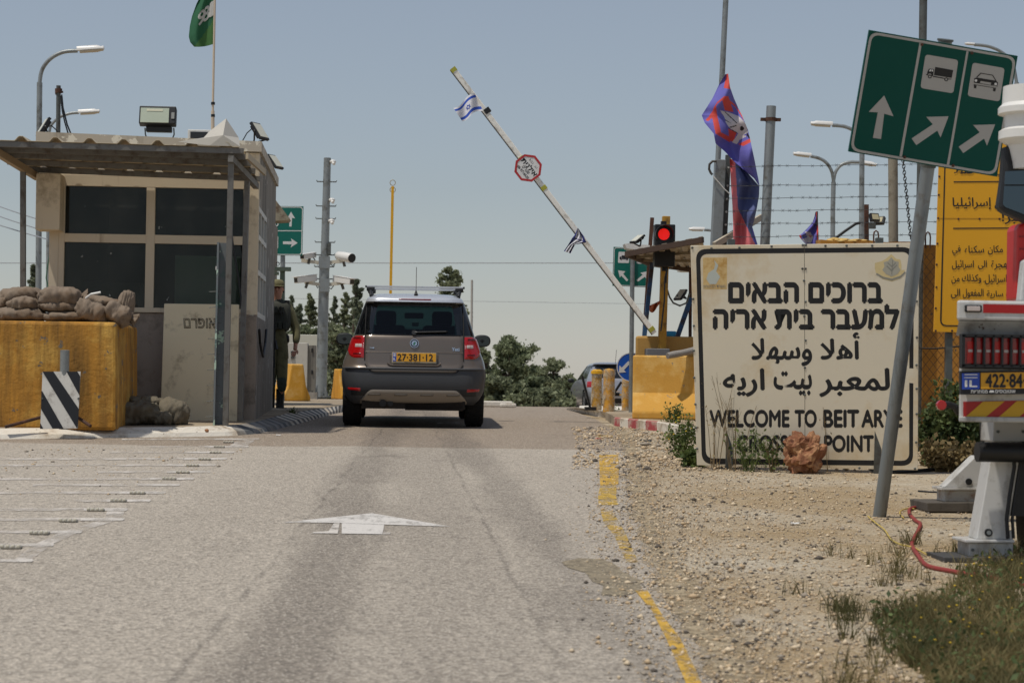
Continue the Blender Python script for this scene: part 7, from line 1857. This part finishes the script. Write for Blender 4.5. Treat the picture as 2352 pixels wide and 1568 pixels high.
# ================================================================== soldier
YS = 28.0; S_ = F / YS
Zs = lambda x, y: ((660 + x / 4.125) / 1.0884, (680 + y / 4.125) / 1.0884)
soff = Vector((0, 0, 0))
def sp(px, py, dy=0): return at(px, py, YS) + Vector((0, dy, 0))
fb = sp(643, 944); fb.z -= .005
T = thing('person', 'soldier in olive uniform, cap and dark vest standing half behind the booth corner', 'person', fb)
def skin(name, J, E, mat, sub=2, extra=None):
    """J: name -> (point, rx, ry); E: edges; first joint is the root"""
    me = bpy.data.meshes.new(name); ks = list(J); o_ = Vector(T['_o'])
    me.from_pydata([tuple(J[k][0] - o_) for k in ks], [(ks.index(a), ks.index(b)) for a, b in E], [])
    bm = bmesh.new(); bm.from_mesh(me); ly = bm.verts.layers.skin.verify(); bm.verts.ensure_lookup_table()
    for i, k in enumerate(ks): bm.verts[i][ly].radius = (J[k][1], J[k][2]); bm.verts[i][ly].use_root = i == 0
    bm.to_mesh(me); bm.free()
    ob = bpy.data.objects.new(name, me); COL.objects.link(ob)
    md = ob.modifiers.new('skin', 'SKIN'); md.use_smooth_shade = True
    md = ob.modifiers.new('sub', 'SUBSURF'); md.levels = sub; md.render_levels = sub
    bpy.context.view_layer.update()
    me2 = bpy.data.meshes.new_from_object(ob.evaluated_get(bpy.context.evaluated_depsgraph_get()))
    v = [tuple(p.co) for p in me2.vertices]; f = [tuple(p.vertices) for p in me2.polygons]
    bpy.data.objects.remove(ob)
    m = MB(); m.add([Vector(p) + o_ for p in v], f)
    if extra: extra(m)
    return build(m, name, mat, T, smooth=True, sharp=180)
skinm = M('skin', '#c08a70', .55, 0, .08, 20); olive = M('olive uniform cloth', '#716c4c', .9, 0, .15, 9, bump=.3, bsc=60, stain=('#55513a', .3, 12)); vestm = M('dark vest cloth', '#41423a', .9, 0, .15, 14, bump=.3); bootm = M('black boot leather', '#17140f', .6, 0, .15, 12)
J = {'pelvis': (sp(637, 786), .12, .09), 'waist': (sp(638, 756), .11, .085), 'chest': (sp(638, 716), .13, .09), 'collar': (sp(638, 697), .085, .07), 'neck': (sp(637.5, 689, -.01), .055, .055), 'jaw': (sp(637, 679, -.035), .06, .07), 'skull': (sp(637.5, 660, -.01), .082, .098), 'crown': (sp(637.5, 651, -.005), .055, .065),
     'lsh': (sp(662, 706), .06, .06), 'lel': (sp(681, 757, .02), .042, .042), 'lwr': (sp(679, 797, -.05), .027, .03), 'lpalm': (sp(677.5, 806, -.065), .036, .032),
     'rsh': (sp(613, 706), .06, .06), 'rel': (sp(603, 757, .02), .042, .042), 'rwr': (sp(616, 780, -.16), .027, .03), 'rpalm': (sp(620, 784, -.22), .022, .04),
     'lhip': (sp(647, 796), .085, .085), 'lkn': (sp(648, 868, -.04), .06, .06), 'lan': (sp(643, 925, .02), .035, .035), 'lto': (sp(645, 935, -.04), .02, .02),
     'rhip': (sp(627, 796), .085, .085), 'rkn': (sp(622, 868, -.02), .06, .06), 'ran': (sp(621, 925, .04), .035, .035), 'rto': (sp(620, 935, -.02), .02, .02)}
E = [('pelvis', 'waist'), ('waist', 'chest'), ('chest', 'collar'), ('collar', 'neck'), ('neck', 'jaw'), ('jaw', 'skull'), ('skull', 'crown'), ('chest', 'lsh'), ('lsh', 'lel'), ('lel', 'lwr'), ('lwr', 'lpalm'), ('chest', 'rsh'), ('rsh', 'rel'), ('rel', 'rwr'), ('rwr', 'rpalm'), ('pelvis', 'lhip'), ('lhip', 'lkn'), ('lkn', 'lan'), ('lan', 'lto'), ('pelvis', 'rhip'), ('rhip', 'rkn'), ('rkn', 'ran'), ('ran', 'rto')]
def fingers(m):
    for side, base, d0, ex in (('l', J['lpalm'][0], Vector((-.006, -.012, -.030)), Vector((-.8, -.6, 0))), ('r', J['rpalm'][0], Vector((.015, -.03, -.008)), Vector((0, 0, 1)))):
        L = [.066, .076, .072, .058]
        for k in range(4):
            o_ = base + ex * (-.030 + .020 * k) + d0.normalized() * .018; d_ = (d0.normalized() + Vector((-.10, -.04 * k, 0))).normalized(); cl = Vector((-.5, 0, -.6)) if side == 'l' else Vector((.5, .2, -.5))
            p1_ = o_ + d_ * L[k] * .45; p2_ = p1_ + (d_ + cl * .25).normalized() * L[k] * .32; p3_ = p2_ + (d_ + cl * .55).normalized() * L[k] * .26
            m.tube([o_ - d_ * .015, o_, p1_, p2_, p3_], [.0095, .0095, .009, .008, .006], 8)
        th = base + ex * -.036; m.tube([th + Vector((0, 0, .012)), th + ex * -.018 + d0.normalized() * .012, th + ex * -.022 + d0.normalized() * .045], [.0115, .010, .0075], 8)
    h = J['skull'][0]
    m.blob(h + Vector((0, -.102, -.030)), (.013, .020, .022), 10, 8, 0)            # nose
    for s in (-1, 1):
        m.blob(h + Vector((s * .083, .0, -.03)), (.012, .024, .032), 10, 8, 0)       # ears
        m.blob(h + Vector((s * .032, -.088, .000)), (.026, .014, .010), 10, 6, 0)    # brows
    m.blob(h + Vector((0, -.094, -.066)), (.024, .012, .008), 10, 6, 0)            # lips
body = skin('body', J, E, skinm, 2, fingers)
h = J['skull'][0]
for s in (-1, 1):
    m = MB(); m.blob(h + Vector((s * .032, -.092, -.012)), (.014, .010, .007), 10, 6, 0); build(m, 'eye', M('eye dark', '#2b221d', .3), T, smooth=True)
U = {k: (J[k][0], J[k][1] + .022, J[k][2] + .022) for k in ('pelvis', 'waist', 'chest', 'collar', 'lsh', 'lel', 'rsh', 'rel', 'lhip', 'lkn', 'rhip', 'rkn')}
U['chest'] = (J['chest'][0], .16, .115); U['collar'] = (J['collar'][0] + Vector((0, 0, .0)), .085, .08)
U['lcuff'] = (sp(679.5, 791, -.045), .046, .046); U['rcuff'] = (sp(615, 777, -.14), .046, .046); U['lfa'] = (sp(681, 778, -.02), .058, .056); U['lua'] = (sp(673, 732, .01), .068, .066)
U['lbl'] = (sp(646.5, 902, .01), .062, .062); U['rbl'] = (sp(621.5, 902, .02), .062, .062); U['lth'] = (sp(648, 835, -.02), .092, .09); U['rth'] = (sp(624, 835, -.01), .092, .09)
EU = [('pelvis', 'waist'), ('waist', 'chest'), ('chest', 'collar'), ('chest', 'lsh'), ('lsh', 'lua'), ('lua', 'lel'), ('lel', 'lfa'), ('lfa', 'lcuff'), ('chest', 'rsh'), ('rsh', 'rel'), ('rel', 'rcuff'), ('pelvis', 'lhip'), ('lhip', 'lth'), ('lth', 'lkn'), ('lkn', 'lbl'), ('pelvis', 'rhip'), ('rhip', 'rth'), ('rth', 'rkn'), ('rkn', 'rbl')]
skin('uniform', U, EU, olive, 2)
m = MB(); m.blob(sp(639, 727), (.185, .135, .225), 22, 12, .03, 2, .6); vs_ = build(m, 'vest', vestm, T, smooth=True, sharp=180)
o_ = Vector(T['_o'])
for x, y, w_, h_ in ((645, 748, 9, 18), (656, 749, 9, 17), (634, 748, 9, 18), (648, 713, 12, 14), (634, 712, 10, 14)):
    m = MB(); m.box(sp(x, y, -.16), (w_ / S_, .06, h_ / S_)); build(m, 'pouch', vestm, vs_, bevel=.008).data.transform(Matrix.Translation(-o_))
m = MB(); m.tube([sp(646 + 2.2 * math.sin(k), 705 + k * 2.2, -.205) for k in range(10)], .008, 6); build(m, 'radio_cord', black, vs_).data.transform(Matrix.Translation(-o_))
m = MB(); m.box(sp(660, 697, -.04), (.07, .07, .09)); build(m, 'radio', black, vs_, bevel=.01).data.transform(Matrix.Translation(-o_))
m = MB(); m.blob(sp(638, 692, 0), (.085, .08, .055), 16, 8, .04, 3); build(m, 'neck_scarf', vestm, T, smooth=True)
m = MB(); ch = sp(637.5, 658, -.005); m.lathe([(.092, -.005), (.096, .03), (.088, .065), (.06, .092), (0, .10)], ch, (0, 0, 1), 24)
m.grid(lambda u, v: ch + Vector((math.sin((u - .5) * 2.6) * (.092 + .01 * v), -math.cos((u - .5) * 2.6) * (.090 + .065 * v * math.cos((u - .5) * 2.2)), .012 - .012 * v)), 16, 4); build(m, 'cap', olive, T, smooth=True, solid=.006)
m = MB(); m.tube([sp(650, 672, -.01), sp(650.5, 661, -.01)], .018, 8); build(m, 'earpiece', black, T)
m = MB(); m.blob(sp(648, 880, -.075), (.07, .045, .12), 16, 10, .05, 4); build(m, 'knee_pad', M('grey green knee pad', '#39443a', .8), T, smooth=True)
m = MB(); m.blob(sp(655, 815, -.03), (.05, .07, .085), 14, 8, .1, 5, .7); build(m, 'thigh_pocket', olive, T, smooth=True)
m = MB(); m.blob(sp(655, 778, .02), (.06, .05, .07), 12, 8, .08, 6, .7); build(m, 'belt_pouch', black, T, smooth=True)
for x0_, x1_, dy in ((643, 653, 0), (621, 613, .03)):
    m = MB(); m.tube([sp(x0_ + 1, 893, .01 + dy), sp(x0_, 925, .02 + dy), sp(x0_, 938, .0 + dy)], [.062, .055, .06], 14); a_ = sp(x0_, 940, 0 + dy); e_ = sp(x1_ + 4, 943, -.17 + dy); m.blob(a_.lerp(e_, .5), (.062, .14, .038), 18, 8, .02, 3, .7, Matrix.Rotation(math.atan2(-(e_.x - a_.x), e_.y - a_.y) + math.pi, 3, 'Z')); build(m, 'boot', bootm, T, smooth=True)
RT = thing('rifle', 'dark rifle hanging upright in front of the soldier against the booth edge', 'rifle', sp(631, 880, -.25))
m = MB(); m.bar(sp(630.5, 745, -.25), sp(630.5, 800, -.25), .05, .055); m.bar(sp(630.5, 800, -.25), sp(631, 845, -.25), .035, .04); m.cyl(sp(631, 840, -.25), sp(631.5, 885, -.25), .012, n=10); build(m, 'barrel', M('gun metal', '#2b2e31', .45, .5), RT)
m = MB(); m.bar(sp(630, 742, -.25), sp(629, 725, -.25), .04, .07); build(m, 'stock', black, RT)
m = MB(); m.bar(sp(633, 783, -.25), sp(637, 803, -.27), .03, .05); build(m, 'magazine', black, RT)
# ================================================================== rock, stones, weeds, grass, litter
rock_m = M('red brown limestone', '#86583d', .95, 0, .3, 14, bump=1.0, bsc=26, stain=('#b58a62', .45, 8), chip=('#5d3723', .22, 12))
b = gp(1852, 1088); s = b.y / F
m = MB(); m.blob(b + Vector((0, .1, 44 * s)), (43 * s, 36 * s, 45 * s), 38, 22, .42, 11, .75, fq=2.0)
solo(m, 'boulder', rock_m, 'red brown pitted boulder at the foot of the welcome board', 'boulder', smooth=False)
rng = np.random.default_rng(5)
def stones(P, S, name, mats, label):
    """many small angular pebbles as one mesh"""
    n = len(P); base = np.array([(1, 0, 0), (-1, 0, 0), (0, 1, 0), (0, -1, 0), (0, 0, 1), (0, 0, -1), (.6, .6, .55), (-.6, .6, .5), (.6, -.6, .5), (-.6, -.6, .55)])[:6]
    V = base[None] * rng.uniform(.55, 1.25, (n, 6, 3)); V[:, :, 2] *= .62
    a = rng.uniform(0, 6.283, n); ca_, sa_ = np.cos(a)[:, None], np.sin(a)[:, None]
    V = np.stack([V[:, :, 0] * ca_ - V[:, :, 1] * sa_, V[:, :, 0] * sa_ + V[:, :, 1] * ca_, V[:, :, 2]], 2)
    V = V * S[:, None, None] + P[:, None, :]; V[:, :, 2] += S[:, None] * .25
    Fc = np.array([(0, 2, 4), (2, 1, 4), (1, 3, 4), (3, 0, 4), (2, 0, 5), (1, 2, 5), (3, 1, 5), (0, 3, 5)])
    me = bpy.data.meshes.new(name); me.vertices.add(6 * n); me.vertices.foreach_set('co', V.astype(np.float32).ravel())
    fi = (Fc[None] + 6 * np.arange(n)[:, None, None]).ravel().astype(np.int32); nf = 8 * n
    me.loops.add(3 * nf); me.loops.foreach_set('vertex_index', fi); me.polygons.add(nf); me.polygons.foreach_set('loop_start', np.arange(0, 3 * nf, 3, dtype=np.int32))
    for q in mats: me.materials.append(q)
    me.polygons.foreach_set('material_index', np.repeat(rng.choice(len(mats), n, p=[.42, .27, .17, .14]), 8).astype(np.int32)); me.update(calc_edges=True)
    o = bpy.data.objects.new(name, me); COL.objects.link(o); o['kind'] = 'stuff'; o['label'] = label
    return o
sm = [M('beige pebble', '#bda584', .95, 0, .15, 30), M('sand pebble', '#d3c0a2', .95, 0, .15, 30), M('grey pebble', '#9a8f80', .95, 0, .15, 30), M('dark pebble', '#5c544b', .95, 0, .15, 30)]
P = []; S = []
for _ in range(34000):
    y = 5.2 + 13.5 * rng.random() ** 1.5; e = xr(y); x = e - .28 + abs(rng.normal(0, 1.35)); x = min(x, 6)
    d = x - e
    if d < -.05 and rng.random() > .30: continue
    P.append((x, y, g(y) + (.006 if d < .45 else 0))); S.append(min(.030, .0052 * math.exp(rng.normal(0, .55)) * (1.0 if d > .1 else .8)))
for _ in range(3500):
    y = 17 + 8 * rng.random(); e = xr(y); x = e - .5 + abs(rng.normal(0, .8)); P.append((x, y, g(y) + .004)); S.append(.010 * math.exp(rng.normal(0, .5)))
for _ in range(5200):      # small stones strewn across the edge line
    y = 5.2 + 13 * rng.random() ** 1.3; x = xr(y) + rng.normal(-.02, .16); P.append((x, y, g(y) + .007)); S.append(.0048 * math.exp(rng.normal(0, .5)))
for _ in range(900):      # grit on the stripes and by the kerb
    y = 13 + 6.3 * rng.random() ** .6; x = -6 + 4.6 * rng.random(); P.append((x, y, g(y) + .006)); S.append(.006 * math.exp(rng.normal(0, .5)))
stones(np.array(P), np.array(S), 'gravel', sm, 'loose pale gravel on the verge and road edge')
leafg = leafmat('weed leaf', '#55683a', '#7d8a4c', .6, 6, .3); dryg = leafmat('dry weed', '#8a7750', '#a08d64', .7, 6, .2); oliv = leafmat('olive bush leaf', '#4c5f38', '#6f7d4c', .6, 4, .3); grassm = leafmat('verge grass', '#66653f', '#94845a', .7, 2, .3)
stemd = M('dry stem', '#7d6a4c', .9, 0, .2, 20); stemg = M('green stem', '#66723f', .8, 0, .2, 20); yfl = M('yellow petals', '#d3b022', .6, 0, .1)
def weed(px, py, hpx, wpx, label, group, n=10, leaves=500, lm=leafg, st_=stemg, flowers=0, seed=0, ls=.035, dz=0):
    rg = np.random.default_rng(seed); b = gp(px, py, dz); s = b.y / F; T = thing('weed', label, 'weed', b, group)
    m = MB(); pts = []; tops = []
    for i in range(n):
        a = rg.uniform(0, 6.283); L = wpx * s * .5 * rg.uniform(.3, 1); H = hpx * s * rg.uniform(.5, 1.05); o_ = b + Vector((math.cos(a) * L * .25, math.sin(a) * L * .2, -.01)); e_ = b + Vector((math.cos(a) * L, math.sin(a) * L * .7, H)); md_ = o_.lerp(e_, .5) + Vector((0, 0, H * .12))
        m.tube([o_, md_, e_], [.0032, .0025, .0015], 5, cap=False); tops.append(e_)
        for k in range(2):
            q = md_.lerp(e_, rg.uniform(.1, .8)); e2 = q + Vector((rg.normal(0, L * .25), rg.normal(0, L * .2), H * rg.uniform(.05, .22))); m.tube([q, e2], [.0018, .001], 4, cap=False); tops.append(e2)
        for k in range(leaves // n):
            t_ = rg.uniform(.02, 1) ** .8; q = o_.lerp(md_, t_ * 2) if t_ < .5 else md_.lerp(e_, t_ * 2 - 1); pts.append(np.array(q) + rg.normal(0, .028 + L * .06, 3))
    build(m, 'stems', st_, T)
    if pts:
        pts = np.array(pts); pts[:, 2] = np.maximum(pts[:, 2], b.z + .004); foliage('leaves', pts, ls, lm, T, rg, 3.2, .2)
    if flowers:
        m = MB()
        for k in range(flowers): m.blob(Vector(tops[k % len(tops)]) + Vector(rg.normal(0, .02, 3)), (.009, .009, .006), 6, 4, 0)
        build(m, 'flowers', yfl, T)
    return T
GW = 'weeds along the board and the kerb'
weed(1565, 1050, 95, 95, 'bushy green weed with yellow flowers at the left edge of the welcome board', GW, 22, 800, leafg, stemg, 26, 1)
weed(1592, 1072, 40, 60, 'low green grass tuft under the left corner of the welcome board', GW, 22, 700, leafg, stemg, 0, 2, .05)
weed(1545, 990, 60, 50, 'small green weed between the red and white kerb and the board', GW, 12, 500, leafg, stemg, 6, 3)
weed(1640, 1078, 190, 130, 'tall thin dry weed in front of the left half of the board', GW, 9, 60, dryg, stemd, 0, 4, .025)
weed(1722, 1082, 95, 110, 'leafy green weed in front of the word crossing', GW, 14, 260, leafg, stemg, 0, 5)
weed(1775, 1084, 85, 70, 'green and brown weed just left of the boulder', GW, 14, 170, leafg, stemd, 0, 6)
weed(1690, 1080, 235, 200, 'tallest dry stalks reaching up to the Arabic lettering', GW, 7, 40, dryg, stemd, 0, 7, .02)
weed(1905, 1084, 190, 60, 'single dry stalk rising right of the boulder', GW, 3, 20, dryg, stemd, 0, 8, .02)
weed(1985, 1066, 34, 100, 'dry feathery weed left of the leaning pole', GW, 14, 420, dryg, stemd, 0, 9, .025)
weed(1416, 958, 22, 18, 'tiny green weed growing at the left end of the red and white kerb', GW, 8, 130, leafg, stemg, 0, 10, .03)
weed(672, 952, 10, 26, 'tiny green tuft growing in the striped kerb near the soldier', GW, 10, 120, leafg, stemg, 0, 11, .03, .08)
GBs = 'bushes along the fence'
for i, (px, py, h_, w_, n, lv, mt, lb) in enumerate(((2140, 1070, 150, 90, 26, 1700, oliv, 'green bush at the fence foot just right of the welcome board'), (2200, 1078, 200, 110, 30, 2600, oliv, 'tall green bush in front of the fence beneath the red truck marker'), (2262, 1075, 170, 110, 26, 2000, oliv, 'green bush between the fence and the far outrigger'), (2165, 1082, 70, 130, 22, 800, dryg, 'dry brown weed at the foot of the green bushes'), (2235, 1086, 60, 110, 22, 800, dryg, 'dry brown weed left of the far outrigger foot'), (2130, 1000, 190, 60, 8, 160, dryg, 'thin dry shoots climbing the chain-link fence'))):
    weed(px, py, h_, w_, lb, GBs, n, lv, mt, stemd, 0, 20 + i, .055)
# grass in the lower right corner and scattered tufts
def blades(pts, h, name, mat, label):
    n = len(pts); rg = np.random.default_rng(9); a = rg.uniform(0, 6.283, n); H = h * rg.uniform(.4, 1.3, n); ln = rg.normal(0, .55, (n, 2)) * H[:, None]
    wv = np.stack([np.cos(a), np.sin(a), np.zeros(n)], 1) * rg.uniform(.0012, .0028, n)[:, None]
    mid_ = pts + np.concatenate([ln * .35, (H * .6)[:, None]], 1); tip_ = pts + np.concatenate([ln, H[:, None]], 1)
    V = np.stack([pts - wv, pts + wv, mid_ + wv * .7, mid_ - wv * .7, tip_], 1).reshape(-1, 3)
    me = bpy.data.meshes.new(name); me.from_pydata(V.tolist(), [], [f for i in range(n) for f in ((5 * i, 5 * i + 1, 5 * i + 2, 5 * i + 3), (5 * i + 3, 5 * i + 2, 5 * i + 4))]); me.materials.append(mat); me.update()
    o = bpy.data.objects.new(name, me); COL.objects.link(o); o['kind'] = 'stuff'; o['label'] = label; return o
pts = []
poly = [(1990, 1420), (2060, 1400), (2150, 1385), (2210, 1320), (2270, 1290), (2420, 1270), (2420, 1700), (2180, 1700), (2130, 1560), (2040, 1500)]
while len(pts) < 10500:
    x, y = rng.uniform(1900, 2420), rng.uniform(1265, 1640)
    v_ = Vector((x, y)); dn = mn.fractal(Vector((x * .012, y * .02, 0)), .8, 2, 3)
    if inpoly(v_, poly) and rng.random() < .55 + dn * .9:
        p_ = gp(x, y); pts.append((p_.x, p_.y, p_.z))
    elif rng.random() < .004:
        p_ = gp(x, y)
        for q in range(14): pts.append((p_.x + rng.normal(0, .02), p_.y + rng.normal(0, .02), p_.z))
for cx, cy, k_ in ((1945, 1405, 140), (2025, 1345, 40), (2055, 1315, 60), (2090, 1250, 70), (1830, 1365, 24), (1955, 1425, 60), (2200, 1275, 90), (2290, 1285, 120), (2330, 1270, 120)):
    p_ = gp(cx, cy)
    for q in range(k_): pts.append((p_.x + rng.normal(0, .035), p_.y + rng.normal(0, .03), p_.z))
blades(np.array(pts), .09, 'grass', grassm, 'tangled grass at the lower right edge of the verge')
P2 = []
while len(P2) < 3800:
    x, y = rng.uniform(1950, 2420), rng.uniform(1280, 1640)
    if inpoly(Vector((x, y)), poly):
        p_ = gp(x, y); P2.append((p_.x, p_.y, p_.z + abs(rng.normal(0, .035))))
holder = {'_o': (0, 0, 0)}
class _H(dict): pass
GT = bpy.data.objects.new('ground_cover', None); 
def fol2(pts, size, mat, name, label):
    rg = np.random.default_rng(3); pts = np.asarray(pts); n = len(pts); d = rg.normal(size=(n, 3)); d[:, 2] = np.abs(d[:, 2]); d /= np.linalg.norm(d, axis=1)[:, None]; e = np.cross(d, rg.normal(size=(n, 3))); e /= np.linalg.norm(e, axis=1)[:, None]; s_ = size * rg.uniform(.5, 1.4, n)[:, None]
    V = np.stack([pts - d * s_ * .5, pts + e * s_ / 4, pts + d * s_ * .5, pts - e * s_ / 4], 1).reshape(-1, 3)
    me = bpy.data.meshes.new(name); me.from_pydata(V.tolist(), [], [(4 * i, 4 * i + 1, 4 * i + 2, 4 * i + 3) for i in range(n)]); me.materials.append(mat); me.update(); o = bpy.data.objects.new(name, me); COL.objects.link(o); o['kind'] = 'stuff'; o['label'] = label
bpy.data.objects.remove(GT)
fol2(P2, .03, oliv, 'ground_cover', 'small leafy weeds among the grass at the lower right')
m = MB()
for k in range(46):
    x, y = rng.uniform(2080, 2352), rng.uniform(1290, 1568)
    if inpoly(Vector((x, y)), poly): p_ = gp(x, y); m.blob(Vector((p_.x, p_.y, p_.z + .05 + .03 * rng.random())), (.006, .006, .004), 6, 4, 0)
stuff(m, 'wildflowers', yfl, 'tiny yellow wildflowers among the grass')
# litter
def scrap(px, py, wpx, mat, lab, name='litter', dz=.0):
    b = gp(px, py, dz + .006); s = b.y / F; sd_ = px
    m = MB(); m.grid(lambda u, v: b + Vector(((u - .5) * wpx * s, (v - .5) * wpx * s * .8, .25 * wpx * s * abs(mn.noise(Vector((u * 4, v * 4, sd_)))) + .003)), 8, 8); solo(m, name, mat, lab, 'litter', 'litter on the ground', solid=.002)
scrap(1374, 1008, 13, M('red plastic scrap', '#b3141c', .35), 'bright red plastic scrap at the road edge near the red and white kerb')
scrap(1827, 1203, 22, whitep, 'white paper scrap lying on the gravel')
scrap(640, 1000, 12, whitep, 'white crumpled scrap by the striped kerb')
scrap(1483, 1013, 26, blackp, 'dark rubber strip on the gravel below the kerb')
scrap(2118, 1027, 14, M('red scrap', '#a02722', .5), 'red scrap in the weeds right of the welcome board')
scrap(2318, 1547, 10, M('pale blue scrap', '#8fb6c4', .5), 'pale blue scrap in the grass at the lower right')
